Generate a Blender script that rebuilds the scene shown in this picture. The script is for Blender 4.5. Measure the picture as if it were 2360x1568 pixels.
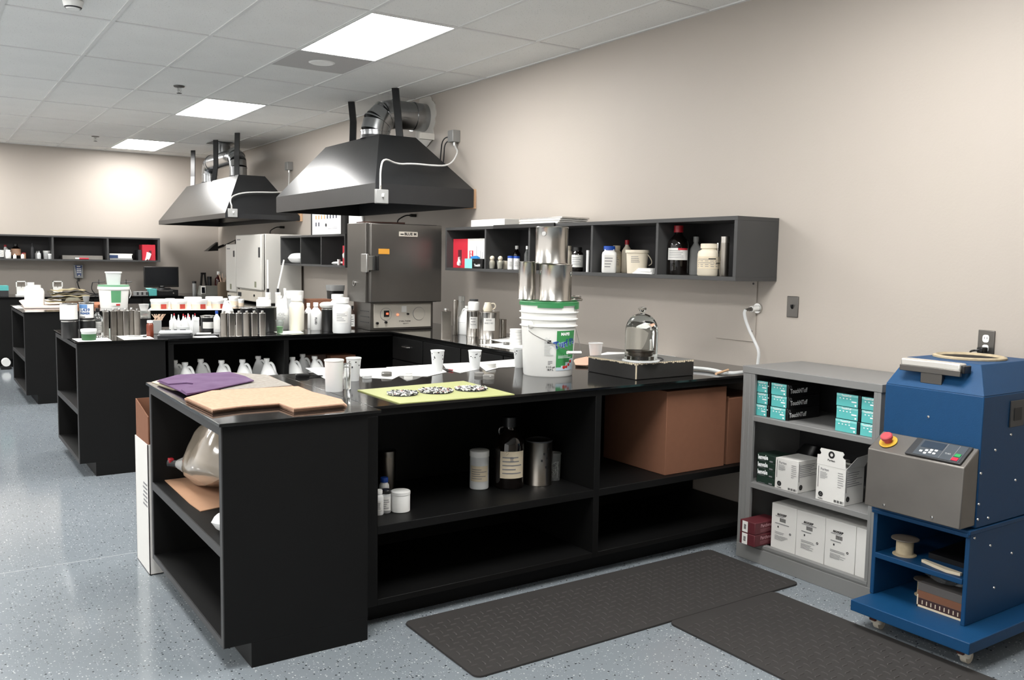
import bpy, math, random
from mathutils import Vector, Matrix
R = math.radians
PI = math.pi
random.seed(7)
for o in list(bpy.data.objects):
    bpy.data.objects.remove(o)
SC = bpy.context.scene
COL = SC.collection

# ------------------------------------------------------------------ camera
CX, CY, FPX = 1180.0, 784.0, 2042.7
YAW, PIT, ROL = 0.5935, 0.0900, 0.0168
EYE = Vector((0, 0, 1.5))
Fv = Vector((math.sin(YAW)*math.cos(PIT), math.cos(YAW)*math.cos(PIT), -math.sin(PIT)))
r0 = Vector((math.cos(YAW), -math.sin(YAW), 0))
u0 = r0.cross(Fv)
Rv = math.cos(ROL)*r0 + math.sin(ROL)*u0
Uv = -math.sin(ROL)*r0 + math.cos(ROL)*u0
cam_d = bpy.data.cameras.new('camera')
cam = bpy.data.objects.new('camera', cam_d)
COL.objects.link(cam)
M3 = Matrix(((Rv.x, Uv.x, -Fv.x), (Rv.y, Uv.y, -Fv.y), (Rv.z, Uv.z, -Fv.z)))
cam.matrix_world = Matrix.Translation(EYE) @ M3.to_4x4()
cam_d.sensor_width = 36
cam_d.lens = FPX/2360*36
cam_d.clip_start = 0.05
SC.camera = cam

# ------------------------------------------------------------------ world, exposure
w = bpy.data.worlds.new('world')
SC.world = w
w.use_nodes = True
w.node_tree.nodes['Background'].inputs[0].default_value = (1.0, 0.98, 0.95, 1)
w.node_tree.nodes['Background'].inputs[1].default_value = 0.95
SC.view_settings.view_transform = 'Standard'
SC.view_settings.look = 'None'
SC.view_settings.gamma = 1
SC.view_settings.use_curve_mapping = False
SC.view_settings.exposure = 0.62
PANEL_STRENGTH = 21.0      # the ceiling light panels

# room measures (metres)
WX, WY, ZC = 3.93, 14.0, 2.97
XL, YF = -3.2, -3.4
TOP = 0.915

def ray(px, py):
    return Rv*((px-CX)/FPX) - Uv*((py-CY)/FPX) + Fv
def at(px, py, z=None, x=None, y=None):
    """point of a known plane that a measured pixel shows"""
    d = ray(px, py)
    t = (z-EYE.z)/d.z if z is not None else (x/d.x if x is not None else y/d.y)
    return EYE + d*t
def mpp(p):                      # metres per pixel at a point
    return (Vector(p)-EYE).dot(Fv)/FPX

# ------------------------------------------------------------------ materials
def srgb(c):
    def f(v):
        v /= 255.0
        return v/12.92 if v <= 0.04045 else ((v+0.055)/1.055)**2.4
    return (f(c[0]), f(c[1]), f(c[2]), 1)
MC = {}
def mat(name, c=(200, 200, 200), rough=0.5, metal=0.0, spec=0.5, noise=0.0, nscale=20, bump=0.0, bscale=60,
        trans=0.0, alpha=1.0, coat=0.0, aniso=0.0, c2=None):
    if name in MC: return MC[name]
    m = bpy.data.materials.new(name); m.use_nodes = True
    nt = m.node_tree; b = nt.nodes['Principled BSDF']
    b.inputs['Base Color'].default_value = srgb(c)
    b.inputs['Roughness'].default_value = rough
    b.inputs['Metallic'].default_value = metal
    b.inputs['Specular IOR Level'].default_value = spec
    b.inputs['Transmission Weight'].default_value = trans
    b.inputs['Alpha'].default_value = alpha
    b.inputs['Coat Weight'].default_value = coat
    b.inputs['Anisotropic'].default_value = aniso
    tc = nt.nodes.new('ShaderNodeTexCoord')
    n = nt.nodes.new('ShaderNodeTexNoise')
    n.inputs['Scale'].default_value = nscale
    n.inputs['Detail'].default_value = 4
    nt.links.new(tc.outputs['Object'], n.inputs['Vector'])
    mx = nt.nodes.new('ShaderNodeMix'); mx.data_type = 'RGBA'
    A = srgb(c)
    if c2 is None:
        B = tuple(max(0, a*(1-noise)) for a in A[:3])+(1,)
        if noise == 0: B = tuple(a*0.97 for a in A[:3])+(1,)
    else: B = srgb(c2)
    mx.inputs[6].default_value = A; mx.inputs[7].default_value = B
    nt.links.new(n.outputs['Fac'], mx.inputs[0])
    nt.links.new(mx.outputs[2], b.inputs['Base Color'])
    if bump:
        n2 = nt.nodes.new('ShaderNodeTexNoise'); n2.inputs['Scale'].default_value = bscale; n2.inputs['Detail'].default_value = 3
        nt.links.new(tc.outputs['Object'], n2.inputs['Vector'])
        bp = nt.nodes.new('ShaderNodeBump'); bp.inputs['Strength'].default_value = bump; bp.inputs['Distance'].default_value = 0.004
        nt.links.new(n2.outputs['Fac'], bp.inputs['Height']); nt.links.new(bp.outputs[0], b.inputs['Normal'])
    MC[name] = m
    return m

def wall_mat(name, c):
    m = mat(name, c, rough=0.55, spec=0.35, noise=0.06, nscale=1.3, bump=0.12, bscale=90)
    return m
def floor_mat():
    m = bpy.data.materials.new('epoxy_flake_floor'); m.use_nodes = True
    nt = m.node_tree; b = nt.nodes['Principled BSDF']; L = nt.links
    tc = nt.nodes.new('ShaderNodeTexCoord')
    n = nt.nodes.new('ShaderNodeTexNoise'); n.inputs['Scale'].default_value = 1.1; n.inputs['Detail'].default_value = 3
    L.new(tc.outputs['Object'], n.inputs['Vector'])
    base = nt.nodes.new('ShaderNodeMix'); base.data_type = 'RGBA'
    base.inputs[6].default_value = srgb((138, 145, 151)); base.inputs[7].default_value = srgb((122, 130, 136))
    L.new(n.outputs['Fac'], base.inputs[0])
    prev = base.outputs[2]
    for i, (sc, th, col, off) in enumerate([(75, 0.07, (206, 209, 210), 0), (62, 0.075, (48, 52, 58), 7.3), (120, 0.10, (182, 188, 192), 3.1)]):
        mp = nt.nodes.new('ShaderNodeMapping'); mp.inputs['Location'].default_value = (off, off*1.7, 0)
        L.new(tc.outputs['Object'], mp.inputs['Vector'])
        v = nt.nodes.new('ShaderNodeTexVoronoi'); v.voronoi_dimensions = '2D'; v.inputs['Scale'].default_value = sc
        v.distance = 'MINKOWSKI'; v.inputs['Exponent'].default_value = 1.0
        L.new(mp.outputs[0], v.inputs['Vector'])
        # only some cells carry a flake
        sep = nt.nodes.new('ShaderNodeSeparateColor'); L.new(v.outputs['Color'], sep.inputs[0])
        pick = nt.nodes.new('ShaderNodeMath'); pick.operation = 'GREATER_THAN'; pick.inputs[1].default_value = 0.86
        L.new(sep.outputs[0], pick.inputs[0])
        sz = nt.nodes.new('ShaderNodeMath'); sz.operation = 'MULTIPLY_ADD'; sz.inputs[1].default_value = 0.25; sz.inputs[2].default_value = th
        L.new(sep.outputs[1], sz.inputs[0])
        lt = nt.nodes.new('ShaderNodeMath'); lt.operation = 'LESS_THAN'
        L.new(v.outputs['Distance'], lt.inputs[0]); L.new(sz.outputs[0], lt.inputs[1])
        ml = nt.nodes.new('ShaderNodeMath'); ml.operation = 'MULTIPLY'; L.new(lt.outputs[0], ml.inputs[0]); L.new(pick.outputs[0], ml.inputs[1])
        mx = nt.nodes.new('ShaderNodeMix'); mx.data_type = 'RGBA'
        L.new(ml.outputs[0], mx.inputs[0]); L.new(prev, mx.inputs[6]); mx.inputs[7].default_value = srgb(col)
        prev = mx.outputs[2]
    L.new(prev, b.inputs['Base Color'])
    b.inputs['Roughness'].default_value = 0.10
    b.inputs['Specular IOR Level'].default_value = 0.55
    n2 = nt.nodes.new('ShaderNodeTexNoise'); n2.inputs['Scale'].default_value = 40
    L.new(tc.outputs['Object'], n2.inputs['Vector'])
    bp = nt.nodes.new('ShaderNodeBump'); bp.inputs['Strength'].default_value = 0.10; bp.inputs['Distance'].default_value = 0.003
    L.new(n2.outputs['Fac'], bp.inputs['Height']); L.new(bp.outputs[0], b.inputs['Normal'])
    return m
def emis(name, c, s):
    m = bpy.data.materials.new(name); m.use_nodes = True
    nt = m.node_tree; nt.nodes.remove(nt.nodes['Principled BSDF'])
    e = nt.nodes.new('ShaderNodeEmission'); e.inputs[0].default_value = c; e.inputs[1].default_value = s
    nt.links.new(e.outputs[0], nt.nodes['Material Output'].inputs[0])
    return m
def tile_mat():
    m = mat('ceiling_tile_board', (238, 238, 235), rough=0.9, spec=0.1, noise=0.10, nscale=3, bump=0.35, bscale=160)
    nt = m.node_tree; b = nt.nodes['Principled BSDF']
    src = b.inputs['Base Color'].links[0].from_socket
    tc = nt.nodes.new('ShaderNodeTexCoord')
    v = nt.nodes.new('ShaderNodeTexNoise'); v.inputs['Scale'].default_value = 95; v.inputs['Detail'].default_value = 1
    nt.links.new(tc.outputs['Object'], v.inputs['Vector'])
    rp = nt.nodes.new('ShaderNodeMapRange'); rp.inputs[1].default_value = 0.68; rp.inputs[2].default_value = 0.72; rp.inputs[4].default_value = 0.45
    nt.links.new(v.outputs['Fac'], rp.inputs[0])
    mx = nt.nodes.new('ShaderNodeMix'); mx.data_type = 'RGBA'
    nt.links.new(rp.outputs[0], mx.inputs[0]); nt.links.new(src, mx.inputs[6]); mx.inputs[7].default_value = srgb((120, 120, 116))
    nt.links.new(mx.outputs[2], b.inputs['Base Color'])
    return m

WALL = wall_mat('taupe_wall_paint', (179, 171, 162))
FLOOR = floor_mat()
TILE = tile_mat()
GRIDM = mat('ceiling_grid_metal', (222, 222, 220), rough=0.5)
LAMP = emis('light_panel', (1.0, 0.985, 0.96, 1), PANEL_STRENGTH)
BLK = mat('black_laminate', (15, 15, 15), rough=0.5, spec=0.22, noise=0.25, nscale=9)
EDGE = mat('charcoal_edge', (52, 52, 53), rough=0.5, spec=0.35, noise=0.15, nscale=12)
CTOP = mat('worktop_black', (20, 20, 20), rough=0.09, spec=0.62, noise=0.35, nscale=6, bump=0.02, bscale=25)
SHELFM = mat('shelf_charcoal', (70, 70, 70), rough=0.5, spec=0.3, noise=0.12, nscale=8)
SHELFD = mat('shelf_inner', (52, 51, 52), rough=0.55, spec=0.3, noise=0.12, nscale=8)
HOOD = mat('hood_black_paint', (29, 30, 32), rough=0.30, spec=0.5, noise=0.35, nscale=4, bump=0.10, bscale=12)
HOODB = mat('hood_band_paint', (38, 39, 41), rough=0.36, spec=0.45, noise=0.25, nscale=6, bump=0.06, bscale=30)
GALV = mat('galvanised_duct', (176, 178, 180), rough=0.22, metal=1.0, noise=0.3, nscale=7, bump=0.12, bscale=14)
STEEL = mat('tin_plate', (196, 192, 186), rough=0.24, metal=1.0, noise=0.12, nscale=6)
STEELW = mat('worn_tin_plate', (170, 164, 156), rough=0.28, metal=1.0, noise=0.45, nscale=12)
BRUSH = mat('brushed_stainless', (118, 115, 111), rough=0.33, metal=0.85, noise=0.25, nscale=3, aniso=0.5)
BRUSHD = mat('worn_stainless_panel', (128, 124, 119), rough=0.42, metal=0.6, noise=0.35, nscale=5)
PANELB = mat('oven_panel_beige', (196, 190, 178), rough=0.5)
WHITE = mat('white_plastic', (244, 244, 241), rough=0.38, noise=0.03)
HDPE = mat('milky_plastic', (240, 241, 240), rough=0.42, noise=0.05, nscale=9)
CREAM = mat('cream_plastic', (228, 218, 198), rough=0.45, noise=0.12, nscale=9)
PAPER = mat('white_paper', (242, 242, 240), rough=0.8, spec=0.2)
CLEARP = mat('clear_plastic', (235, 238, 236), rough=0.12, trans=0.92, spec=0.5)
FROST = mat('frosted_plastic', (236, 238, 238), rough=0.4, trans=0.25, spec=0.5)
GLASS = mat('clear_glass', (250, 252, 250), rough=0.0, trans=1.0, spec=0.5); GLASS.node_tree.nodes['Principled BSDF'].inputs['IOR'].default_value = 1.22
BLACKP = mat('black_plastic', (18, 18, 19), rough=0.35)
DARKP = mat('dark_grey_plastic', (48, 49, 51), rough=0.45)
GREYP = mat('grey_plastic', (150, 151, 150), rough=0.45)
BROWNG = mat('brown_glass', (16, 11, 9), rough=0.06, spec=0.7)
RED = mat('red_card', (196, 38, 56), rough=0.6)
REDP = mat('red_plastic', (150, 22, 34), rough=0.4)
REDT = mat('red_brick_label', (172, 56, 44), rough=0.6)
BLUEP = mat('blue_plastic', (20, 72, 165), rough=0.35)
GREENP = mat('green_plastic', (58, 138, 84), rough=0.4, noise=0.15, nscale=12)
GREENL = mat('green_label', (62, 146, 84), rough=0.5)
TEAL = mat('teal_card', (92, 186, 184), rough=0.5, noise=0.08)
TEALD = mat('teal_card_light', (140, 214, 210), rough=0.5)
INK = mat('black_ink', (25, 25, 27), rough=0.6)
INKG = mat('grey_ink', (125, 125, 128), rough=0.6)
INKW = mat('white_ink', (240, 242, 242), rough=0.6)
CARD = mat('cardboard', (132, 92, 72), rough=0.85, spec=0.15, noise=0.12, nscale=30, bump=0.05)
CARDL = mat('light_cardboard', (188, 148, 120), rough=0.85, spec=0.15, noise=0.1, nscale=22)
CARDW = mat('white_cardboard', (218, 217, 213), rough=0.75, noise=0.03)
PURP = mat('purple_felt', (78, 44, 86), rough=0.8, spec=0.2, nscale=9, c2=(124, 100, 132))
TAN = mat('tan_felt', (192, 150, 126), rough=0.92, spec=0.1, c2=(212, 178, 154), nscale=70, bump=0.1, bscale=200)
GREYF = mat('grey_backing', (132, 126, 118), rough=0.9, spec=0.1, nscale=60, c2=(186, 180, 172))
GREYB = mat('bookcase_grey', (128, 128, 127), rough=0.45, spec=0.4, noise=0.06, nscale=5)
RUBBER = mat('rubber_mat', (60, 58, 57), rough=0.75, spec=0.25, noise=0.25, nscale=9)
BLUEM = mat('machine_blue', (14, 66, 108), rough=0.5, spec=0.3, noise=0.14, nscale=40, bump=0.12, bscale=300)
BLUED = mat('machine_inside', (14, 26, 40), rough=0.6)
YLIME = mat('lime_sheet', (170, 174, 112), rough=0.55, noise=0.06, nscale=8)
WOOD = mat('pale_wood', (214, 176, 140), rough=0.7, noise=0.15, nscale=20)
ALU = mat('aluminium', (205, 205, 203), rough=0.25, metal=1.0)
CONDM = mat('grey_conduit', (198, 198, 196), rough=0.35, spec=0.5)
BOXG = mat('grey_box_metal', (150, 150, 148), rough=0.4, metal=0.4)
BEIGEM = mat('incubator_shell', (206, 204, 198), rough=0.4, noise=0.03)
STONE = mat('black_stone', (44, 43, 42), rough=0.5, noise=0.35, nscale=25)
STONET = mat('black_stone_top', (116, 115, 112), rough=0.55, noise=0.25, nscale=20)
BRONZE = mat('dark_bronze', (70, 62, 54), rough=0.35, metal=0.8)
LABW = mat('label_white', (232, 231, 227), rough=0.7)
LABC = mat('label_cream', (222, 208, 182), rough=0.75, noise=0.15, nscale=25)
BAGM = mat('liquid_bag', (176, 164, 148), rough=0.14, spec=0.6, noise=0.18, nscale=7, coat=0.6, c2=(148, 136, 120))
BAGC = mat('clear_bag', (210, 210, 208), rough=0.15, trans=0.6)
GRASS = mat('khaki_turf_back', (168, 156, 122), rough=0.9, noise=0.3, nscale=30)
TURFD = mat('turf_dark', (84, 78, 58), rough=0.95, noise=0.4, nscale=50)
ORANGE = mat('terracotta_sheet', (196, 132, 98), rough=0.9, noise=0.15, nscale=20)
MAROON = mat('maroon_card', (92, 34, 42), rough=0.55, noise=0.1)
DGREEN = mat('dark_green_card', (26, 48, 38), rough=0.5, noise=0.15)
AMBER = mat('amber_liquid', (120, 56, 38), rough=0.2, spec=0.6)
SHEETG = mat('pink_white_sheet', (238, 220, 210), rough=0.9)
PINKP = mat('peach_fluid', (222, 190, 166), rough=0.4)
SCREEN = mat('dark_screen', (14, 17, 22), rough=0.25)
YELL = mat('yellow_plastic', (214, 168, 60), rough=0.4)
PUTTY = mat('putty_white', (200, 197, 190), rough=0.7)
CORK = mat('foam_offwhite', (196, 180, 150), rough=0.95, noise=0.45, nscale=35, bump=0.3)

# ------------------------------------------------------------------ mesh builder
class G:
    def __init__(s): s.v = []; s.f = []
    def hexa(s, p):                       # 8 points: bottom ring 0-3, top ring 4-7
        n = len(s.v); s.v += [tuple(q) for q in p]
        for a in ((3, 2, 1, 0), (4, 5, 6, 7), (0, 1, 5, 4), (1, 2, 6, 5), (2, 3, 7, 6), (3, 0, 4, 7)):
            s.f.append(tuple(n+i for i in a))
        return s
    def box(s, x0, x1, y0, y1, z0, z1):
        return s.hexa([(x0, y0, z0), (x1, y0, z0), (x1, y1, z0), (x0, y1, z0), (x0, y0, z1), (x1, y0, z1), (x1, y1, z1), (x0, y1, z1)])
    def lathe(s, prof, n=24, c=(0, 0), closed=False):
        rings = []
        for (r, z) in prof:
            if r < 1e-6:
                s.v.append((c[0], c[1], z)); rings.append([len(s.v)-1])
            else:
                b = len(s.v)
                for i in range(n):
                    a = 2*PI*i/n
                    s.v.append((c[0]+r*math.cos(a), c[1]+r*math.sin(a), z))
                rings.append(list(range(b, b+n)))
        pr = list(zip(rings[:-1], rings[1:]))
        if closed: pr.append((rings[-1], rings[0]))
        for A, B in pr:
            for i in range(n):
                j = (i+1) % n
                if len(A) == 1 and len(B) == 1: continue
                if len(A) == 1: s.f.append((A[0], B[j], B[i])[::-1] if False else (A[0], B[i], B[j]))
                elif len(B) == 1: s.f.append((A[i], A[j], B[0]))
                else: s.f.append((A[i], A[j], B[j], B[i]))
        if not closed:
            if len(rings[0]) > 1: s.f.append(tuple(rings[0][::-1]))
            if len(rings[-1]) > 1: s.f.append(tuple(rings[-1]))
        return s
    def cyl(s, r, z0, z1, n=20, c=(0, 0), r2=None):
        return s.lathe([(r, z0), (r if r2 is None else r2, z1)], n, c)
    def tube(s, pts, r, n=8, caps=True):
        pts = [Vector(p) for p in pts]; m = len(pts); rings = []
        up = Vector((0, 0, 1)); pn = None
        for i, p in enumerate(pts):
            t = (pts[min(i+1, m-1)]-pts[max(i-1, 0)]).normalized()
            if pn is None:
                a = t.orthogonal().normalized()
            else:
                a = (pn - t*pn.dot(t))
                a = a.normalized() if a.length > 1e-6 else t.orthogonal().normalized()
            pn = a; b = t.cross(a); rr = r[i] if isinstance(r, (list, tuple)) else r
            k = len(s.v)
            for j in range(n):
                q = 2*PI*j/n
                s.v.append(tuple(p + a*(rr*math.cos(q)) + b*(rr*math.sin(q))))
            rings.append(list(range(k, k+n)))
        for A, B in zip(rings[:-1], rings[1:]):
            for j in range(n): s.f.append((A[j], A[(j+1) % n], B[(j+1) % n], B[j]))
        if caps: s.f.append(tuple(rings[0][::-1])); s.f.append(tuple(rings[-1]))
        return s
    def strip(s, pts, wv, t):             # flat bar along pts, half-width vector wv, half-thickness vector t
        wv = Vector(wv); t = Vector(t); rings = []
        for p in pts:
            p = Vector(p); k = len(s.v)
            s.v += [tuple(p-wv-t), tuple(p+wv-t), tuple(p+wv+t), tuple(p-wv+t)]
            rings.append([k, k+1, k+2, k+3])
        for A, B in zip(rings[:-1], rings[1:]):
            for j in range(4): s.f.append((A[j], A[(j+1) % 4], B[(j+1) % 4], B[j]))
        s.f.append(tuple(rings[0][::-1])); s.f.append(tuple(rings[-1]))
        return s
    def loft(s, secs, n=24):              # (z, rx, ry, cx, cy, power)
        rings = []
        for (z, rx, ry, cx, cy, pw) in secs:
            k = len(s.v)
            for i in range(n):
                a = 2*PI*(i+0.5)/n; ca, sa = math.cos(a), math.sin(a)
                s.v.append((cx+rx*math.copysign(abs(ca)**(2/pw), ca), cy+ry*math.copysign(abs(sa)**(2/pw), sa), z))
            rings.append(list(range(k, k+n)))
        for A, B in zip(rings[:-1], rings[1:]):
            for j in range(n): s.f.append((A[j], A[(j+1) % n], B[(j+1) % n], B[j]))
        s.f.append(tuple(rings[0][::-1])); s.f.append(tuple(rings[-1]))
        return s
    def prism(s, poly, z0, z1, wob=0.0):
        k = len(s.v); n = len(poly)
        zo = [random.uniform(-wob, wob) if wob else 0 for _ in poly]
        s.v += [(p[0], p[1], z0) for p in poly] + [(p[0], p[1], z1+zo[i]) for i, p in enumerate(poly)]
        s.f.append(tuple(range(k+n-1, k-1, -1))); s.f.append(tuple(range(k+n, k+2*n)))
        for i in range(n): s.f.append((k+i, k+(i+1) % n, k+n+(i+1) % n, k+n+i))
        return s
    def patch(s, r, z0, z1, a0, a1, n=10, th=0.0008, rt=None):   # label wrapped round a cylinder (angles, degrees; -90 faces -Y)
        k = len(s.v); rt = rt or r
        for i in range(n+1):
            a = R(a0+(a1-a0)*i/n)
            for (rr, z) in ((r, z0), (r+th, z0), (rt+th, z1), (rt, z1)):
                s.v.append((rr*math.cos(a), rr*math.sin(a), z))
        for i in range(n):
            for j in range(4):
                A = k+4*i+j; B = k+4*i+(j+1) % 4
                s.f.append((A, A+4, B+4, B))
        s.f.append((k, k+1, k+2, k+3)); e = k+4*n; s.f.append((e+3, e+2, e+1, e))
        return s
    def sphere(s, r, c, n=12, m=8, sq=(1, 1, 1)):
        k = len(s.v)
        prof = []
        for i in range(m+1):
            a = -PI/2+PI*i/m
            prof.append((max(0, r*math.cos(a)) if 0 < i < m else 0, r*math.sin(a)))
        s.lathe(prof, n)
        for i in range(k, len(s.v)):
            x, y, z = s.v[i]; s.v[i] = (x*sq[0]+c[0], y*sq[1]+c[1], z*sq[2]+c[2])
        return s
    def xf(s, M, k=0):
        for i in range(k, len(s.v)): s.v[i] = tuple(M @ Vector(s.v[i]))
        return s
    def add(s, verts, faces):
        k = len(s.v); s.v += [tuple(v) for v in verts]; s.f += [tuple(k+i for i in f) for f in faces]
        return s

def smooth(pts, it=2):
    pts = [Vector(q) for q in pts]
    for _ in range(it):
        o = [pts[0]]
        for a, b in zip(pts[:-1], pts[1:]): o += [a.lerp(b, .25), a.lerp(b, .75)]
        o.append(pts[-1]); pts = o
    return pts
def origin_of(o):
    v = Vector((0, 0, 0))
    while o is not None: v += o.location; o = o.parent
    return v
def ob(name, g, m, parent=None, world=False, bev=0, kind=None, label=None, flat=False, loc=None):
    """one mesh object; world=True: g holds world coordinates"""
    me = bpy.data.meshes.new(name)
    vs = g.v
    o = bpy.data.objects.new(name, me)
    if world:
        if parent is not None: off = origin_of(parent)
        else:
            xs = [v[0] for v in vs]; ys = [v[1] for v in vs]; zs = [v[2] for v in vs]
            off = Vector(((min(xs)+max(xs))/2, (min(ys)+max(ys))/2, min(zs))); o.location = off
        vs = [(v[0]-off.x, v[1]-off.y, v[2]-off.z) for v in vs]
    if loc is not None: o.location = loc
    me.from_pydata(vs, [], g.f); me.update()
    me.materials.append(m)
    if not flat:
        me.polygons.foreach_set('use_smooth', [True]*len(me.polygons))
        me.set_sharp_from_angle(angle=R(38))
    COL.objects.link(o)
    if parent is not None: o.parent = parent
    if bev:
        b = o.modifiers.new('bevel', 'BEVEL'); b.width = bev; b.segments = 2; b.limit_method = 'ANGLE'; b.harden_normals = False
    if kind: o['kind'] = kind
    if label: o['label'] = label
    return o
def tag(o, label, cat, group=None):
    o['label'] = label; o['category'] = cat
    if group: o['group'] = group
    return o
def thing(name, label, cat, loc=(0, 0, 0), rotz=0, group=None):
    o = bpy.data.objects.new(name, None); o.empty_display_size = 0.1
    COL.objects.link(o); o.location = loc; o.rotation_euler = (0, 0, rotz)
    return tag(o, label, cat, group)
def dup(root, loc=None, rotz=None, label=None, group=None):
    c = root.copy(); COL.objects.link(c)
    if loc is not None: c.location = loc
    if rotz is not None: c.rotation_euler = (0, 0, rotz)
    if label: c['label'] = label
    if group: c['group'] = group
    for ch in list(root.children):
        d = ch.copy(); COL.objects.link(d); d.parent = c
        for g in list(ch.children):
            e = g.copy(); COL.objects.link(e); e.parent = d
    return c
def struct(name, g, m, parent=None, **k):
    o = ob(name, g, m, parent, world=True, flat=True, **k)
    if parent is None: o['kind'] = 'structure'
    return o

TXT = {}
def text_geo(s, size, bold=0.0, flat=True, cond=1.0):
    """lettering as triangles in the XZ plane, centred, facing -Y"""
    key = (s, bold)
    if key not in TXT:
        c = bpy.data.curves.new('t', 'FONT'); c.body = s; c.size = 1; c.offset = bold; c.align_x = 'CENTER'; c.align_y = 'CENTER'; c.resolution_u = 2
        t = bpy.data.objects.new('t', c); COL.objects.link(t)
        dg = bpy.context.evaluated_depsgraph_get()
        me = bpy.data.meshes.new_from_object(t.evaluated_get(dg))
        TXT[key] = ([tuple(v.co) for v in me.vertices], [tuple(p.vertices) for p in me.polygons])
        bpy.data.objects.remove(t); bpy.data.curves.remove(c); bpy.data.meshes.remove(me)
    vs, fs = TXT[key]
    return [(x*size*cond, 0, y*size) for (x, y, z) in vs], fs
def put_text(name, s, size, m, parent, c, rot=0.0, bold=0.0, cond=1.0, slant=0.0, tilt=0.0):
    """c: centre, rot: turn about Z (0 reads from -Y), tilt: roll in its own plane"""
    vs, fs = text_geo(s, size, bold, cond=cond)
    g = G(); M = Matrix.Translation(Vector(c)) @ Matrix.Rotation(rot, 4, 'Z') @ Matrix.Rotation(tilt, 4, 'Y')
    vs = [(x+slant*z, y, z) for x, y, z in vs]
    g.add([M @ Vector(v) for v in vs], fs)
    return ob(name, g, m, parent, flat=True)
def wrap_text(name, s, size, m, parent, r, z, ang=-90.0, bold=0.0, cond=1.0, tilt=0.0, slope=0.0):
    vs, fs = text_geo(s, size, bold, cond=cond)
    g = G(); out = []
    for (x, y, zz) in vs:
        xx = x*math.cos(tilt)-zz*math.sin(tilt); z2 = x*math.sin(tilt)+zz*math.cos(tilt)
        rr = r + 0.0014 + slope*z2
        a = R(ang)+xx/r
        out.append((rr*math.cos(a), rr*math.sin(a), z+z2))
    g.add(out, fs)
    return ob(name, g, m, parent, flat=True)
def lines_geo(x0, x1, z0, z1, n, frac=0.35, seed=1, y=0.0, th=0.0006):
    rnd = random.Random(seed); g = G(); h = (z1-z0)/n
    for i in range(n):
        z = z1-(i+0.5)*h; e = x0+(x1-x0)*rnd.uniform(0.55, 1.0)
        g.box(x0, e, y-th, y, z-h*frac/2, z+h*frac/2)
    return g
def wrap_lines(r, z0, z1, a0, a1, n, frac=0.3, seed=1, rt=None):
    rnd = random.Random(seed); g = G(); h = (z1-z0)/n
    for i in range(n):
        z = z1-(i+0.5)*h; e = a0+(a1-a0)*rnd.uniform(0.5, 1)
        g.patch(r+0.0007, z-h*frac/2, z+h*frac/2, a0, e, 4, 0.0006)
    return g

def place(px, py, w, h=None, z=TOP):
    """base centre, radius, height of a thing whose near base edge shows at (px,py) and is w px wide, h px tall"""
    p = at(px, py, z=z); k = mpp(p); r = w*k/2
    d = Vector((p.x, p.y, 0)).normalized()
    return p+d*r*0.9, r, (h or 0)*k*1.0
def face(p): return -math.atan2(p[0], p[1])     # local -Y looks at the photographer

# ================================================================== the room
struct('floor', G().box(XL-.1, WX+.1, YF-.1, WY+.1, -0.1, 0), FLOOR)
ob('control_joint', G().box(XL, 3.9, 4.655, 4.660, 0, .0006), mat('joint_grey', (168, 172, 175), rough=.3), bpy.data.objects['floor'], world=True, flat=True)
struct('wall_right', G().box(WX, WX+.12, YF, WY, 0, 3.3), WALL)
struct('wall_back', G().box(XL, WX, WY, WY+.12, 0, 3.3), WALL)
struct('wall_front_light_block', G().box(XL, WX, YF-.12, YF, 0, 3.3), WALL)  # unseen wall behind the camera, added to block fill light from there
# the hall goes on to the left
# boxed-out corner post where the two walls meet
# suspended ceiling: backing slab, grid and tiles
CEIL = struct('ceiling', G().box(XL, WX, YF, WY, ZC+.06, ZC+.12), TILE)
GX0, GY0 = 1.106, 6.242
gx = [GX0+.61*i for i in range(-11, 6)]; gx = [v for v in gx if XL < v < WX-.02]
gy = [GY0+1.22*j for j in range(-8, 8)]; gy = [v for v in gy if YF < v < WY-.02]
g = G()
for v in gx: g.box(v-.012, v+.012, YF, WY, ZC-.002, ZC+.03)
for v in gy: g.box(XL, WX, v-.012, v+.012, ZC-.0015, ZC+.0295)
g.box(WX-.022, WX, YF, WY, ZC-.003, ZC+.02); g.box(XL, WX, WY-.022, WY, ZC-.003, ZC+.02)
ob('ceiling_grid', g, GRIDM, CEIL, world=True, flat=True)
LIGHTC = {(i, j) for i in (2, -2, -6, -10) for j in (-4, -1, 2, 5)}
xe = [XL]+gx+[WX]; ye = [YF]+gy+[WY]
tiles = {}
for a in range(len(xe)-1):
    for b in range(len(ye)-1):
        x0, x1, y0, y1 = xe[a], xe[a+1], ye[b], ye[b+1]
        i = round((x0-GX0)/.61) if a > 0 else round((x1-GX0)/.61)-1
        j = round((y0-GY0)/1.22) if b > 0 else round((y1-GY0)/1.22)-1
        if (i, j) in LIGHTC and a > 0 and b > 0: continue
        if (i, j) == (2, 0): y0 += .61
        if (i, j) == (3, 4): pass
        wx, wy = x1-x0-.022, y1-y0-.022
        key = (round(wx, 3), round(wy, 3))
        dz = random.uniform(-.0008, .0008)
        if key not in tiles:
            t = ob('ceiling_tile', G().box(-wx/2, wx/2, -wy/2, wy/2, 0, .016), TILE, CEIL, flat=True)
            tiles[key] = t
        else:
            t = tiles[key].copy(); COL.objects.link(t)
        t.location = Vector(((x0+x1)/2, (y0+y1)/2, ZC+.004+dz)) - CEIL.location
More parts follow.
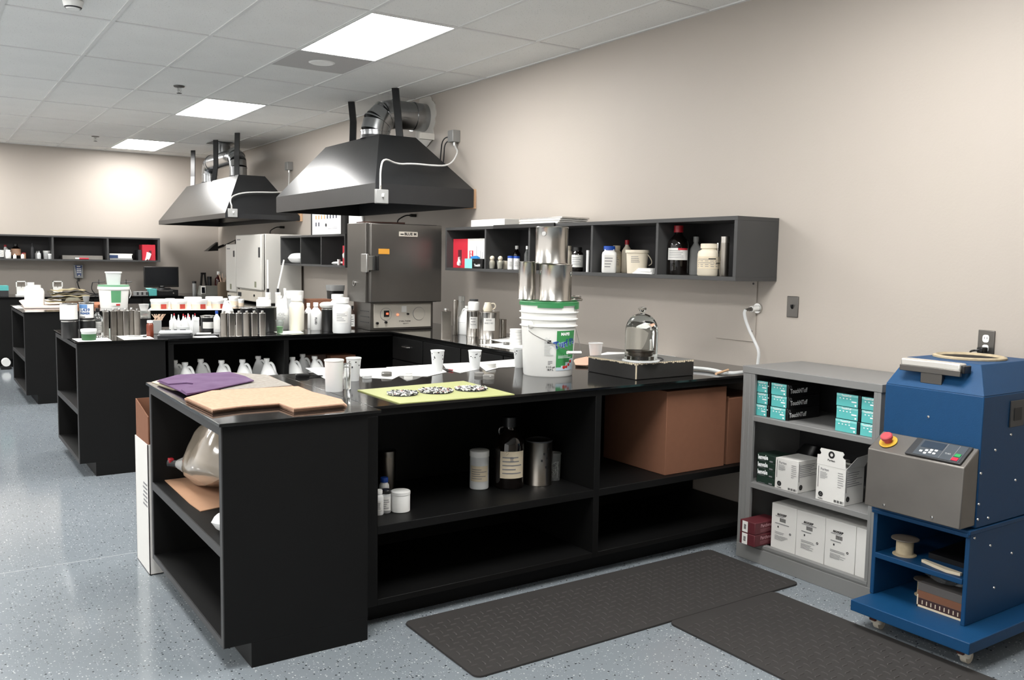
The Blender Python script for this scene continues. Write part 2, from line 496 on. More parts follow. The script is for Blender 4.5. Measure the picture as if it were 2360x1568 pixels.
# lights
lt0 = None
names = {(2, -1): 'large bright ceiling light panel nearest the camera, in front of the near hood',
         (2, 2): 'second bright ceiling light panel, beyond the nearest one', (2, 5): 'farthest bright ceiling light panel, nearest the back wall'}
for (i, j) in sorted(LIGHTC):
    x0 = GX0+.61*i; y0 = GY0+1.22*j
    if x0 < XL or y0+1.22 > WY or y0 < YF: continue
    lab = names.get((i, j), 'bright ceiling light panel out of the picture')
    loc = (x0+.305, y0+.61, ZC)
    if lt0 is None:
        lt0 = thing('ceiling_light', lab, 'ceiling light', loc, 0, 'ceiling light panels')
        g = G()
        for (a, b, c, d) in ((-.305, -.285, -.61, .61), (.285, .305, -.61, .61), (-.285, .285, -.61, -.59), (-.285, .285, .59, .61)):
            g.box(a, b, c, d, -.004, .02)
        ob('frame', g, GRIDM, lt0, flat=True)
        ob('diffuser', G().box(-.285, .285, -.59, .59, .0, .008), LAMP, lt0, flat=True)
    else: dup(lt0, loc, 0, lab)
# grey half tile with round speaker
t = thing('ceiling_speaker', 'grey ceiling panel with a round white speaker beside the nearest light panel', 'speaker', (GX0+.61*2.5, GY0+.305, ZC))
ob('panel', G().box(-.292, .292, -.292, .292, .0, .012), mat('grey_panel', (186, 184, 182), rough=.6), t, flat=True)
ob('speaker_grille', G().lathe([(0, -.006), (.085, -.006), (.1, 0), (.1, .004)], 28), WHITE, t)
def sprinkler(px, py, lab):
    p = at(px, py, z=ZC-.03); p.z = ZC
    t = thing('ceiling_sprinkler', lab, 'sprinkler', p, 0, 'fire sprinklers')
    ob('rosette', G().lathe([(.048, 0), (.042, -.008), (.012, -.012), (0, -.012)][::-1], 16), BRUSH, t)
    g = G().cyl(.009, -.04, -.008, 8); g.tube([(-.014, 0, -.012), (-.016, 0, -.04), (0, 0, -.055)], .003, 5); g.tube([(.014, 0, -.012), (.016, 0, -.04), (0, 0, -.055)], .003, 5)
    ob('frame', g, ALU, t)
    ob('deflector', G().cyl(.022, -.062, -.058, 12), DARKP, t)
sprinkler(413, 207, 'ceiling sprinkler head above and left of the second light panel')
sprinkler(220, 320, 'farther ceiling sprinkler head left of the farthest light panel')
p = at(168, 3, z=ZC)
t = thing('smoke_detector', 'white round ceiling detector at the top left edge of the photo', 'smoke detector', p)
ob('body', G().lathe([(0, -.045), (.035, -.045), (.05, -.03), (.058, 0)], 24), WHITE, t)
ob('sensor_slots', G().lathe([(.042, -.0405), (.0475, -.0345), (.0485, -.0345), (.043, -.0415)], 24, closed=True), DARKP, t)

# access panel, outlets on the right wall
t = thing('access_panel', 'square wall access panel painted like the wall, below the near shelf', 'wall panel', (WX, 3.52, 1.06))
ob('plate', G().box(-.008, 0, -.155, .14, 0, .40), WALL, t, bev=.003)
for (y, z) in ((-.13, .06), (-.13, .33)): ob('screw', G().cyl(.006, 0, .003, 8).xf(Matrix.Translation((-.008, y, z)) @ Matrix.Rotation(-PI/2, 4, 'Y')), DARKP, t)
def plate(y, z0, z1, name, lab, cat):
    t = thing(name, lab, cat, (WX, y, (z0+z1)/2)); h = (z1-z0)/2
    ob('cover_plate', G().box(-.007, 0, -.037, .037, -h, h), BRUSH, t, bev=.003)
    return t, h
t, h = plate(3.118, 1.217, 1.331, 'light_switch', 'stainless switch plate on the wall right of the near shelf', 'light switch')
ob('toggle', G().hexa([(-.007, -.005, -.012), (-.007, .005, -.012), (-.007, .005, .012), (-.007, -.005, .012), (-.02, -.004, .002), (-.02, .004, .002), (-.02, .004, .012), (-.02, -.004, .012)]), BLACKP, t)
t, h = plate(2.067, 1.108, 1.226, 'wall_outlet', 'stainless duplex wall outlet above the blue machine with a black plug in it', 'outlet')
for k, z in ((1, .022), (2, -.022)):
    s = ob('socket', G().loft([(0, .017, .0145, 0, 0, 3), (.004, .017, .0145, 0, 0, 3)], 16).xf(Matrix.Translation((-.0065, 0, z)) @ Matrix.Rotation(-PI/2, 4, 'Y')), WHITE, t)
    g = G()
    for y in (-.006, .006): g.box(-.0112, -.0104, y-.001, y+.001, z-.002, z+.007)
    if k == 1: ob('socket_slots', g, INK, t)
t = thing('power_cord', 'black plug and power cord from the wall outlet down behind the blue machine', 'power cord', (WX-.02, 2.067, 1.14))
ob('plug', G().box(-.035, .008, -.014, .014, -.012, .012), BLACKP, t, bev=.004)
ob('cable', G().tube(smooth([(-.03, 0, 0), (-.045, .02, -.003), (-.03, .045, -.01), (-.01, .055, -.04), (-.008, .058, -.2), (-.008, .06, -.5)]), .0045, 8), BLACKP, t)

# ================================================================== black benches
def end_cabinet(y0, y1, lab, x0=.87, x1=1.43, sh=.46):
    t = thing('end_cabinet', lab, 'cabinet', ((x0+x1)/2, (y0+y1)/2, 0))
    H = TOP-.012
    B = lambda n, *a, m=BLK, **k: ob(n, G().box(*a), m, t, world=True, bev=.0012, **k)
    B('side_panel', x0+.004, x1, y0, y0+.03, .095, H)
    B('side_panel', x0+.004, x1, y1-.03, y1, .095, H)
    B('back_panel', x1-.018, x1, y0+.03, y1-.03, .095, H)
    for yy in (y0, y1-.03): ob('edge_band', G().box(x0, x0+.004, yy, yy+.03, .095, H), EDGE, t, world=True, flat=True)
    for nm, z0, z1 in (('shelf', sh-.035, sh), ('bottom_panel', .095, .12), ('top_rail', H-.035, H)):
        B(nm, x0+.004, x1-.018, y0+.03, y1-.03, z0, z1)
        ob('edge_band', G().box(x0, x0+.004, y0+.03, y1-.03, z0, z1), EDGE, t, world=True, flat=True)
    B('toe_kick', x0+.1, x1, y0+.0005, y1-.0005, 0, .095)
    return t
def worktop(lab, x0, x1, y0, y1):
    o = ob('worktop', G().box(x0, x1, y0, y1, TOP-.012, TOP), CTOP, world=True, bev=.001)
    tag(o, lab, 'worktop'); return o
def shelf_bench(y0, y1, xs, lab, x0=1.452, x1=WX-.004, sh=.425):
    t = thing('shelf_bench', lab, 'bench', ((x0+x1)/2, (y0+y1)/2, 0)); H = TOP-.012
    B = lambda n, *a: ob(n, G().box(*a), BLK, t, world=True, bev=.0015)
    yb = y0+.62
    B('back_panel', x0, x1, yb, yb+.018, .095, H)
    for (a, b) in xs: B('divider', a, b, y0, yb, .095, H-.03)
    B('front_rail', x0, x1, y0, y0+.03, H-.03, H)
    e = [x0]+[v for ab in xs for v in ab]+[x1]
    for k in range(0, len(e), 2):
        B('shelf', e[k], e[k+1], y0, yb, sh-.035, sh)
        B('bottom_panel', e[k], e[k+1], y0, yb, .095, .12)
    B('toe_kick', x0, x1, y0+.09, y0+.11, 0, .095)
    B('rear_panel', x0, x1, y1-.03, y1-.01, 0, H)
    return t
end_cabinet(3.10, 4.24, 'nearest black end cabinet, open on its left side, holding a liquid bag')
worktop('black worktop on the nearest end cabinet, under purple and tan sheets', .86, 1.478, 3.085, 4.26)
shelf_bench(3.18, 4.26, [(1.452, 1.51), (2.625, 2.66)], 'long near black bench with open shelves and a cardboard box at its right end', x1=3.92)
worktop('glossy black worktop of the near bench, under the tall white bucket', 1.480, WX-.003, 3.165, 4.26)
end_cabinet(6.42, 7.46, 'middle black end cabinet with a red-orange item on its open shelf')
worktop('black worktop on the middle end cabinet, under black paint cans', .86, 1.448, 6.405, 7.48)
shelf_bench(6.44, 7.48, [(1.452, 1.49), (2.283, 2.32)], 'middle black bench with a row of white jugs on its shelf', x1=3.9)
worktop('glossy black worktop of the middle bench, under tin flasks and the oven', 1.450, WX-.003, 6.402, 7.48)
end_cabinet(9.80, 11.10, 'farthest black end cabinet with a white box edge on its shelf')
worktop('black worktop on the farthest end cabinet, under a pale pink sheet', .86, 1.448, 9.785, 11.12)
shelf_bench(9.83, 11.1, [(1.452, 1.50), (2.62, 2.66)], 'farthest black bench below the tubs with red labels', x1=3.9)
worktop('black worktop of the farthest bench, under the tubs with red labels', 1.450, WX-.003, 9.79, 11.12)

def drawer_cabinet(y0, y1, seams, lab, x0=3.17):
    t = thing('drawer_cabinet', lab, 'cabinet', ((x0+WX)/2, (y0+y1)/2, 0)); H = TOP-.04
    ob('body', G().box(x0+.02, WX-.005, y0, y1, .095, TOP-.012), BLK, t, world=True, flat=True)
    ob('toe_kick', G().box(x0+.08, WX-.005, y0, y1, 0, .095), BLK, t, world=True, flat=True)
    for a, b in zip(seams[:-1], seams[1:]):
        d = ob('drawer', G().box(x0, x0+.019, a+.006, b-.006, .70, H), BLK, t, world=True, bev=.003)
        c = (a+b)/2
        g = G().tube([(x0-.001, c-.05, .81), (x0-.022, c-.045, .81), (x0-.022, c+.045, .81), (x0-.001, c+.05, .81)], .005, 6)
        h = ob('handle', g, STEEL, None, world=True)
        h.location = h.location - origin_of(d); h.parent = d
        e = ob('door', G().box(x0, x0+.019, a+.006, b-.006, .11, .69), BLK, t, world=True, bev=.003)
    return t
drawer_cabinet(4.262, 6.43, [4.27, 4.80, 5.345, 5.905, 6.42], 'black drawer cabinet along the right wall between near and middle benches')
worktop('black worktop along the right wall between near and middle benches', 3.145, WX-.003, 4.262, 6.40)
drawer_cabinet(7.50, 9.80, [7.51, 8.08, 8.65, 9.22, 9.79], 'black drawer cabinet along the right wall behind the oven')
worktop('black worktop along the right wall behind the oven', 3.145, WX-.003, 7.482, 9.785)
drawer_cabinet(11.11, 13.05, [11.12, 11.76, 12.4, 13.04], 'black drawer cabinet along the right wall near the far corner')
worktop('black worktop along the right wall near the far corner', 3.145, WX-.003, 11.122, 13.09)
t = thing('drawer_cabinet', 'long black base cabinet along the back wall under the monitor', 'cabinet', (.6, 13.5, 0))
ob('body', G().box(-3.0, 3.92, 13.14, WY-.005, .095, TOP-.012), BLK, t, world=True, flat=True)
ob('toe_kick', G().box(-3.0, 3.92, 13.2, WY-.005, 0, .095), BLK, t, world=True, flat=True)
for k in range(11):
    a = -2.99+k*.625; ob('door', G().box(a, a+.61, 13.12, 13.14, .11, .88), BLK, t, world=True, bev=.003)
worktop('black worktop along the back wall with the computer on it', -3.02, WX-.003, 13.10, WY-.003)

# ================================================================== wall shelves
def wall_shelf_y(x0, y0, y1, z0, z1, divs, lab):
    t = thing('wall_shelf', lab, 'wall shelf', ((x0+WX)/2, (y0+y1)/2, z0)); T = .022
    B = lambda n, *a, m=SHELFM: ob(n, G().box(*a), m, t, world=True, bev=.001)
    B('top_panel', x0, WX-.002, y0, y1, z1-T, z1)
    B('bottom_panel', x0, WX-.002, y0, y1, z0, z0+T)
    B('side_panel', x0, WX-.002, y0, y0+T, z0+T, z1-T)
    B('side_panel', x0, WX-.002, y1-T, y1, z0+T, z1-T)
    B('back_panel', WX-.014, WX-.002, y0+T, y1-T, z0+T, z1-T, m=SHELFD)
    for d in divs: B('divider', x0+.004, WX-.014, d-.01, d+.01, z0+T, z1-T)
    return t
SX = 3.60
Zs0, Zs1 = 1.408, 1.752
yd = [at(px, 580, x=SX).y for px in (1117, 1218, 1362, 1512)]
wall_shelf_y(SX, 3.235, 6.33, Zs0, Zs1, yd, 'long charcoal wall shelf of five bays beside the oven')
SZ = Zs0+.0225
yd2 = [at(px, 580, x=SX).y for px in (692, 739)]
wall_shelf_y(SX, 8.36, 10.26, 1.395, 1.735, yd2, 'charcoal wall shelf of three bays between oven and white incubators')
t = thing('wall_shelf', 'long charcoal shelf on the back wall above the monitor', 'wall shelf', (1, 13.8, 1.385)); T = .022
B = lambda n, *a, m=SHELFM: ob(n, G().box(*a), m, t, world=True, bev=.001)
bx0, bx1, by, bz0, bz1 = -1.6, 2.985, 13.62, 1.385, 1.73
B('top_panel', bx0, bx1, by, WY-.002, bz1-T, bz1); B('bottom_panel', bx0, bx1, by, WY-.002, bz0, bz0+T)
B('side_panel', bx0, bx0+T, by, WY-.002, bz0+T, bz1-T); B('side_panel', bx1-T*1.4, bx1, by, WY-.002, bz0+T, bz1-T)
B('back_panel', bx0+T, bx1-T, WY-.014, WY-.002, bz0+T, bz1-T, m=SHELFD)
for px in (122, 249): d = at(px, 575, y=by).x; B('divider', d-.012, d+.012, by+.004, WY-.014, bz0+T, bz1-T)
B('divider', -.6, -.576, by+.004, WY-.014, bz0+T, bz1-T)
BZ = bz0+T+.0005

# ================================================================== hoods
def frustum(b, tp, z0, z1):
    return [(b[0], b[2], z0), (b[1], b[2], z0), (b[1], b[3], z0), (b[0], b[3], z0), (tp[0], tp[2], z1), (tp[1], tp[2], z1), (tp[1], tp[3], z1), (tp[0], tp[3], z1)]
def hood(b, tp, zb, zm, zt, lab):
    t = thing('exhaust_hood', lab, 'exhaust hood', ((b[0]+b[1])/2, (b[2]+b[3])/2, zb))
    p = frustum(b, tp, zm, zt); q = frustum((b[0]+.01, b[1]-.01, b[2]+.01, b[3]-.01), (tp[0]+.01, tp[1]-.01, tp[2]+.01, tp[3]-.01), zm, zt-.01)
    g = G(); n = 0; g.v = [tuple(v) for v in p+q]
    for a in ((4, 5, 6, 7), (0, 1, 5, 4), (1, 2, 6, 5), (2, 3, 7, 6), (3, 0, 4, 7)): g.f.append(a); g.f.append(tuple(i+8 for i in a[::-1]))
    for i in range(4): g.f.append((i, i+8, (i+1) % 4+8, (i+1) % 4))
    ob('canopy', g, HOOD, t, world=True, flat=True, bev=.002)
    g = G(); T = .012
    g.box(b[0], b[0]+T, b[2], b[3], zb, zm); g.box(b[1]-T, b[1], b[2], b[3], zb, zm)
    g.box(b[0]+T, b[1]-T, b[2], b[2]+T, zb, zm); g.box(b[0]+T, b[1]-T, b[3]-T, b[3], zb, zm)
    ob('skirt', g, HOODB, t, world=True, flat=True)
    return t
h1 = hood((3.0, 3.895, 6.38, 8.66), (3.31, 3.66, 6.97, 8.15), 1.93, 2.08, 2.545, 'large near black exhaust hood above the oven')
h2 = hood((3.0, 3.895, 10.4, 13.75), (3.25, 3.57, 10.7, 13.12), 1.93, 1.985, 2.46, 'farther black exhaust hood above the white incubators')
for hh, y in ((h1, 6.375), (h2, 10.38)):
    ob('wall_block', G().box(3.896, WX-.002, y+.02, y+.16, 1.925, 2.085), WOOD, hh, world=True, flat=True)
def strap(a, mid, b, hh):
    g = G().strip([a, mid, b], (0.022, -.022, 0), (.006, .006, 0)); ob('hanger_bar', g, HOOD, hh, world=True, flat=True)
pa = at(911, 203, z=ZC); pb = Vector((3.52, 7.0, 2.55)); strap(pa, (pa+pb)/2, pb+Vector((0, 0, -.02)), h1)
pb = at(792, 328, z=2.55); pa = at(806, 240, z=ZC); pb.x = 3.40; pb.y = 7.72; pa = Vector((3.5, 7.98, ZC)); strap(pa, pa.lerp(pb, .5)+Vector((.0, -.03, 0)), pb+Vector((0, 0, -.02)), h1)
strap(Vector((3.29, 10.86, ZC)), Vector((3.28, 10.86, 2.7)), Vector((3.27, 10.84, 2.44)), h2)
strap(Vector((3.27, 11.72, ZC)), Vector((3.27, 11.72, 2.65)), Vector((3.265, 11.82, 2.44)), h2)
strap(Vector((3.34, 13.1, ZC)), Vector((3.32, 13.05, 2.6)), Vector((3.30, 13.0, 2.44)), h2)
# switch boxes and conduits
def switch_box(px, py, w, h, y, hh, lab):
    p = at(px, py, y=y-.03); k = mpp(p); W = w*k/2; Hh = h*k/2
    t = thing('switch_box', lab, 'switch box', p)
    ob('body', G().box(-W, W, 0, .028, -Hh, Hh), BOXG, t, bev=.006)
    ob('cover', G().box(-W*.93, W*.93, -.004, 0, -Hh*.93, Hh*.93), GREYP, t, bev=.003)
    ob('toggle', G().box(-.006, .006, -.02, -.004, -.002, .02).box(-.004, .016, -.006, -.004, .018, .024), WHITE, t)
    ob('connector', G().cyl(.011, Hh, Hh+.03, 10, (-.01, .014)), ALU, t)
    return p, W, Hh
p, W, Hh = switch_box(881, 453, 33, 33, 6.38, h1, 'grey switch box on the corner of the near hood')
z = p.z
pts = [(p.x-.01, p.y+.014, z+Hh+.03), (p.x-.012, p.y+.01, z+Hh+.16), (p.x+.02, p.y+.02, z+Hh+.245)]
for px, py, yy in ((915, 379, 6.5), (950, 377, 6.5), (1000, 382, 6.47), (1030, 382, 6.45), (1045, 372, 6.46), (1056, 350, 6.52), (1060, 332, 6.6)):
    q = at(px, py, y=yy); pts.append(tuple(q))
e = Vector((WX-.05, 6.713, 2.50)); pts[-1] = (WX-.04, 6.69, 2.46); pts.append((WX-.04, 6.70, 2.505))
pts = [Vector(q) for q in pts]
c = ob('conduit', G().tube(smooth(pts), .0075, 8), CONDM, world=True); tag(c, 'pale flexible conduit curving across the near hood to a wall box', 'conduit')
def junction(y, z0, z1, lab):
    t = thing('junction_box', lab, 'junction box', (WX, y, z0))
    ob('body', G().box(-.075, -.001, -.04, .05, 0, z1-z0), BOXG, t, bev=.004)
    ob('connector', G().cyl(.014, -.03, 0, 10, (-.04, -.01)), ALU, t)
    return t
junction(6.71, 2.50, 2.60, 'grey junction box on the right wall above the near hood')
p, W, Hh = switch_box(537, 491, 22, 20, 10.4, h2, 'grey switch box on the corner of the farther hood')
z = p.z; pts = [(p.x-.01, p.y+.014, z+Hh+.03), at(530, 462, y=10.4), at(535, 452, y=10.45), at(560, 444, y=10.5), at(600, 443, y=10.5), at(640, 444, y=10.5), at(665, 440, y=10.6), (WX-.04, 10.75, 2.50), (WX-.04, 10.75, 2.56)]
c = ob('conduit', G().tube(smooth(pts), .0085, 8), CONDM, world=True); tag(c, 'pale flexible conduit curving across the farther hood', 'conduit')
junction(10.76, 2.56, 2.66, 'grey junction box on the right wall above the farther hood')
c = ob('cable_pair', G().tube(smooth([(WX-.03, 6.775, 2.56), (WX-.08, 6.84, 2.54), (WX-.05, 6.92, 2.42), (WX-.03, 6.98, 2.25)]), .006, 6).tube(smooth([(WX-.03, 6.775, 2.53), (WX-.07, 6.82, 2.50), (WX-.04, 6.88, 2.4), (WX-.02, 6.94, 2.25)]), .006, 6), DARKP, world=True)
tag(c, 'dark cables hanging from the wall junction box behind the near hood', 'cable')

# ducts
def arc(c, a, b, r, s, e, n=7):         # centre, unit vectors
    return [Vector(c)+Vector(a)*r*math.cos(s+(e-s)*i/(n-1))+Vector(b)*r*math.sin(s+(e-s)*i/(n-1)) for i in range(n)]
def seam(pts, r):
    g = G()
    for p, d in pts:
        p = Vector(p); d = Vector(d).normalized()
        g.tube([p-d*.006, p+d*.006], r+.005, 24)
    return g
t = thing('exhaust_duct', 'shiny duct rising from the near hood and turning into the right wall', 'duct', (3.44, 7.3, 2.545)); rr = .127
cx_, cz_ = 3.43, 2.61
ob('riser', G().tube([(cx_, 7.3, 2.546), (cx_, 7.3, cz_)], rr, 28), GALV, t, world=True)
# segmented 90 degree elbow
er = .17; el = [Vector((cx_+er-er*math.cos(a), 7.3, cz_+er*math.sin(a))) for a in (0, R(30), R(60), R(90))]
for k in range(3):
    ob('elbow_segment', G().tube([el[k], el[k+1]], [rr, rr], 28), GALV, t, world=True)
ob('horizontal_pipe', G().tube([el[3], (WX-.001, 7.3, cz_+er)], rr-.002, 28), GALV, t, world=True)
ob('seam_rings', seam([(el[0], (0, 0, 1)), (el[1], (.5, 0, .87)), (el[2], (.87, 0, .5)), (el[3], (1, 0, 0)), ((3.8, 7.3, cz_+er), (1, 0, 0))], rr), GALV, t, world=True)
ob('base_collar', G().cyl(rr+.006, 2.546, 2.575, 28, (cx_, 7.3)), HOODB, t, world=True)
# ragged putty ring where it enters the wall
n = 40; g = G(); rnd = random.Random(3)
for k in range(n):
    a = 2*PI*k/n; ro = .19+.03*rnd.random()+(.05 if math.sin(a) < -.6 else 0); ri = rr-.004
    ro = min(ro, (ZC-.004-cz_-er)/max(.05, math.sin(a)) if math.sin(a) > 0 else 9)
    for (q, x) in ((ri, WX-.001), (ri, WX-.012), (ro, WX-.010), (ro, WX-.001)): g.v.append((x, 7.3+q*math.cos(a), cz_+er+q*math.sin(a)))
for k in range(n):
    for j in range(4): A = 4*k+j; Bq = 4*k+(j+1) % 4; g.f.append((A, (A+4) % (4*n), (Bq+4) % (4*n), Bq))
ob('sealant_patch', g, PUTTY, t, world=True)
pbx = ob('paint_patch', G().box(3.72, 3.86, 7.0, 7.03, 2.546, 2.60), PUTTY, t, world=True, flat=True)
pbx.name = 'bracket_plate'
t = thing('exhaust_duct', 'shiny twin duct rising from the farther hood into the ceiling', 'duct', (3.4, 12.0, 2.46)); rr = .105
for y, s in ((11.3, 1), (12.6, -1)):
    e_ = arc((3.43, y+s*.15, 2.6), (0, -s, 0), (0, 0, 1), .15, 0, PI/2, 4)
    ob('riser', G().tube([(3.43, y, 2.461), (3.43, y, 2.6)], rr, 24), GALV, t, world=True)
    for k in range(3): ob('elbow_segment', G().tube([e_[k], e_[k+1]], rr, 24), GALV, t, world=True)
    ob('seam_rings', seam([(e_[0], (0, 0, 1)), (e_[2], (0, s, 1)), (e_[3], (0, 1, 0))], rr), GALV, t, world=True)
    ob('base_collar', G().cyl(rr+.006, 2.461, 2.495, 24, (3.43, y)), HOODB, t, world=True)
ob('cross_pipe', G().tube([(3.43, 11.45, 2.75), (3.43, 12.45, 2.75)], rr-.002, 24), GALV, t, world=True)
ob('ceiling_riser', G().tube([(3.43, 12.0, 2.77), (3.43, 12.0, ZC+.003)], rr, 24), GALV, t, world=True)
ob('ceiling_collar', G().box(3.27, 3.59, 11.84, 12.16, ZC-.006, ZC-.003), DARKP, t, world=True, flat=True)

# ================================================================== oven
t = thing('lab_oven', 'large stainless steel oven on the bench below the near hood', 'oven', (3.3, 6.8, TOP))
xo0, xo1 = 2.985, 3.60
ob('lower_body', G().box(3.03, 3.60, 6.53, 6.86, TOP+.001, 1.14), BRUSH, t, world=True, bev=.002)
ob('upper_body', G().box(2.975, 3.62, 6.505, 6.865, 1.14, 1.777), BRUSH, t, world=True, bev=.004)
dr = ob('door', G().box(2.995, 3.635, 6.45, 6.503, 1.145, 1.772), BRUSH, t, world=True, bev=.006)
def sub(name, g, m, root, par, **k):     # world-coordinate geometry as a child of a part
    o = ob(name, g, m, None, world=True, **k); o.location = o.location-origin_of(par); o.parent = par; return o
g = G().box(2.955, 3.045, 6.425, 6.449, 1.40, 1.515).box(2.945, 2.965, 6.42, 6.53, 1.385, 1.53)
sub('latch', g, ALU, t, dr, bev=.003)
sub('latch_handle', G().box(3.005, 3.02, 6.405, 6.425, 1.40, 1.515).box(3.03, 3.045, 6.405, 6.425, 1.40, 1.515), BLACKP, t, dr, bev=.002)
sub('name_plate', G().box(3.24, 3.405, 6.444, 6.449, 1.675, 1.713), PANELB, t, dr)
o = put_text('lettering', 'BLUE M', .030, INK, dr, Vector((3.34, 6.4432, 1.694))-origin_of(dr), bold=.04, cond=1.1)
o = put_text('lettering', '\u25AC', .03, INK, dr, Vector((3.265, 6.4432, 1.694))-origin_of(dr))
sub('warning_label', G().box(3.06, 3.155, 6.446, 6.449, 1.53, 1.572), mat('orange_sticker', (206, 146, 50), rough=.6), t, dr)
pn = ob('control_panel', G().box(3.055, 3.575, 6.518, 6.529, .935, 1.13), PANELB, t, world=True, bev=.002)
def dial(name, x, z, r, m, d=.006, **k): return sub(name, G().cyl(r, 0, d, 24).xf(Matrix.Translation((x, 6.518, z)) @ Matrix.Rotation(PI/2, 4, 'X')), m, t, pn, **k)
dial('dial_ring', 3.16, 1.045, .052, INKG, .002); dial('dial', 3.16, 1.045, .049, PANELB, .004)
sub('display', G().box(3.14, 3.185, 6.508, 6.514, 1.025, 1.075), BLACKP, t, pn)
sub('display_digits', G().box(3.158, 3.178, 6.506, 6.508, 1.042, 1.058), emis('red_display', (1, .12, .06, 1), 1.6), t, pn)
dial('knob', 3.08, .975, .010, BLACKP, .018); dial('knob', 3.157, .98, .010, BLACKP, .018)
dial('dial_ring', 3.46, 1.045, .055, INKG, .002); dial('timer_dial', 3.46, 1.045, .052, PANELB, .005)
sub('small_plate', G().box(3.30, 3.345, 6.514, 6.518, 1.06, 1.11), LABW, t, pn)
dial('red_lamp', 3.265, 1.04, .009, emis('red_lamp_glow', (1, .2, .1, 1), 1.5), .008); dial('toggle', 3.355, 1.045, .008, BLACKP, .02)
put_text('lettering', 'STABIL-THERM', .016, INK, pn, Vector((3.33, 6.5165, .985))-origin_of(pn), bold=.01)
put_text('lettering', 'GRAVITY', .013, INK, pn, Vector((3.34, 6.5165, .965))-origin_of(pn), bold=.01)
ob('vent_port', G().lathe([(.012, 0), (.022, 0), (.022, .008), (.012, .008)], 20, closed=True).xf(Matrix.Translation((2.975, 6.72, 1.29)) @ Matrix.Rotation(-PI/2, 4, 'Y')), ALU, t, world=True)
g = G()
for k in range(3): g.box(3.026, 3.029, 6.56, 6.72, .975+k*.045, .980+k*.045)
ob('vent_slots', g, DARKP, t, world=True)
o = ob('top_sheet', G().prism([(3.0, 6.60), (3.35, 6.56), (3.40, 6.84), (3.05, 6.85)], 1.778, 1.786, .006), mat('rust_sheet', (72, 44, 36), rough=.8), world=True); tag(o, 'dark rust-brown sheet lying on top of the oven', 'sheet')
# plug behind the oven
def plug_cord(px, py, lab, y, x=WX):
    p = at(px, py, x=x-.03)
    t = thing('power_cord', lab, 'power cord', p)
    ob('plug', G().box(-.03, .028, -.016, .016, -.014, .014), BLACKP, t, bev=.004)
    ob('cable', G().tube(smooth([(-.03, 0, 0), (-.07, .01, .0), (-.12, .03, -.03), (-.14, .04, -.05), (-.14, .045, -.085)]), .006, 8), BLACKP, t)
    return t
plug_cord(952, 497, 'black plug and looping cord above the oven', 7)
plug_cord(650, 524, 'black plug and looping cord above the nearer white incubator', 11)

# ================================================================== grey bookcase
BX, BYa, BYb = 3.467, 2.265, 3.04
t = thing('bookcase', 'grey steel bookcase of three shelves full of boxes, left of the blue machine', 'bookcase', (3.7, 2.65, 0))
B = lambda n, *a, **k: ob(n, G().box(*a), GREYB, t, world=True, bev=.002, **k)
B('top_panel', BX, 3.925, BYa-.004, BYb+.004, .952, .988)
B('side_panel', BX+.002, 3.925, BYa, BYa+.018, .0, .952); B('side_panel', BX+.002, 3.925, BYb-.018, BYb, .0, .952)
for (y0, y1, nm) in ((BYb-.075, BYb-.018, 'front_post'), (BYa+.018, BYa+.036, 'front_post')):
    B(nm, BX+.002, BX+.02, y0, y1, .09, .952)
B('front_groove', BX-.001, BX+.003, BYb-.05, BYb-.044, .09, .95)
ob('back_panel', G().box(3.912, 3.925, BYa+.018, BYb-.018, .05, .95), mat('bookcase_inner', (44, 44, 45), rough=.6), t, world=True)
B('shelf', BX+.004, 3.912, BYa+.018, BYb-.018, .715, .742)
B('shelf', BX+.004, 3.912, BYa+.018, BYb-.018, .375, .402)
B('bottom_shelf', BX+.004, 3.912, BYa+.018, BYb-.018, .075, .09)
B('plinth', BX+.0, BX+.02, BYa, BYb, .0, .075); B('plinth_lip', BX+.0, BX+.03, BYa+.02, BYb-.06, .083, .10)

def boxm(name, lab, cat, x0, x1, y0, y1, z0, z1, m, group=None, bev=.002, rot=0):
    t = thing(name, lab, cat, ((x0+x1)/2, (y0+y1)/2, z0), rot, group)
    ob('carton', G().box((x0-x1)/2, (x1-x0)/2, (y0-y1)/2, (y1-y0)/2, 0, z1-z0), m, t, bev=bev)
    return t, (x1-x0)/2, (y1-y0)/2, z1-z0
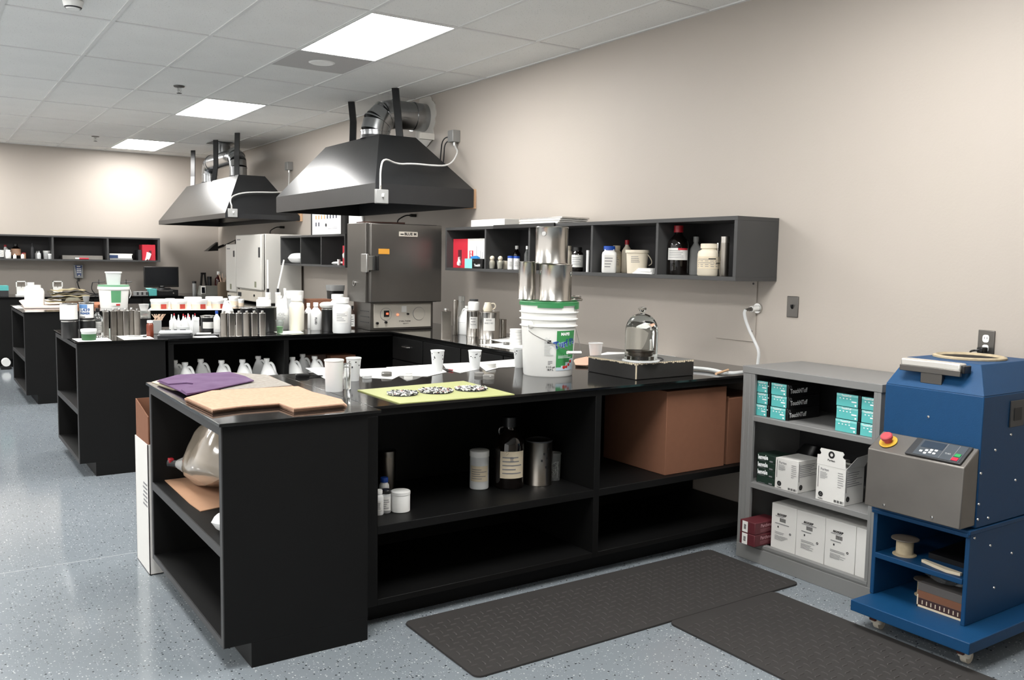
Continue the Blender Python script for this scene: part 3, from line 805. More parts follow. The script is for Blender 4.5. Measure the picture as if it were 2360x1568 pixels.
# teal glove cartons on the top shelf: faces look to -X
yL = [(2.905, 2.972), (2.790, 2.880)]
yR = [(2.395, 2.505), (2.300, 2.375)]
rows = ['bottom', 'middle', 'top']
cols = [(yL[0], 'far left column'), (yL[1], 'second column from the left'), (yR[0], 'third column from the left'), (yR[1], 'rightmost column')]
gh = .0585
for ci, ((y0, y1), cn) in enumerate(cols):
    for k in range(3):
        z0 = .7425+k*(gh+.0008)
        t, hx, hy, h = boxm('glove_box', 'teal glove carton, %s of the %s on the top shelf' % (rows[k], cn), 'box', 3.497+.004*(k % 2), 3.737, y0-.012, y1+.003, z0, z0+gh, BLACKP, 'teal glove cartons on the top shelf', bev=.003)
        ob('teal_front', G().box(-hx-.0012, -hx, -hy+.013, hy-.001, .001, h-.001), TEAL, t)
        ob('light_band', G().box(-hx-.0018, -hx-.0012, -hy+.013, hy-.001, h*.80, h-.003), TEALD, t)
        put_text('lettering', 'TouchNTuff', .0125, INKW, t, (-hx-.0025, .01, h*.84), rot=-PI/2, bold=.03, cond=.8)
        g = G()
        for q in range(4): yy = hy-.02-q*.018; g.box(-hx-.0025, -hx-.0014, yy-.003, yy+.003, h*.58, h*.66)
        g.box(-hx-.0025, -hx-.0014, -hy+.02, -hy+.045, h*.38, h*.48); g.box(-hx-.0025, -hx-.0014, -hy+.02, -hy+.028, h*.1, h*.24)
        ob('print_marks', g, INKW, t, kind='stuff')
        if ci in (1, 3):
            put_text('lettering', 'TouchNTuff', .030, INKW, t, (-hx+.075, -hy-.001, h*.42), bold=.03, cond=.85)
            g = G().lathe([(.006, 0), (.008, 0), (.008, .0008), (.006, .0008)], 16, closed=True).xf(Matrix.Translation((-hx+.012, -hy-.0008, h*.78)) @ Matrix.Rotation(PI/2, 4, 'X'))
            ob('round_mark', g, INKG, t)
        if ci == 2: put_text('lettering', 'TouchNTuff', .030, INKG, t, (-hx+.12, hy+.001, h*.45), rot=PI, bold=.02, cond=.85)
# middle shelf: dark green cartons, white cartons
for k in range(4):
    z0 = .4025+k*.0375
    t, hx, hy, h = boxm('green_carton', ['bottom', 'second lowest', 'second highest', 'top'][k]+' dark green carton of the stack at the left on the middle shelf', 'box', 3.50, 3.63, 2.845, 2.955, z0, z0+.0368, DGREEN, 'dark green cartons on the middle shelf', bev=.002)
    if k: put_text('lettering', 'lenvale', .030, INKW, t, (-hx-.001, .018, h*.55), rot=-PI/2, bold=.05, cond=.75, tilt=-.06)
    ob('print_marks', G().box(-hx-.0008, -hx, -hy+.012, -hy+.032, .004, .011).box(-hx-.0008, -hx, 0, hy-.01, .003, .0045), INKG, t, kind='stuff')
def puritan(y0, y1, z1, lab, x0=3.49, x1=3.63, rot=0, flap=False):
    z0 = .4025
    t, hx, hy, h = boxm('swab_box', lab, 'box', x0, x1, y0, y1, z0, z1, CARDW, 'white printed cartons on the middle shelf', bev=.0015, rot=rot)
    X = -hx-.001
    ob('side_stripe', G().box(X, -hx, hy-.012, hy-.010, h*.36, h*.95), INK, t)
    ob('side_stripe', G().box(-hx+.006, -hx+.008, -hy-.0008, -hy, h*.36, h*.95), INK, t)
    put_text('lettering', 'Puritan', .016, INKG, t, (X, hy-.045, h*.88), rot=-PI/2, bold=.02)
    put_text('lettering', 'Puritan', .009, INK, t, (X, hy-.028, h*.05), rot=-PI/2, bold=.02)
    for (c, nrm) in (((X, hy-.028, h*.18), 'x'), ((-hx+.022, -hy-.0008, h*.18), 'y')):
        Mx = Matrix.Translation(c) @ (Matrix.Rotation(-PI/2, 4, 'Y') if nrm == 'x' else Matrix.Rotation(PI/2, 4, 'X'))
        ob('round_logo', G().lathe([(.006, 0), (.0125, 0), (.0125, .0006), (.006, .0006)], 20, closed=True).xf(Mx).add(*G_pair(c, nrm)), INK, t)
    g = lines_geo(0, .05, h*.62, h*.82, 6, .25, 3); g.xf(Matrix.Translation((X, hy-.02, 0)) @ Matrix.Rotation(-PI/2, 4, 'Z')); ob('print_lines', g, INKG, t)
    g = lines_geo(0, .032, h*.45, h*.9, 7, .2, 5); g.xf(Matrix.Translation((X, -hy+.04, 0)) @ Matrix.Rotation(-PI/2, 4, 'Z')); ob('print_lines', g, INKG, t)
    g = G()
    for q in range(16):
        if q % 5 != 4: yy = -hy+.055-q*.0032; g.box(X, X+.0008, yy-.001, yy+.0009, h*.04, h*.11)
    ob('barcode', g, INK, t)
    g = lines_geo(-hx+.012, hx-.01, h*.5, h*.92, 7, .25, 9); g.xf(Matrix.Translation((0, -hy-.0002, 0))); ob('print_lines', g, INKG, t)
    return t, hx, hy, h
def G_pair(c, nrm):
    g = G(); cx, cy, cz = c
    if nrm == 'x': g.box(cx-.0006, cx, cy-.0018, cy+.0018, cz-.007, cz+.0); g.box(cx-.0006, cx, cy-.005, cy+.005, cz-.001, cz+.004)
    else: g.box(cx-.0018, cx+.0018, cy-.0006, cy, cz-.007, cz); g.box(cx-.005, cx+.005, cy-.0006, cy, cz-.001, cz+.004)
    return g.v, g.f
t, hx, hy, h = puritan(2.695, 2.832, .552, 'closed white printed carton right of the dark green stack', x1=3.66)
ob('top_flap', G().prism([(-hx, -hy), (hx, -hy), (hx, hy), (-hx, hy)], h, h+.003, .002), CARDW, t)
t, hx, hy, h = puritan(2.645, 2.760, .54, 'white printed carton half hidden between the two front white cartons', x0=3.68, x1=3.82)
t, hx, hy, h = puritan(2.435, 2.592, .572, 'opened white printed carton with a raised flap on the middle shelf', x1=3.63)
fl = [(hy, h), (hy-.002, h+.045), (hy-.016, h+.047), (hy-.022, h+.055), (hy-.014, h+.068), (hy-.02, h+.078), (-hy+.02, h+.078), (-hy+.012, h+.068), (-hy+.02, h+.055), (-hy+.012, h+.047), (-hy+.004, h+.045), (-hy+.002, h)]
g = G(); k = len(fl)
g.v = [(-hx-.001, y, z) for y, z in fl]+[(-hx+.001, y, z) for y, z in fl]
g.f = [tuple(range(k)), tuple(range(2*k-1, k-1, -1))]+[(i, (i+1) % k, (i+1) % k+k, i+k) for i in range(k)]
ob('raised_flap', g, CARDW, t)
ob('round_logo', G().lathe([(.008, 0), (.017, 0), (.017, .0006), (.008, .0006)], 20, closed=True).xf(Matrix.Translation((-hx-.0014, 0, h+.055)) @ Matrix.Rotation(-PI/2, 4, 'Y')), INK, t)
put_text('lettering', 'Puritan', .014, INK, t, (-hx-.002, 0, h+.028), rot=-PI/2, bold=.02)
ob('side_flap', G().hexa([(-hx+.004, -hy, h), (hx, -hy, h), (hx, -hy+.001, h), (-hx+.004, -hy+.001, h), (-hx+.03, -hy-.035, h+.06), (hx, -hy-.035, h+.07), (hx, -hy-.034, h+.07), (-hx+.03, -hy-.034, h+.06)]), CARDW, t)
g = G().loft([(0, .06, .075, 0, 0, 2.4), (.06, .065, .08, 0, 0, 2.2), (.10, .05, .06, .0, .01, 2), (.135, .015, .02, 0, .02, 2)], 18)
rnd = random.Random(5); g.v = [(x+rnd.uniform(-.006, .006), y+rnd.uniform(-.006, .006), z+(rnd.uniform(-.004, .004) if z > .01 else 0)) for x, y, z in g.v]
b = ob('black_bag', g, BLACKP, loc=(3.79, 2.42, .4025)); tag(b, 'crumpled black plastic bag behind the opened white carton', 'bag')
g = G().loft([(0, .04, .06, 0, 0, 3), (.13, .042, .06, 0, 0, 3), (.175, .02, .045, 0, -.02, 2)], 16)
b = ob('black_folder', g, BLACKP, loc=(3.80, 2.88, .4025)); tag(b, 'dark wrapped bundle behind the dark green cartons', 'bundle')
# bottom shelf: white cartons and maroon cartons
ed = [2.850, 2.700, 2.536, 2.372, 2.30]
for k in range(4):
    t, hx, hy, h = boxm('white_carton', ['first white carton on the bottom shelf, beside the maroon cartons', 'second white carton from the left on the bottom shelf', 'third white carton from the left on the bottom shelf', 'last white carton on the bottom shelf, half behind the blue cart'][k],
        'box', 3.50, 3.70, ed[k+1]+.001, ed[k]-.001, .0905, .322, CARDW, 'white cartons on the bottom shelf')
    if k < 3:
        X = -hx-.001
        put_text('lettering', 'MAXIGRIP', .015, INK, t, (X, .012, h*.78), rot=-PI/2, bold=.05, slant=.3, cond=.8)
        g = G()
        for q in range(9): yy = .022-q*.004; g.box(X, X+.0008, yy-.0013, yy+.001, h*.63, h*.71)
        ob('barcode', g, INK, t)
        for (a, b2, n, sd) in ((.72, .76, 1, 1), (.56, .61, 1, 2), (.35, .41, 2, 4), (.22, .33, 5, 6)):
            g = lines_geo(0, .085, h*a, h*b2, n, .3, sd+k); g.xf(Matrix.Translation((X, .05, 0)) @ Matrix.Rotation(-PI/2, 4, 'Z')); ob('print_lines', g, INKG, t)
        ob('round_mark', G().lathe([(.003, 0), (.0058, 0), (.0058, .0006), (.003, .0006)], 12, closed=True).xf(Matrix.Translation((X, -.042, h*.42)) @ Matrix.Rotation(-PI/2, 4, 'Y')).box(X-.0004, X, .028, .035, h*.49, h*.53), INK, t)
for k in range(2):
    t, hx, hy, h = boxm('maroon_carton', ('lower', 'upper')[k]+' maroon carton sticking out at the left end of the bottom shelf', 'box', 3.40, 3.58, 2.866, 2.962, .1015+k*.0615, .1015+k*.0615+.061, MAROON, 'maroon cartons on the bottom shelf', bev=.004)
    ob('end_label', G().box(-hx-.0008, -hx, -.002, .032, .003, h-.003), LABW, t)
    g = G()
    for q in range(5): g.box(-hx-.0014, -hx-.0008, .008, .022, h*.3+q*.005, h*.3+q*.005+.003)
    ob('barcode', g, INK, t)
    put_text('lettering', 'Parchment P', .024, mat('rose_ink', (196, 150, 156), rough=.6), t, (.01, -hy-.001, h*.68), bold=.02, cond=.95)
    g = lines_geo(-hx+.04, hx-.03, h*.15, h*.45, 3, .25, 2+k); g.xf(Matrix.Translation((0, -hy-.0002, 0))); ob('print_lines', g, mat('rose_ink2', (150, 100, 106), rough=.6), t)

# ================================================================== blue machine on its cart
t = thing('blue_mixing_machine', 'blue and steel lab machine with a control panel, on a cart by the wall', 'machine', (3.6, 1.95, .51))
fx, rx, yn, yf = 3.335, 3.875, 1.75, 2.16
z0, z1, z2 = .505, 1.015, 1.125
ob('cabinet', G().box(fx, rx, yn, yf, z0, z1), BLUEM, t, world=True, bev=.004)
ob('sloped_top', G().hexa([(fx, yn, z1), (rx, yn, z1), (rx, yf, z1), (fx, yf, z1), (3.43, 1.82, z2), (rx-.03, 1.82, z2), (rx-.03, 2.13, z2), (3.43, 2.13, z2)]), BLUEM, t, world=True, flat=True, bev=.003)
oc = (3.645, 1.985)
ob('opening_rim', G().lathe([(.115, z2+.001), (.14, z2+.001), (.14, z2+.008), (.128, z2+.012), (.115, z2+.004)], 36, oc, closed=True), CORK, t, world=True)
ob('dark_opening', G().cyl(.115, z2+.0005, z2+.002, 36, oc), mat('dark_hole', (22, 16, 12), rough=.9), t, world=True)
# handle bar on the sloping front
g = G().box(3.345, 3.395, 1.855, 2.105, 1.098, 1.128); hb = ob('handle_bar', g, mat('bright_bar', (226, 224, 218), rough=.25, metal=.6), t, world=True, bev=.006)
sub('bar_lip', G().box(3.338, 3.352, 1.85, 2.105, 1.078, 1.102), BRUSH, t, hb, bev=.002)
sub('bracket', G().box(3.352, 3.37, 1.93, 2.02, 1.035, 1.08), BRUSH, t, hb, bev=.002)
sub('end_cap', G().box(3.35, 3.40, 1.84, 1.852, 1.09, 1.12), BLACKP, t, hb, bev=.003)
# steel console
con = G().hexa([(3.23, yn+.004, .515), (fx-.001, yn+.004, .515), (fx-.001, yf, .515), (3.23, yf, .515), (3.235, yn+.004, .752), (fx-.001, yn+.004, .815), (fx-.001, yf, .815), (3.235, yf, .752)])
cn = ob('console', con, BRUSHD, t, world=True, bev=.004)
sl = math.atan2(.063, .10)
def console_local(u, v, up=0.0):       # u along +Y from near edge, v up the slope (m)
    return Vector((3.235+v*math.cos(sl)-up*math.sin(sl), yn+.004+u, .7555+v*math.sin(sl)+up*math.cos(sl)))
def slab(name, u0, u1, v0, v1, th, m, up=0.0):
    p = [console_local(u0, v0, up), console_local(u1, v0, up), console_local(u1, v1, up), console_local(u0, v1, up), console_local(u0, v0, up+th), console_local(u1, v0, up+th), console_local(u1, v1, up+th), console_local(u0, v1, up+th)]
    p = [p[0], p[3], p[2], p[1], p[4], p[7], p[6], p[5]]
    return G().hexa([tuple(q) for q in p])
sc_ = sub('keypad', slab('k', .018, .245, .006, .108, .006, BLACKP), DARKP, t, cn, bev=.002)
o = ob('keypad_face', slab('k', .03, .215, .012, .102, .001, BLACKP, .006), mat('keypad_face', (74, 80, 86), rough=.3), t, world=True)
ob('display_window', slab('k', .115, .205, .058, .096, .001, SCREEN, .007), mat('lcd_blue', (52, 62, 74), rough=.2), t, world=True)
ob('divider_lines', slab('k', .108, .110, .014, .1, .0006, INKG, .0072).add(*(lambda q: (q.v, q.f))(slab('k', .062, .064, .014, .1, .0006, INKG, .0072))), INKG, t, world=True)
ob('start_button', slab('k', .036, .058, .038, .054, .0025, GREENP, .007), mat('green_key', (40, 150, 80), rough=.4), t, world=True)
ob('stop_button', slab('k', .036, .06, .016, .032, .0025, RED, .007), mat('red_key', (205, 30, 60), rough=.4), t, world=True)
for (u, v) in ((.185, .03), (.165, .038), (.148, .03), (.148, .044), (.165, .022), (.13, .046), (.13, .028)):
    ob('key', slab('k', u, u+.011, v, v+.009, .0015, INKW, .007), INKW, t, world=True)
put_text('lettering', 'START', .008, INKW, t, console_local(.085, .045, .009)-origin_of(t), rot=-PI/2)
eb = console_local(.345, .055)
Mx = Matrix.Translation(eb) @ Matrix.Rotation(-sl, 4, 'Y')
ob('emergency_ring', G().lathe([(.0, 0), (.036, 0), (.036, .003), (0, .003)], 28).xf(Mx), YELL, t, world=True)
ob('emergency_button', G().lathe([(.016, .003), (.016, .018), (.023, .02), (.024, .032), (.02, .036), (0, .037)], 24).xf(Mx), mat('faded_red', (190, 74, 82), rough=.4), t, world=True)
def bolt(x, y, z, nrm='x', m=ALU):
    M = Matrix.Translation((x, y, z)) @ (Matrix.Rotation(-PI/2, 4, 'Y') if nrm == 'x' else Matrix.Rotation(PI/2, 4, 'X'))
    return G().lathe([(.006, 0), (.005, .003), (0, .004)], 10).xf(M)
for (x, y, z) in ((fx, 1.965, .905), (3.23, 2.07, .535), (3.23, 1.865, .537)): ob('bolt', bolt(x, y, z), ALU, t, world=True)
for (x, z) in ((3.345, .60), (3.42, .535), (3.345, .54), (3.55, .85), (3.44, .80), (3.61, .66), (3.70, .82), (3.345, .72)): ob('bolt', bolt(x, yn, z, 'y'), ALU, t, world=True)
v = ob('side_vent', G().box(3.53, 3.635, yn-.006, yn, .88, .985), DARKP, t, world=True, bev=.002)
sub('vent_slot', G().box(3.555, 3.61, yn-.008, yn-.006, .905, .955), INK, t, v)
# cart
t = thing('machine_cart', 'blue cart on white casters carrying the blue machine', 'cart', (3.6, 1.95, 0))
B = lambda n, *a, m=BLUEM, **k: ob(n, G().box(*a), m, t, world=True, bev=.003, **k)
cz = .115
B('base_tray', 3.165, 3.86, 1.655, 2.235-.08, cz-.035, cz+.01)
B('side_panel', 3.30, 3.88, 1.75, 1.768, cz+.01, .485); B('side_panel', 3.30, 3.88, 2.142, 2.16, cz+.01, .485)
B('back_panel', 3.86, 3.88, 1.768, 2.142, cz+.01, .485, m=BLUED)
B('top_panel', 3.29, 3.88, 1.745, 2.165, .485, .503)
B('shelf', 3.295, 3.86, 1.768, 2.142, .285, .308)
B('front_rail', 3.285, 3.30, 1.75, 2.16, .475, .492)
for z_, x_ in ((.42, 3.45), (.36, 3.62), (.24, 3.5), (.44, 3.75), (.47, 3.33)): ob('bolt', bolt(x_, 1.75, z_, 'y'), ALU, t, world=True)
for (x, y) in ((3.255, 1.72), (3.255, 2.09), (3.79, 1.72), (3.79, 2.09)):
    c = ob('caster', G().loft([(.028, .012, .022, 0, 0, 3), (.055, .028, .026, 0, 0, 3), (.079, .024, .024, .0, 0, 3)], 16), mat('caster_white', (218, 212, 198), rough=.45), t, loc=(x-t.location.x, y-t.location.y, 0))
    ob('wheel', G().cyl(.026, -.012, .012, 20).xf(Matrix.Translation((.018, 0, .0265)) @ Matrix.Rotation(PI/2, 4, 'X')), mat('wheel_cream', (200, 192, 176), rough=.5), c)
    ob('brake_pedal', G().box(-.034, -.012, -.014, .014, .045, .062), mat('brake_brown', (70, 34, 26), rough=.5), c, bev=.003)
# things on the cart
def pulley(lab, p, r, h, m=CORK):
    t = thing('cable_spool', lab, 'spool', p)
    ob('top_flange', G().lathe([(r, h*.84), (r*.95, h*.97), (0, h)], 28), mat('flange_grey', (84, 80, 76), rough=.5), t) if False else ob('top_flange', G().lathe([(r*.6, h*.80), (r, h*.9), (r*.98, h*.95), (r*.5, h), (0, h)], 28), mat('flange_grey', (92, 84, 76), rough=.5), t)
    ob('core', G().lathe([(r*.72, .001), (r*.62, h*.12), (r*.62, h*.8)], 24), m, t)
    ob('foot_flange', G().lathe([(r*.85, 0), (r*.85, h*.05), (r*.65, h*.1), (0, h*.1)], 24), m, t)
pulley('small worn round block with a dark disc on top, on the cart shelf', (3.37, 2.055, .3085), .055, .075)
pulley('small worn round block on the cart base behind the brown tray', (3.47, 2.02, cz+.0105), .042, .075)
o = ob('curved_slat', G().prism([(3.32, 1.79), (3.335, 1.79), (3.345, 1.87), (3.36, 1.96), (3.345, 1.965), (3.325, 1.90), (3.31, 1.84)], .3085, .320), LABC, world=True); tag(o, 'curved pale strip lying at the front of the cart shelf', 'strip')
o = ob('black_sheet', G().prism([(3.42, 1.79), (3.80, 1.79), (3.80, 2.0), (3.42, 1.98)], .3085, .33, .004), BLACKP, world=True); tag(o, 'dark flat plate lying deeper on the cart shelf', 'plate')
t = thing('compartment_tray', 'brown tray with white-edged dark compartments on the cart base', 'tray', (3.40, 1.875, cz+.0105))
ob('tray_body', G().box(-.06, .16, -.095, .095, 0, .10), mat('tray_grey', (92, 88, 86), rough=.6), t, bev=.002)
ob('brown_band', G().box(-.062, -.06, -.095, .095, .038, .068), CARD, t)
ob('dark_band', G().box(-.0615, -.06, -.095, .095, .008, .036), mat('band_maroon', (58, 34, 34), rough=.6), t)
g = G().box(-.063, -.0615, -.095, .095, 0, .008).box(-.063, -.0615, -.095, -.09, 0, .05).box(-.063, -.0615, .09, .095, 0, .05)
ob('white_edge', g, LABC, t)
g = G()
for k in range(9): y_ = -.078+k*.0185; g.box(-.0625, -.0615, y_, y_+.004, .014, .03)
ob('pegs', g, LABC, t)
g = G(); rnd = random.Random(8); g.sphere(.07, (0, 0, .0), 16, 10, (.9, 1.25, .38)); g.v = [(x+rnd.uniform(-.008, .008), y+rnd.uniform(-.01, .01), max(0.0, z+.025+rnd.uniform(-.006, .006))) for x, y, z in g.v]
o = ob('plastic_bag', g, mat('thin_clear_bag', (170, 175, 178), rough=.2, trans=.85), loc=(3.43, 1.90, cz+.0105+.101)); tag(o, 'crumpled clear plastic bag lying over the brown tray', 'bag')

# ================================================================== floor mats
def floor_mat_thing(lab, poly, z0, z1, box):
    t = thing('floor_mat', lab, 'mat', ((box[0]+box[1])/2, (box[2]+box[3])/2, z0))
    ob('mat_base', G().prism(poly, z0, z1-.003), RUBBER, t, world=True, bev=.002)
    g = G(); s = .040; n = 0
    nx = int((box[1]-box[0]-.06)/s); ny = int((box[3]-box[2]-.06)/s)
    for i in range(nx):
        for j in range(ny):
            x = box[0]+.04+i*s; y = box[2]+.04+j*s
            a, b = (.015, .0028) if (i+j) % 2 else (.0028, .015)
            g.hexa([(x-a, y-b, z1-.0031), (x+a, y-b, z1-.0031), (x+a, y+b, z1-.0031), (x-a, y+b, z1-.0031), (x-a*.8, y-b*.5, z1), (x+a*.8, y-b*.5, z1), (x+a*.8, y+b*.5, z1), (x-a*.8, y+b*.5, z1)])
    ob('tread_pattern', g, mat('tread_rubber', (74, 71, 70), rough=.6, noise=.3, nscale=9), t, world=True, flat=True, kind='stuff')
def rounded(x0, x1, y0, y1, r=.03):
    o = []
    for cx, cy, a in ((x1-r, y0+r, -90), (x1-r, y1-r, 0), (x0+r, y1-r, 90), (x0+r, y0+r, 180)):
        for k in range(5): o.append((cx+r*math.cos(R(a+k*22.5)), cy+r*math.sin(R(a+k*22.5))))
    return o
floor_mat_thing('dark rubber mat lying along the foot of the near bench', rounded(1.62, 3.405, 2.592, 3.165), 0.0005, .013, (1.62, 3.405, 2.592, 3.165))
floor_mat_thing('dark rubber mat running toward the camera from the near mat to the blue cart', rounded(2.555, 3.215, .9, 2.588), 0.0005, .013, (2.555, 3.215, .9, 2.588))

# ================================================================== generic small things
PROF = {
 'bottle': ([(0, 0), (.93, 0), (1, .03), (1, .60), (.93, .68), (.45, .80), (.36, .83), (.36, .90)], (.44, .86, 1.0)),
 'jar': ([(0, 0), (.92, 0), (1, .04), (1, .68), (.93, .76), (.72, .81), (.68, .83), (.68, .88)], (.78, .85, 1.0)),
 'wide': ([(0, 0), (.93, 0), (1, .02), (1, .80), (.97, .84), (.95, .86)], (1.03, .84, 1.0)),
 'tub': ([(0, 0), (.86, 0), (.88, .02), (1, .80)], (1.05, .78, 1.0)),
 'squeeze': ([(0, 0), (.95, 0), (1, .03), (1, .48), (.88, .56), (.5, .60)], None),
 'jug': ([(0, 0), (.95, 0), (1, .03), (1, .60), (.85, .70), (.38, .86), (.34, .88), (.34, .92)], (.42, .88, 1.0)),
}
def flatten(pts): return pts
def bottle(name, lab, cat, px, py, w, h, prof, body, cap, z=TOP, label=None, group=None, rot=0.0, ps=None, n=24, p=None, square=None):
    """px/py near base edge in the photograph, w/h its width and height there"""
    if ps: P, r, H = ps
    else: P, r, H = place(px, py, w, h, z)
    P = Vector(P); P.z = z
    t = thing(name, lab, cat, P, face(P)+rot, group)
    pr, cp = PROF[prof]
    if square:
        g = G().loft([(b*H, a*r if a else r*.9, (a if a else .9)*r*square[1], 0, 0, square[0] if a > .6 else 2.2) for a, b in pr[1:]], n)
    else: g = G().lathe([(a*r, b*H) for a, b in pr]+[(0, pr[-1][1]*H)], n)
    ob('body', g, body, t)
    if cp:
        a, b, c = cp; ob('cap', G().lathe([(a*r, b*H), (a*r, c*H-.002), (a*r*.93, c*H), (0, c*H)], n), cap, t)
    if label:
        lm, l0, l1, half = label
        if square:
            ry = r*square[1]; ob('paper_label', G().box(-r*half/90, r*half/90, -ry-.001, -ry+.001, H*l0, H*l1), lm, t)
            g = lines_geo(-r*half/100, r*half/110, H*(l0+(l1-l0)*.1), H*(l1-(l1-l0)*.12), 4, .3, int(px)); g.xf(Matrix.Translation((0, -ry-.001, 0)))
            ob('print_lines', g, INKG, t)
        else:
            ob('paper_label', G().patch(r+.0002, H*l0, H*l1, -90-half, -90+half, 12), lm, t)
            if w*1.0 > 17 or ps: ob('print_lines', wrap_lines(r+.0008, H*(l0+(l1-l0)*.12), H*(l1-(l1-l0)*.15), -90-half*.8, -90+half*.8, 5, .28, int(px or 3)), INKG, t)
    return t, r, H
def paint_can(lab, px, py, w, h, body=BLACKP, z=TOP, label=None, p=None, lid=ALU, name='paint_can', bail=False, group=None, ps=None, ears=False, inverted=False):
    if ps: P, r, H = ps
    else: P, r, H = place(px, py, w, h, z)
    P = Vector(P); P.z = z
    t = thing(name, lab, 'can', P, face(P), group)
    ob('body', G().lathe([(0, .002), (r*.97, .002), (r, 0), (r, .004), (r*.985, .006), (r*.985, H-.010), (r, H-.008), (r, H-.003), (r*.95, H-.001)], 32), body, t)
    ob('lid', G().lathe([(r*1.005, H-.007), (r*1.005, H-.001), (r*.92, H), (r*.90, H-.004), (0, H-.004)], 32), lid, t)
    if label:
        lm, l0, l1, half = label
        ob('paper_label', G().patch(r*.985+.0004, H*l0, H*l1, -90-half, -90+half, 14), lm, t)
    if bail or ears:
        for s in (-1, 1):
            ob('ear', G().lathe([(.012, 0), (.010, .004), (0, .006)], 12).xf(Matrix.Translation((s*r*.98, 0, H*.80)) @ Matrix.Rotation(s*PI/2, 4, 'Y')), body if not ears else ALU, t)
    if bail:
        pts = [(r*1.03*math.cos(a), -r*.35*math.sin(a), H*.80+(.0 if bail == 1 else 1)*r*.7*math.sin(a)) for a in [PI*k/12 for k in range(13)]]
        ob('wire_bail', G().tube(pts, .0018, 5), ALU, t)
    return t, r, H
def flask_can(lab, px, py, w, h, z=TOP, group='tin flasks', m=STEEL, rot=0.0, depth=1.35, ps=None):
    P, r, H = ps or place(px, py, w, h, z); P = Vector(P); P.z = z; P += Vector((P.x, P.y, 0)).normalized()*r*(depth-1)
    t = thing('tin_flask', lab, 'tin', P, face(P)+rot, group)
    b = H*.90
    ob('body', G().loft([(0, r, r*depth, 0, 0, 9), (.003, r*.98, r*depth*.98, 0, 0, 9), (b-.004, r*.98, r*depth*.98, 0, 0, 9), (b, r, r*depth, 0, 0, 9), (b+.002, r*.9, r*depth*.9, 0, 0, 6)], 28), m, t)
    ob('neck', G().cyl(r*.38, b, b+(H-b)*.45, 16), m, t)
    ob('screw_cap', G().lathe([(r*.44, b+(H-b)*.4), (r*.44, H-.001), (r*.40, H), (0, H)], 16), ALU, t)
    return t
def cup(lab, px, py, w, h, m=CLEARP, fill=None, lvl=.6, z=TOP, group='plastic mixing cups', name='plastic_cup', base=.68, smear=False, cat='cup'):
    P, r, H = place(px, py, w*base, h, z); R_ = r/base; P.z = z
    t = thing(name, lab, cat, P, face(P), group)
    ob('cup_wall', G().lathe([(0, 0), (r, 0), (R_*.94, H*.93), (R_, H*.95), (R_, H*.985), (R_*.97, H), (R_*.91, H*.93), (r*.94, .003), (0, .003)], 28), m, t)
    if fill:
        rt = r*.93+(R_*.9-r*.93)*lvl
        ob('contents', G().lathe([(0, .0035), (r*.93, .0035), (rt, H*lvl), (rt*.6, H*lvl*.97), (0, H*lvl*.95)], 24), fill, t)
    if smear:
        rnd = random.Random(int(px)); g = G()
        for k in range(7):
            a = -90+rnd.uniform(-60, 60); zz = H*rnd.uniform(.55, .9); rr = r+(R_*.95-r)*zz/H
            g.patch(rr+.0006, zz, zz+H*rnd.uniform(.03, .08), a, a+rnd.uniform(5, 16), 2)
        ob('dark_smears', g, DARKP, t, kind='stuff')
    return t, r, H, R_
def puck(lab, px, py, w, h, m, z=TOP, group='small round samples', lift=.0):
    P, r, H = place(px, py, w, max(h, 2), z); P.z = z+lift
    H = min(H, r*.75)
    t = thing('sample_disc', lab, 'sample', P, 0, group)
    ob('disc', G().lathe([(0, 0), (r, 0), (r, H*.85), (r*.95, H), (0, H)], 24), m, t)
    ob('rim', G().lathe([(r*1.0, H*.7), (r*1.03, H*.75), (r*1.0, H*.8)], 24), ALU, t)
    return t
def sheet(name, lab, cat, poly, m, z, th=.0015, group=None, wob=.0):
    pts = [at(x, y, z=z) for x, y in poly]
    a = sum((pts[i].x*pts[(i+1) % len(pts)].y-pts[(i+1) % len(pts)].x*pts[i].y) for i in range(len(pts)))
    if a < 0: pts = pts[::-1]
    o = ob(name, G().prism([(p.x, p.y) for p in pts], z, z+th, wob), m, world=True); tag(o, lab, cat, group); return o

# ------------------------------------------------------------------ near bench: big pail and cans
P, r, H = place(1262, 869, 112, 166, TOP); P.z = TOP
t = thing('plastic_pail', 'tall white pail with a green lid and green label standing on the near bench', 'bucket', P, face(P))
Rt = .146; Rb = .127; H = .372
f = lambda z: Rb+(Rt-Rb)*z/H
pr = [(0, 0), (Rb*.97, 0), (Rb, .006)]
for zz in (.255, .29, .325): pr += [(f(zz-.004), zz-.006), (f(zz)+.010, zz-.001), (f(zz)+.010, zz+.001), (f(zz+.004), zz+.005)]
pr += [(f(H-.01), H-.014), (f(H)+.004, H-.012), (f(H)+.004, H-.002), (f(H)-.004, H), (0, H-.004)]
ob('pail_body', G().lathe(pr, 48), WHITE, t)
g = G().lathe([(0, H-.001), (Rt+.006, H-.001), (Rt+.007, H+.004), (Rt-.004, H+.008), (Rt-.016, H+.003), (0, H+.003)], 48)
g.patch(Rt+.0055, H-.022, H, -112, -62, 12, .002); g.patch(Rt+.0055, H-.03, H, -30, 5, 8, .002); g.patch(Rt+.0055, H-.012, H, -180, -112, 12, .002)
g.patch(Rt+.0055, H-.012, H, -62, -30, 8, .002)
ob('green_lid', g, GREENP, t)
fl = lambda z: f(z)+.0012
ob('green_label', G().patch(f(.04)+.0008, .04, .235, -72, -22, 16, rt=f(.235)+.0008), GREENL, t)
g = G()
for k, (a, b_, h0) in enumerate(((-72, -58, .050), (-60, -46, .058), (-48, -34, .075), (-36, -22, .092))): g.patch(f(.03)+.0013, .034, h0, a, b_, 5, rt=f(h0)+.0013)
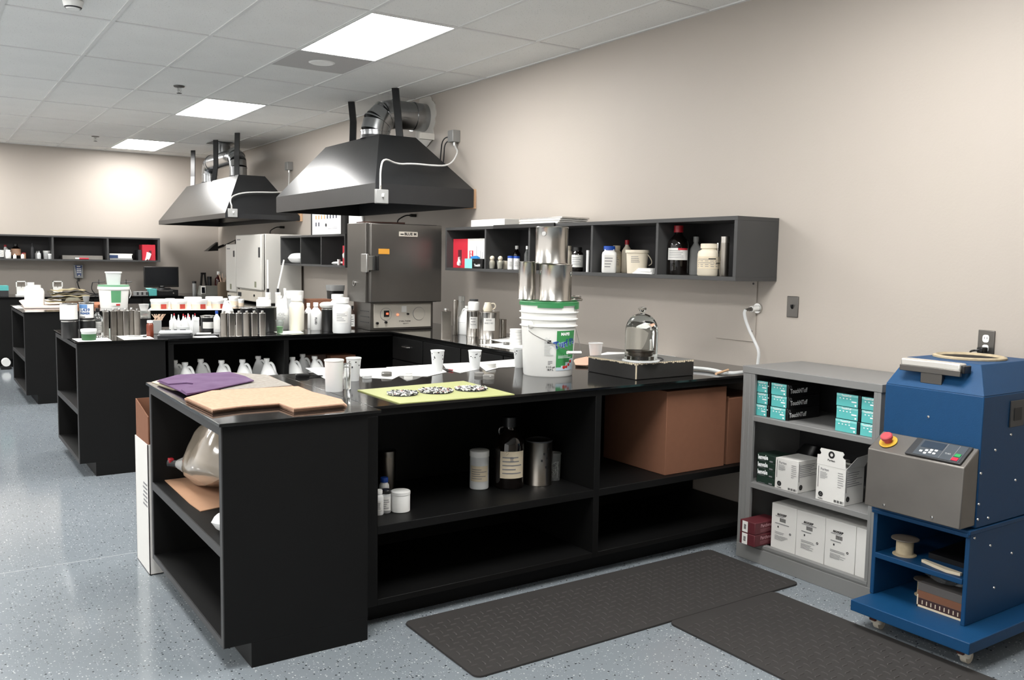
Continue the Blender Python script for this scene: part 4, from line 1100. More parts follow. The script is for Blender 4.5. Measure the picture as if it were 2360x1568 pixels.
ob('label_cloud', g, mat('pale_blue_print', (196, 214, 226), rough=.5), t)
g = G()
for (a, z_, s) in ((-52, .05, .009), (-45, .052, .008), (-38, .062, .008), (-32, .078, .009)):
    ang = R(a); rr = f(z_)+.002
    g.add(*(lambda q: (q.v, q.f))(G().lathe([(0, 0), (s, 0), (s*.8, .001), (0, .0012)], 12).xf(Matrix.Translation((rr*math.cos(ang), rr*math.sin(ang), z_)) @ Matrix.Rotation(ang, 4, 'Z') @ Matrix.Rotation(PI/2, 4, 'Y'))))
ob('red_fruit_print', g, mat('print_red', (196, 44, 40), rough=.5), t, kind='stuff')
wrap_text('lettering', 'MAPEI', .020, INKW, t, f(.218)+.0008, .218, -52, bold=.05)
wrap_text('lettering', 'Turf PS', .048, mat('pale_outline', (170, 200, 228), rough=.5), t, f(.172)+.0006, .172, -50, bold=.07, tilt=.2, cond=.95)
wrap_text('lettering', 'Turf PS', .048, mat('print_navy', (28, 62, 140), rough=.5), t, f(.172)+.0014, .172, -50, bold=.025, tilt=.2, cond=.95)
ob('print_lines', wrap_lines(f(.12), .095, .150, -68, -30, 7, .35, 4), INKW, t)
ob('grey_print', wrap_lines(f(.17), .11, .225, -98, -78, 16, .4, 4), mat('faint_ink', (186, 188, 188), rough=.6), t)
ob('print_square', G().patch(f(.18)+.001, .172, .188, -92, -84, 3), INK, t)
ob('print_lines', wrap_lines(f(.08), .062, .085, -90, -80, 3, .4, 2), INKG, t)
wrap_text('lettering', '5 U.S. gal', .012, INK, t, f(.05), .052, -84, bold=.02); wrap_text('lettering', '18.9 L', .013, INK, t, f(.04), .038, -85, bold=.03)
ea = R(-128); eb_ = R(30)
e1 = Vector(((Rt)*math.cos(ea), (Rt)*math.sin(ea), .262)); e2 = Vector((Rt*math.cos(eb_), Rt*math.sin(eb_), .262))
for e_ in (e1, e2): ob('handle_ear', G().sphere(.017, e_, 12, 8, (1, 1, 1.2)), WHITE, t)
md = Vector((Rt*1.2*math.cos(R(-42)), Rt*1.2*math.sin(R(-42)), .125))
bp = smooth([e1*1.05, (e1*1.25+Vector((0, 0, -.10))), md+Vector((-.04, -.02, .02)), md, md+Vector((.04, .03, .0)), Vector((e2.x*1.25, e2.y*1.1-.06, .17)), e2*1.05], 3)
bp = [Vector((q.x, q.y, q.z)) if math.hypot(q.x, q.y) > f(q.z)+.006 else Vector((q.x, q.y, 0)).normalized()*(f(q.z)+.006)+Vector((0, 0, q.z)) for q in bp]
ob('wire_handle', G().tube(bp, .0022, 6), ALU, t)
ob('handle_grip', G().tube([md+Vector((-.035, -.022, .003)), md+Vector((.035, .022, .0))], .0085, 12), WHITE, t)
ZL = TOP+H+.0085; kp = mpp(P+Vector((0, 0, .4)))
rc = .0835
c1 = at(1270, 704, z=ZL); c1 = Vector((P.x+.012, P.y-.035, ZL))
def big_can(lab, loc, rr, hh, rot=0):
    t = thing('tin_can', lab, 'can', loc, rot, 'large tin cans on the white pail')
    ob('body', G().lathe([(0, 0), (rr, 0), (rr+.002, .003), (rr, .006), (rr, hh-.006), (rr+.002, hh-.003), (rr, hh), (rr*.93, hh-.002), (rr*.92, hh-.008), (0, hh-.008)], 48), STEEL, t)
    return t
hc = .187
t1 = big_can('lower large tin can on the green lid of the pail', c1, rc, hc, face(c1))
t2 = big_can('upper large tin can, topmost on the stack over the pail', c1+Vector((-.022, .008, hc+.001)), rc-.001, hc, face(c1))
for tt, (a, zz) in ((t1, (-160, .145)), (t1, (-20, .14)), (t2, (-118, .150))):
    ob('bail_ear', G().lathe([(.004, .004), (.011, .003), (.012, 0), (0, 0)][::-1], 14).xf(Matrix.Rotation(R(a), 4, 'Z') @ Matrix.Translation((rc, 0, zz)) @ Matrix.Rotation(PI/2, 4, 'Y')), ALU, tt)
c3 = Vector((P.x-.080, P.y+.085, ZL+.001))
t = thing('tin_can', 'slimmer tin can leaning behind the lower can at its left', 'can', c3, 0, 'large tin cans on the white pail')
ob('body', G().lathe([(0, 0), (.045, 0), (.047, .003), (.045, .006), (.045, .192), (.047, .195), (.045, .198), (.042, .196), (.041, .19), (0, .19)], 36), STEEL, t)
cl = at(1320, 700, z=ZL+.01)
for k in range(2):
    t = thing('shallow_tin', ('lower', 'upper')[k]+' of two shallow tins sticking out at the right of the pail lid', 'tin', Vector((P.x+.115, P.y-.055+.012*k, ZL+.001+.0125*k)), 0, 'shallow tins')
    ob('lid_disc', G().lathe([(0, 0), (.046, 0), (.048, .003), (.048, .009), (.042, .012), (.038, .006), (0, .006)], 32), STEEL, t)

# bell jar desiccator
t = thing('stone_base', 'square black stone slab under the glass bell jar', 'slab', (3.16, 3.47, TOP))
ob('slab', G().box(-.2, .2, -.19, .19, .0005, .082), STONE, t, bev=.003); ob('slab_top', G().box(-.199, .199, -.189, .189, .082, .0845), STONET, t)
rnd = random.Random(2); g = G()
for k in range(26):
    y_ = -.19+.38*k/26; g.box(-.2015, -.2, y_, y_+.012, .078-rnd.uniform(0, .006), .0835)
    x_ = -.2+.4*k/26; g.box(x_, x_+.012, -.1915, -.19, .079-rnd.uniform(0, .006), .0835)
g.box(-.2015, -.196, -.1915, -.187, .004, .082); ob('chipped_edge', g, LABC, t, kind='stuff')
jp = at(1480, 836, z=1.0); jc = Vector((jp.x+.045, jp.y+.06, TOP+.0848))
t = thing('bell_jar', 'clear glass bell jar with a knob on the black stone slab', 'bell jar', jc)
ro = .083
prof = [(ro, 0), (ro, .150), (ro*.97, .175), (ro*.88, .197), (ro*.72, .217), (ro*.5, .232), (ro*.28, .240), (.012, .243), (.011, .250), (.016, .256), (.022, .264), (.019, .272), (0, .275)]
inn = [(0, .238), (ro*.28, .236), (ro*.49, .228), (ro*.70, .213), (ro*.86, .193), (ro*.955, .174), (ro-.0022, .150), (ro-.0022, 0)]
g = G().lathe(prof+[], 48); g.f.pop() if False else None
g = G(); g.lathe(prof[::1]+inn[0:0], 48); g = G().lathe([(ro-.0022, 0)]+prof+inn[:-1]+[(ro-.004, .0001)], 48)
g = G().lathe([(ro-.0022, 0)]+prof, 48); g.f = [q for q in g.f if len(q) <= 4]
g2 = G().lathe(inn, 48); g2.f = [q[::-1] for q in g2.f if len(q) <= 4]; g.add(g2.v, g2.f)
ob('glass_dome', g, GLASS, t)
ob('base_ring', G().lathe([(ro-.006, .0), (ro+.012, 0), (ro+.012, .006), (ro+.002, .008)], 48), FROST, t)
t = thing('round_burner', 'dark round metal pot on short legs inside the bell jar', 'pot', jc+Vector((-.004, .0, .0005)))
ob('pot', G().lathe([(0, .026), (.040, .026), (.044, .034), (.042, .044), (.050, .048), (.050, .055), (.042, .057), (.028, .050), (0, .048)], 32), BRONZE, t)
for a in (40, 140, 220, 320): ob('leg', G().box(-.006, .006, -.004, .004, 0, .024).xf(Matrix.Rotation(R(a), 4, 'Z') @ Matrix.Translation((.043, 0, 0))), BRONZE, t)
ob('hub', G().cyl(.03, .001, .024, 20), BLACKP, t)
o = ob('chain', G().tube(smooth([(jc.x+.08, jc.y-.06, jc.z+.004), (jc.x+.13, jc.y-.03, jc.z+.004), (jc.x+.165, jc.y+.02, jc.z+.004), (jc.x+.17, jc.y+.06, jc.z+.004)]), .003, 6), DARKP, world=True); tag(o, 'thin dark rod lying on the slab right of the bell jar', 'rod')
# valve and white tube
v = Vector((WX, 3.36, 1.25)); vp = at(1735, 711, x=WX-.05)
t = thing('wall_valve', 'metal hose valve with a white sleeve on the wall panel', 'valve', (WX, vp.y, vp.z))
ob('flange', G().cyl(.028, -.014, 0, 20).xf(Matrix.Rotation(PI/2, 4, 'Y')), ALU, t)
ob('white_sleeve', G().tube([(-.012, 0, 0), (-.062, .0, -.004)], .017, 16), WHITE, t)
ob('nut', G().tube([(-.062, 0, -.004), (-.075, 0, -.005)], .013, 6), BRUSH, t)
ob('barb', G().tube([(-.075, 0, -.005), (-.11, 0, -.008)], [.009, .006], 10), BRUSH, t)
tp = Vector((WX-.11, vp.y, vp.z-.008))
pts = [tp, tp+Vector((-.012, -.002, -.05)), Vector((WX-.09, 3.33, 1.12)), Vector((WX-.06, 3.26, 1.0)), Vector((WX-.05, 3.235, .92)), Vector((WX-.06, 3.16, .86)), Vector((WX-.10, 3.10, .80))]
pts = [tp, tp+Vector((-.01, 0, -.02)), at(1722, 750, x=WX-.10), at(1738, 785, x=WX-.09), at(1750, 810, x=WX-.08), at(1747, 835, x=WX-.08)]
q = pts[-1]; pts.append(Vector((q.x, q.y+.005, q.z-.06)))
o = ob('hose', G().tube(smooth(pts), .009, 10), FROST, world=True); tag(o, 'translucent white hose from the wall valve down behind the bookcase', 'hose')
pts = [at(1590, 848, z=TOP+.012), at(1640, 852, z=TOP+.012), at(1675, 862, z=TOP+.012), at(1716, 858, z=TOP+.012), at(1740, 856, z=TOP+.012)]
o = ob('hose', G().tube(smooth(pts), .010, 10), FROST, world=True); tag(o, 'white hose lying on the near bench right of the stone slab', 'hose')
o = ob('tan_tube', G().tube([at(1650, 862, z=TOP+.028), at(1678, 853, z=TOP+.03)], .0065, 8), WOOD, world=True); tag(o, 'short tan stub lying at the bend of the bench hose', 'tube')

# cups, papers and samples on the near bench
ZP = TOP+.0004
sheet('paper_sheet', 'white paper under the frosted beaker, leftmost of the papers', 'paper', [(704, 849), (770, 847), (805, 872), (750, 874)], PAPER, ZP, .0008, 'papers on the near bench')
sheet('paper_sheet', 'white paper with torn edge behind the white-filled cup', 'paper', [(828, 851), (918, 847), (930, 862), (905, 874), (860, 872), (830, 868)], PAPER, ZP, .0008, 'papers on the near bench')
sheet('paper_sheet', 'white paper left of the cup with black smears', 'paper', [(890, 847), (1000, 840), (1030, 858), (985, 868), (920, 866)], PAPER, ZP+.001, .0008, 'papers on the near bench', )
sheet('paper_sheet', 'white paper between the two middle cups', 'paper', [(1020, 839), (1080, 836), (1100, 852), (1060, 860), (1030, 853)], PAPER, ZP, .0008, 'papers on the near bench')
sheet('paper_sheet', 'white paper sheet left of the tall pail', 'paper', [(1095, 836), (1190, 828), (1206, 845), (1150, 848), (1120, 856)], PAPER, ZP+.001, .0008, 'papers on the near bench')
sheet('spill_film', 'clear thin film of liquid on the near bench in front of the papers', 'film', [(915, 866), (960, 862), (985, 864), (960, 874), (938, 879)], mat('thin_film', (225, 225, 222), rough=.1, trans=.7), ZP, .0006)
cup('wide frosted beaker standing at the left on the near bench', 770, 904, 46, 74, FROST, None, group='cups on the near bench', name='beaker', base=.86)
t, r_, H_ = bottle('measuring_cylinder', 'narrow clear tube with dark specks just right of the frosted beaker', 'tube', 800, 898, 17, 60, 'wide', CLEARP, CLEARP, group='cups on the near bench')
cup('cup filled with white paste right of the frosted beaker', 815, 879, 36, 54, FROST, WHITE, .7, group='cups on the near bench', smear=True)
cup('cup with black smears standing behind the lime green sheet', 1008, 858, 33, 50, FROST, WHITE, .85, group='cups on the near bench', smear=True)
cup('cup of white paste on the paper, middle of the near bench', 1094, 852, 32, 44, FROST, HDPE, .5, group='cups on the near bench', smear=True)
cup('white cup half hidden behind the left side of the tall pail', 1196, 848, 28, 44, FROST, HDPE, .8, group='cups on the near bench', smear=True)
cup('peach tinted cup behind the stone slab', 1372, 833, 34, 42, FROST, PINKP, .75, group='cups on the near bench')
cup('second peach tinted cup touching the first behind the stone slab', 1355, 829, 22, 33, FROST, PINKP, .6, group='cups on the near bench') if False else None
sheet('paper_plate', 'white paper and sheet lying behind the stone slab', 'paper', [(1345, 826), (1400, 812), (1560, 815), (1555, 828), (1440, 838), (1340, 838)], PAPER, ZP, .0012)
for k in range(4): sheet('peach_sheet', ['lowest', 'second', 'third', 'topmost'][k]+' peach coloured sheet of the pile right of the tall pail', 'sheet', [(1322+k, 832-k), (1352, 826-k), (1400-2*k, 832), (1352, 846-k), (1326, 842)], mat('peach_card', (226, 178, 154), rough=.85) if k % 2 else LABC, ZP+.003*k+.001, .0026, 'peach sheets')
sheet('lime_sheet', 'lime green sheet carrying three round samples on the near bench', 'sheet', [(824, 901), (1068, 880), (1186, 911), (922, 932)], YLIME, ZP, .004)
def pellet_disc(px, py, w, lab, sd):
    z = TOP+.0046; P = at(px, py, z=z); r = w*mpp(P)/2
    t = thing('pellet_disc', lab, 'sample', P, 0, 'round pellet samples')
    rnd = random.Random(sd)
    ob('bed', G().lathe([(0, 0), (r*.96, 0), (r*.9, .005), (0, .006)], 24), DARKP, t)
    gs = {m: G() for m in ('w', 'k', 'g', 'r')}
    for i in range(430):
        a = rnd.uniform(0, 2*PI); q = r*math.sqrt(rnd.uniform(0, 1)); m = rnd.choices('wkgr', (48, 32, 17, 3))[0]
        s = rnd.uniform(.0022, .0042); zz = .005+rnd.uniform(0, .006)
        M = Matrix.Translation((q*math.cos(a), q*math.sin(a), zz)) @ Matrix.Rotation(rnd.uniform(0, 6.3), 4, 'Z') @ Matrix.Rotation(rnd.uniform(0, 1.2), 4, 'X')
        b = G().box(-s*1.2, s*1.2, -s*.6, s*.6, -s*.4, s*.4).xf(M); gs[m].add(b.v, b.f)
    for m, mm in (('w', WHITE), ('k', BLACKP), ('g', GREYP), ('r', mat('pink_chip', (200, 120, 120)))): ob('pellets', gs[m], mm, t, kind='stuff', flat=True)
pellet_disc(928, 909.5, 72, 'round sample of mixed pellets, left one on the lime sheet', 1)
pellet_disc(1005, 903.5, 80, 'round sample of mixed pellets, middle one on the lime sheet', 2)
pellet_disc(1085, 898.5, 75, 'round sample of mixed pellets, right one on the lime sheet', 3)
puck('dark rimmed disc on the paper left of the smeared cup', 891, 869, 24, 9, mat('puck_dark', (90, 88, 84), rough=.5), lift=.0025)
puck('white disc on the clear film', 941, 868, 20, 9, WHITE, lift=.0015)
puck('grey disc beside another, behind the lime sheet, nearer one', 1126, 875, 26, 12, mat('puck_grey', (132, 130, 126), rough=.5))
puck('grey disc left of its neighbour behind the lime sheet', 1104, 868, 22, 9, mat('puck_grey', (132, 130, 126)))
puck('pale disc on the paper left of the tall pail', 1131, 849, 24, 9, LABW, lift=.0025)
puck('clear flat disc beside the cup of white paste', 846, 874, 22, 7, FROST, lift=.001)
t = thing('key_fob', 'black remote with a wrist strap on the near bench', 'remote', at(697, 870, z=TOP)); t.rotation_euler = (0, 0, -.2)
ob('body', G().loft([(.0005, .034, .015, 0, 0, 3), (.012, .035, .016, 0, 0, 3), (.018, .028, .011, 0, 0, 3)], 20), BLACKP, t)
ob('strap', G().tube(smooth([(.033, 0, .008), (.055, .002, .006), (.075, .012, .004), (.10, .008, .004), (.095, -.006, .004), (.07, -.004, .005), (.05, 0, .006)]), .0028, 6), BLACKP, t)
a, b = at(1018, 850, z=TOP+.006), at(1040, 853, z=TOP+.006)
t = thing('pen', 'thin pen with a red end lying by the smeared cup', 'pen', (a+b)/2-Vector((0, 0, .006)))
d = (b-a)/2+Vector((0, 0, 0)); ob('barrel', G().tube([Vector((0, 0, .006))-d, Vector((0, 0, .006))+d*.5], .0035, 8), DARKP, t); ob('red_end', G().tube([Vector((0, 0, .006))+d*.5, Vector((0, 0, .006))+d*1.3], .004, 8), REDP, t)

# felt sheets on the nearest end cabinet
zc = TOP+.0005
sheet('backing_sheet', 'brown backing sheet poking out left under the purple sheets', 'sheet', [(350, 882), (372, 876), (470, 890), (440, 902), (398, 898)], LABC, zc, .003)
sheet('grey_sheet', 'lower speckled grey sheet right of the purple one', 'sheet', [(500, 868), (620, 868), (678, 893), (604, 900), (500, 905), (470, 890)], CARDL, zc+.001, .004)
sheet('grey_sheet', 'upper speckled grey sheet right of the purple one', 'sheet', [(530, 860), (613, 866), (673, 890), (600, 896), (510, 901), (480, 885)], GREYF, zc+.0055, .004, wob=.0005)
sheet('purple_sheet', 'lower purple felt sheet with a rounded flap', 'sheet', [(409, 867), (440, 868), (500, 874), (520, 893), (497, 899), (448, 909), (430, 912), (416, 904), (386, 890), (362, 880)], PURP, zc+.0105, .004)
sheet('purple_sheet', 'upper purple felt sheet with white streaks', 'sheet', [(366, 878), (409, 866), (529, 859), (565, 869), (585, 879), (519, 893), (496, 898), (448, 907), (430, 909), (418, 900), (440, 892), (446, 886), (430, 884), (388, 887)], PURP, zc+.0155, .004, wob=.0005)
for k in range(3):
    sheet('tan_sheet', ['bottom', 'middle', 'top'][k]+' tan felt sheet of the pile in front of the purple ones', 'sheet',
      [(425+2*k, 921-k), (489, 907-2*k), (640, 899-2*k), (687, 897-2*k), (720, 908-k), (752, 914), (787, 925-k), (800-3*k, 937-2*k), (677, 950-3*k), (643, 936-2*k), (560, 942-2*k), (490, 951-2*k)], TAN, zc+.0058*k, .0048, 'tan felt sheets', wob=.0004)

# end cabinet shelf: liquid bag, sheet, second bag, white bag
zs = .46
sheet('cardboard_sheet', 'flat cardboard under the liquid bag on the end cabinet shelf', 'cardboard', [(376, 1105), (420, 1100), (506, 1122), (508, 1170), (462, 1180), (437, 1162)], CARDL, zs+.0006, .003)
def pillow(name, lab, c, dims, yaw, pitch, m, sd=1, n=26, roll=0):
    g = G(); L, W, T = dims; rows = 14; cols = 18; rnd = random.Random(sd)
    top = []; bot = []
    for i in range(cols+1):
        for j in range(rows+1):
            u = -1+2*i/cols; v = -1+2*j/rows
            e = max(0, (1-u**4)*(1-v**4))**.5; wr = rnd.uniform(-.02, .02)*e
            x = u*L*(1-.10*v*v); y = v*W*(1-.12*u*u)
            top.append((x, y, T*(e+wr))); bot.append((x, y, -T*(e+wr)))
    g.v = top+bot; nn = len(top)
    for i in range(cols):
        for j in range(rows):
            a = i*(rows+1)+j; b_ = a+rows+1
            g.f.append((a, b_, b_+1, a+1)); g.f.append((nn+a, nn+a+1, nn+b_+1, nn+b_))
    M = Matrix.Rotation(yaw, 4, 'Z') @ Matrix.Rotation(pitch, 4, 'Y') @ Matrix.Rotation(roll, 4, 'X')
    g.xf(M); zm = min(v[2] for v in g.v)
    t = thing(name, lab, 'bag', Vector(c)); g.xf(Matrix.Translation((0, 0, -zm)))
    ob('film', g, m, t); return t, M, -zm
t, M, dz = pillow('liquid_bag', 'large bulging plastic bag of tan liquid with a spigot', (1.075, 3.86, zs+.004), (.25, .15, .115), R(-90), R(-16), BAGM, roll=R(62))
sp = Vector((.945, 4.10, zs+.10)); off = sp-t.location
ob('spigot_neck', G().tube([off+Vector((.06, -.07, .0)), off+Vector((.01, -.01, 0))], [.055, .02], 14), BAGC, t)
ob('spigot', G().tube([off+Vector((.012, -.012, 0)), off+Vector((-.02, .025, 0))], .018, 12), BLACKP, t)
ob('red_tap', G().box(off.x-.025, off.x-.003, off.y+.0, off.y+.03, off.z+.004, off.z+.024), REDP, t, bev=.003)
t, M, dz = pillow('liquid_bag', 'second tan liquid bag mostly hidden by the cabinet side panel', (1.20, 3.33, zs+.004), (.12, .09, .075), R(-90), R(-20), BAGM, 5, roll=R(60))
ob('spigot', G().tube([(-.05, .10, .08), (-.11, .125, .08)], .018, 12), BLACKP, t)
t, M, dz = pillow('white_bag', 'white plastic bag lying at the front of the end cabinet shelf', (.985, 3.265, zs+.002), (.10, .085, .04), R(100), R(10), HDPE, 9)
# box behind the end cabinet
t = thing('open_carton', 'open white carton on the floor behind the nearest end cabinet', 'box', (.985, 4.44, 0))
x0, x1, y0, y1, hh = -.12, .13, -.16, .12, .62
for nm, a in (('side', (x0, x0+.004, y0, y1)), ('side', (x1-.004, x1, y0, y1)), ('side', (x0, x1, y0, y0+.004)), ('side', (x0, x1, y1-.004, y1)), ('bottom', (x0, x1, y0, y1))):
    ob(nm, G().box(*a, 0, .004 if nm == 'bottom' else hh), CARDW, t, flat=True)
ob('inner_card', G().hexa([(x0+.006, y0+.006, .02), (x0+.010, y0+.006, .02), (x0+.010, y1-.006, .02), (x0+.006, y1-.006, .02), (x0+.006, y0+.006, .75), (x0+.010, y0+.006, .75), (x0+.010, y1-.006, .80), (x0+.006, y1-.006, .80)]), CARD, t, flat=True)
ob('inner_card', G().box(x0+.012, x1-.01, y1-.012, y1-.008, .02, .80), CARD, t, flat=True)
g = G()
for k in range(6): g.box(x0-.001, x0, -.14, -.06+.01*(k % 2), .42-k*.02, .428-k*.02)
ob('print_lines', g, INKG, t)

# near bench shelves
Z4 = .4255
t, r_, H_ = bottle('sample_jar', 'frosted jar with a stained label and white lid on the near bench shelf', 'jar', 1104, 1130, 44, 90, 'wide', FROST, WHITE, Z4, (LABC, .22, .62, 60), 'containers on the near bench shelf')
t, r_, H_ = bottle('brown_bottle', 'big dark glass jug with a peeling cream label on the near bench shelf', 'bottle', 1172, 1129, 72, 165, 'bottle', BROWNG, BLACKP, Z4, (LABC, .16, .54, 48), 'containers on the near bench shelf', rot=.25)
ob('loop_handle', G().tube(smooth([(-.028, 0, H_*.86), (-.05, 0, H_*.84), (-.05, 0, H_*.76), (-.036, 0, H_*.72)]), .006, 8), BROWNG, t)
ob('label_curl', G().tube([(-r_*.45, -r_*.93, H_*.50), (-r_*.3, -r_*.98, H_*.535)], .006, 8), LABC, t)
ob('small_crest', wrap_lines(r_+.001, H_*.40, H_*.47, -100, -84, 4, .5, 3), INKG, t)
t, r_, H_ = paint_can('dented tin paint can with an orange label on its lid, on the near bench shelf', 1240, 1121, 63, 104, STEELW, Z4, None, lid=DARKP, group='containers on the near bench shelf')
ob('orange_label', G().prism([(-r_*.7, -r_*.5), (r_*.6, -r_*.6), (r_*.5, r_*.3), (-r_*.5, r_*.2)], H_-.0035, H_-.002), mat('orange_label', (190, 92, 66), rough=.7), t)
g = G()
for a, z_ in ((-70, .7), (-55, .6), (-80, .55), (-60, .4), (-50, .8)): g.patch(r_*.985+.0004, H_*z_, H_*(z_+.05), a, a+8, 3)
ob('drips', g, INK, t, kind='stuff')
t, r_, H_, R_ = cup('clear cup with wiry residue at the right end of the near bench shelf', 1276, 1109, 34, 64, CLEARP, None, z=Z4, group='containers on the near bench shelf', base=.85)
rnd = random.Random(4); g = G()
for k in range(9):
    a = rnd.uniform(0, 6.3); pts = [(r_*.7*math.cos(a+rnd.uniform(-1, 1)*j*.5), r_*.7*math.sin(a+rnd.uniform(-1, 1)*j*.5), .01+H_*.6*j/4) for j in range(5)]
    g.tube(smooth(pts, 1), .0012, 4)
ob('residue', g, WHITE, t, kind='stuff')
pv = at(1340, 1098, z=Z4)
t = thing('valve_fitting', 'small metal valve fitting lying at the divider of the near bench shelf', 'valve', pv)
ob('body', G().tube([(-.045, 0, .02), (.03, -.01, .018)], .011, 10), STEELW, t); ob('handle', G().tube([(0, 0, .028), (-.02, .01, .055)], .005, 8), ALU, t); ob('nut', G().tube([(.03, -.01, .018), (.048, -.012, .018)], .016, 6), DARKP, t); ob('lever', G().tube([(.01, 0, .03), (.04, .0, .045)], .004, 6), ALU, t)
t, r_, H_ = bottle('tin_cylinder', 'tall tin cylinder at the left end of the near bench shelf', 'tin', 891, 1130, 42, 90, 'wide', STEELW, STEELW, Z4, None, 'containers on the near bench shelf')
bottle('white_bottle', 'white bottle with a blue cap at the left end of the near bench shelf', 'bottle', 885, 1172, 24, 70, 'jar', HDPE, BLUEP, Z4, (LABW, .2, .6, 50), 'containers on the near bench shelf')
bottle('small_bottle', 'small clear bottle with a black cap in front of the blue-capped one', 'bottle', 889, 1184, 24, 54, 'wide', FROST, BLACKP, Z4, (LABW, .12, .72, 60), 'containers on the near bench shelf')
bottle('white_bottle', 'white bottle cut off by the divider at the far left of the bench shelf', 'bottle', 872, 1189, 24, 58, 'jar', HDPE, WHITE, Z4, (LABW, .2, .6, 50), 'containers on the near bench shelf')
bottle('white_tub', 'low white tub with a screw lid at the left of the bench shelf', 'tub', 923, 1183, 44, 48, 'wide', WHITE, WHITE, Z4, None, 'containers on the near bench shelf')
t, a, b, c = boxm('cardboard_box', 'large brown cardboard box on the right shelf of the near bench', 'box', 3.115, 3.545, 3.215, 3.70, Z4, .855, CARD, bev=.003)
t, a, b, c = boxm('cardboard_box', 'tall narrow brown cardboard box between large box and bookcase', 'box', 3.575, 3.88, 3.225, 3.60, Z4, .785, CARD, bev=.003)
ob('box_flap', G().box(-a-.003, -a+.001, -b, b, c-.01, c+.01), CARD, t, flat=True)

# ================================================================== jugs on the middle bench shelf
def jug_parts(t, W, H, m=HDPE, cap=None, handle=True):
    """square-shouldered gallon jug, handle toward local +X"""
    a = W/2
    g = G().loft([(0, a*.93, a*.93, 0, 0, 5), (.008, a, a, 0, 0, 5), (H*.40, a, a, 0, 0, 5), (H*.405, a*.975, a*.975, 0, 0, 5), (H*.42, a*.975, a*.975, 0, 0, 5), (H*.425, a, a, 0, 0, 5), (H*.56, a*.98, a*.98, 0, 0, 4), (H*.70, a*.76, a*.74, -a*.10, 0, 3), (H*.82, a*.46, a*.44, -a*.24, 0, 2.4), (H*.88, a*.28, a*.28, -a*.30, 0, 2), (H*.93, a*.25, a*.25, -a*.30, 0, 2)], 28)
    ob('body', g, m, t)
    if handle:
        ob('handle', G().tube(smooth([(-a*.12, 0, H*.86), (a*.22, 0, H*.90), (a*.50, 0, H*.82), (a*.68, 0, H*.68), (a*.74, 0, H*.56)]), a*.15, 10), m, t)
    ob('cap', G().cyl(a*.34, H*.93, H, 18, (-a*.30, 0)), cap or WHITE, t)
ordn = ['leftmost', 'second', 'third', 'fourth', 'fifth', 'sixth', 'seventh', 'eighth', 'ninth', 'tenth']
jx = [401, 433, 469, 517, 565, 601, 636, 676, 703, 731]
js = None
for k, px in enumerate(jx):
    y = (6.69, 6.53, 6.69, 6.55, 6.53, 6.71, 6.53, 6.53, 6.70, 6.53)[k]
    p = at(px, 860, y=y); 
    lab = 'white plastic jug on the middle bench shelf, %s from the left' % (ordn[k] if k else 'first')
    if k == 9: lab = 'white plastic jug on the middle bench shelf, rightmost, its handle hole showing'
    loc = (max(p.x, 1.57) if k < 6 else (min(p.x, 2.20) if k == 6 else max(p.x, 2.40)), y, .4255)
    rz = face(loc)+(-.25 if k < 9 else .2)+.06*((k*37) % 5-2)/2
    if js is None:
        js = thing('white_jug', lab, 'jug', loc, rz, 'white jugs on the middle bench shelf')
        jug_parts(js, .130, .305, HDPE, WHITE)
        ob('paper_label', G().box(-.035, .045, -.0668, -.0648, .04, .102), LABW, js); ob('print_lines', lines_geo(-.02, .04, .055, .09, 3, .3, 4).xf(Matrix.Translation((0, -.0671, 0))), INKG, js)
    else: dup(js, loc, rz, lab)
t, a, b, c = boxm('cardboard_box', 'brown cardboard box in the shade of the middle bench right compartment', 'box', 2.78, 3.0, 6.75, 6.95, .4255, .70, CARD)
p = at(865, 850, y=6.7); t, M_, _z = pillow('clear_bag', 'crumpled pale bag on the middle bench shelf right of the brown box', (p.x+.02, 6.72, .427), (.09, .07, .05), .3, .0, FROST, 4)
t, a, b, c = boxm('dark_carton', 'dark brown carton beside the brown box under the middle bench', 'box', 2.55, 2.76, 6.80, 6.98, .4255, .71, mat('dark_card', (72, 54, 46), rough=.8))

# ================================================================== top of the middle bench
gL = 'cans on the middle end cabinet'
t, r_, Ha = paint_can('left black can on the middle end cabinet, under a white-labelled can', 161, 781, 36, 41, BLACKP, group=gL)
loc1 = t.location+Vector((-.0, 0.02, Ha+.001))
paint_can('upper left can with a white banded label, stacked on the left black can', 0, 0, 0, 0, BLACKP, z=loc1.z, label=(LABW, .06, .93, 75), ps=(loc1, .0565, .115), group=gL)
t2_, r2_, Hb = paint_can('second black can on the middle end cabinet, under the blue-labelled can', 202, 779, 36, 41, BLACKP, group=gL)
loc2 = t2_.location+Vector((.0, .02, Hb+.001))
t, r_, H_ = paint_can('upper can with a blue and white printed label, stacked right of the banded can', 0, 0, 0, 0, BLACKP, z=loc2.z, label=(LABW, .1, .9, 62), ps=(loc2, .050, .120), group=gL)
ob('blue_print', G().patch(r_+.0006, H_*.66, H_*.88, -146, -84, 8), mat('print_blue', (92, 134, 186), rough=.5), t)
wrap_text('lettering', 'L439', .030, mat('print_blue2', (52, 90, 140), rough=.5), t, r_, H_*.56, -100, bold=.04)
wrap_text('lettering', 'PRIMER', .020, mat('print_blue2', (52, 90, 140)), t, r_, H_*.36, -104, bold=.05)
ob('black_print', G().patch(r_+.0006, H_*.13, H_*.18, -148, -100, 6), INK, t)
cl_ = t.location; 
t = thing('grey_cup', 'small grey cup upside down on the blue-labelled can', 'cup', (cl_.x, cl_.y, cl_.z+H_+.001))
ob('cup_shell', G().lathe([(0, 0), (.016, 0), (.023, .036), (.024, .04), (0, .04)], 20), GREYP, t)
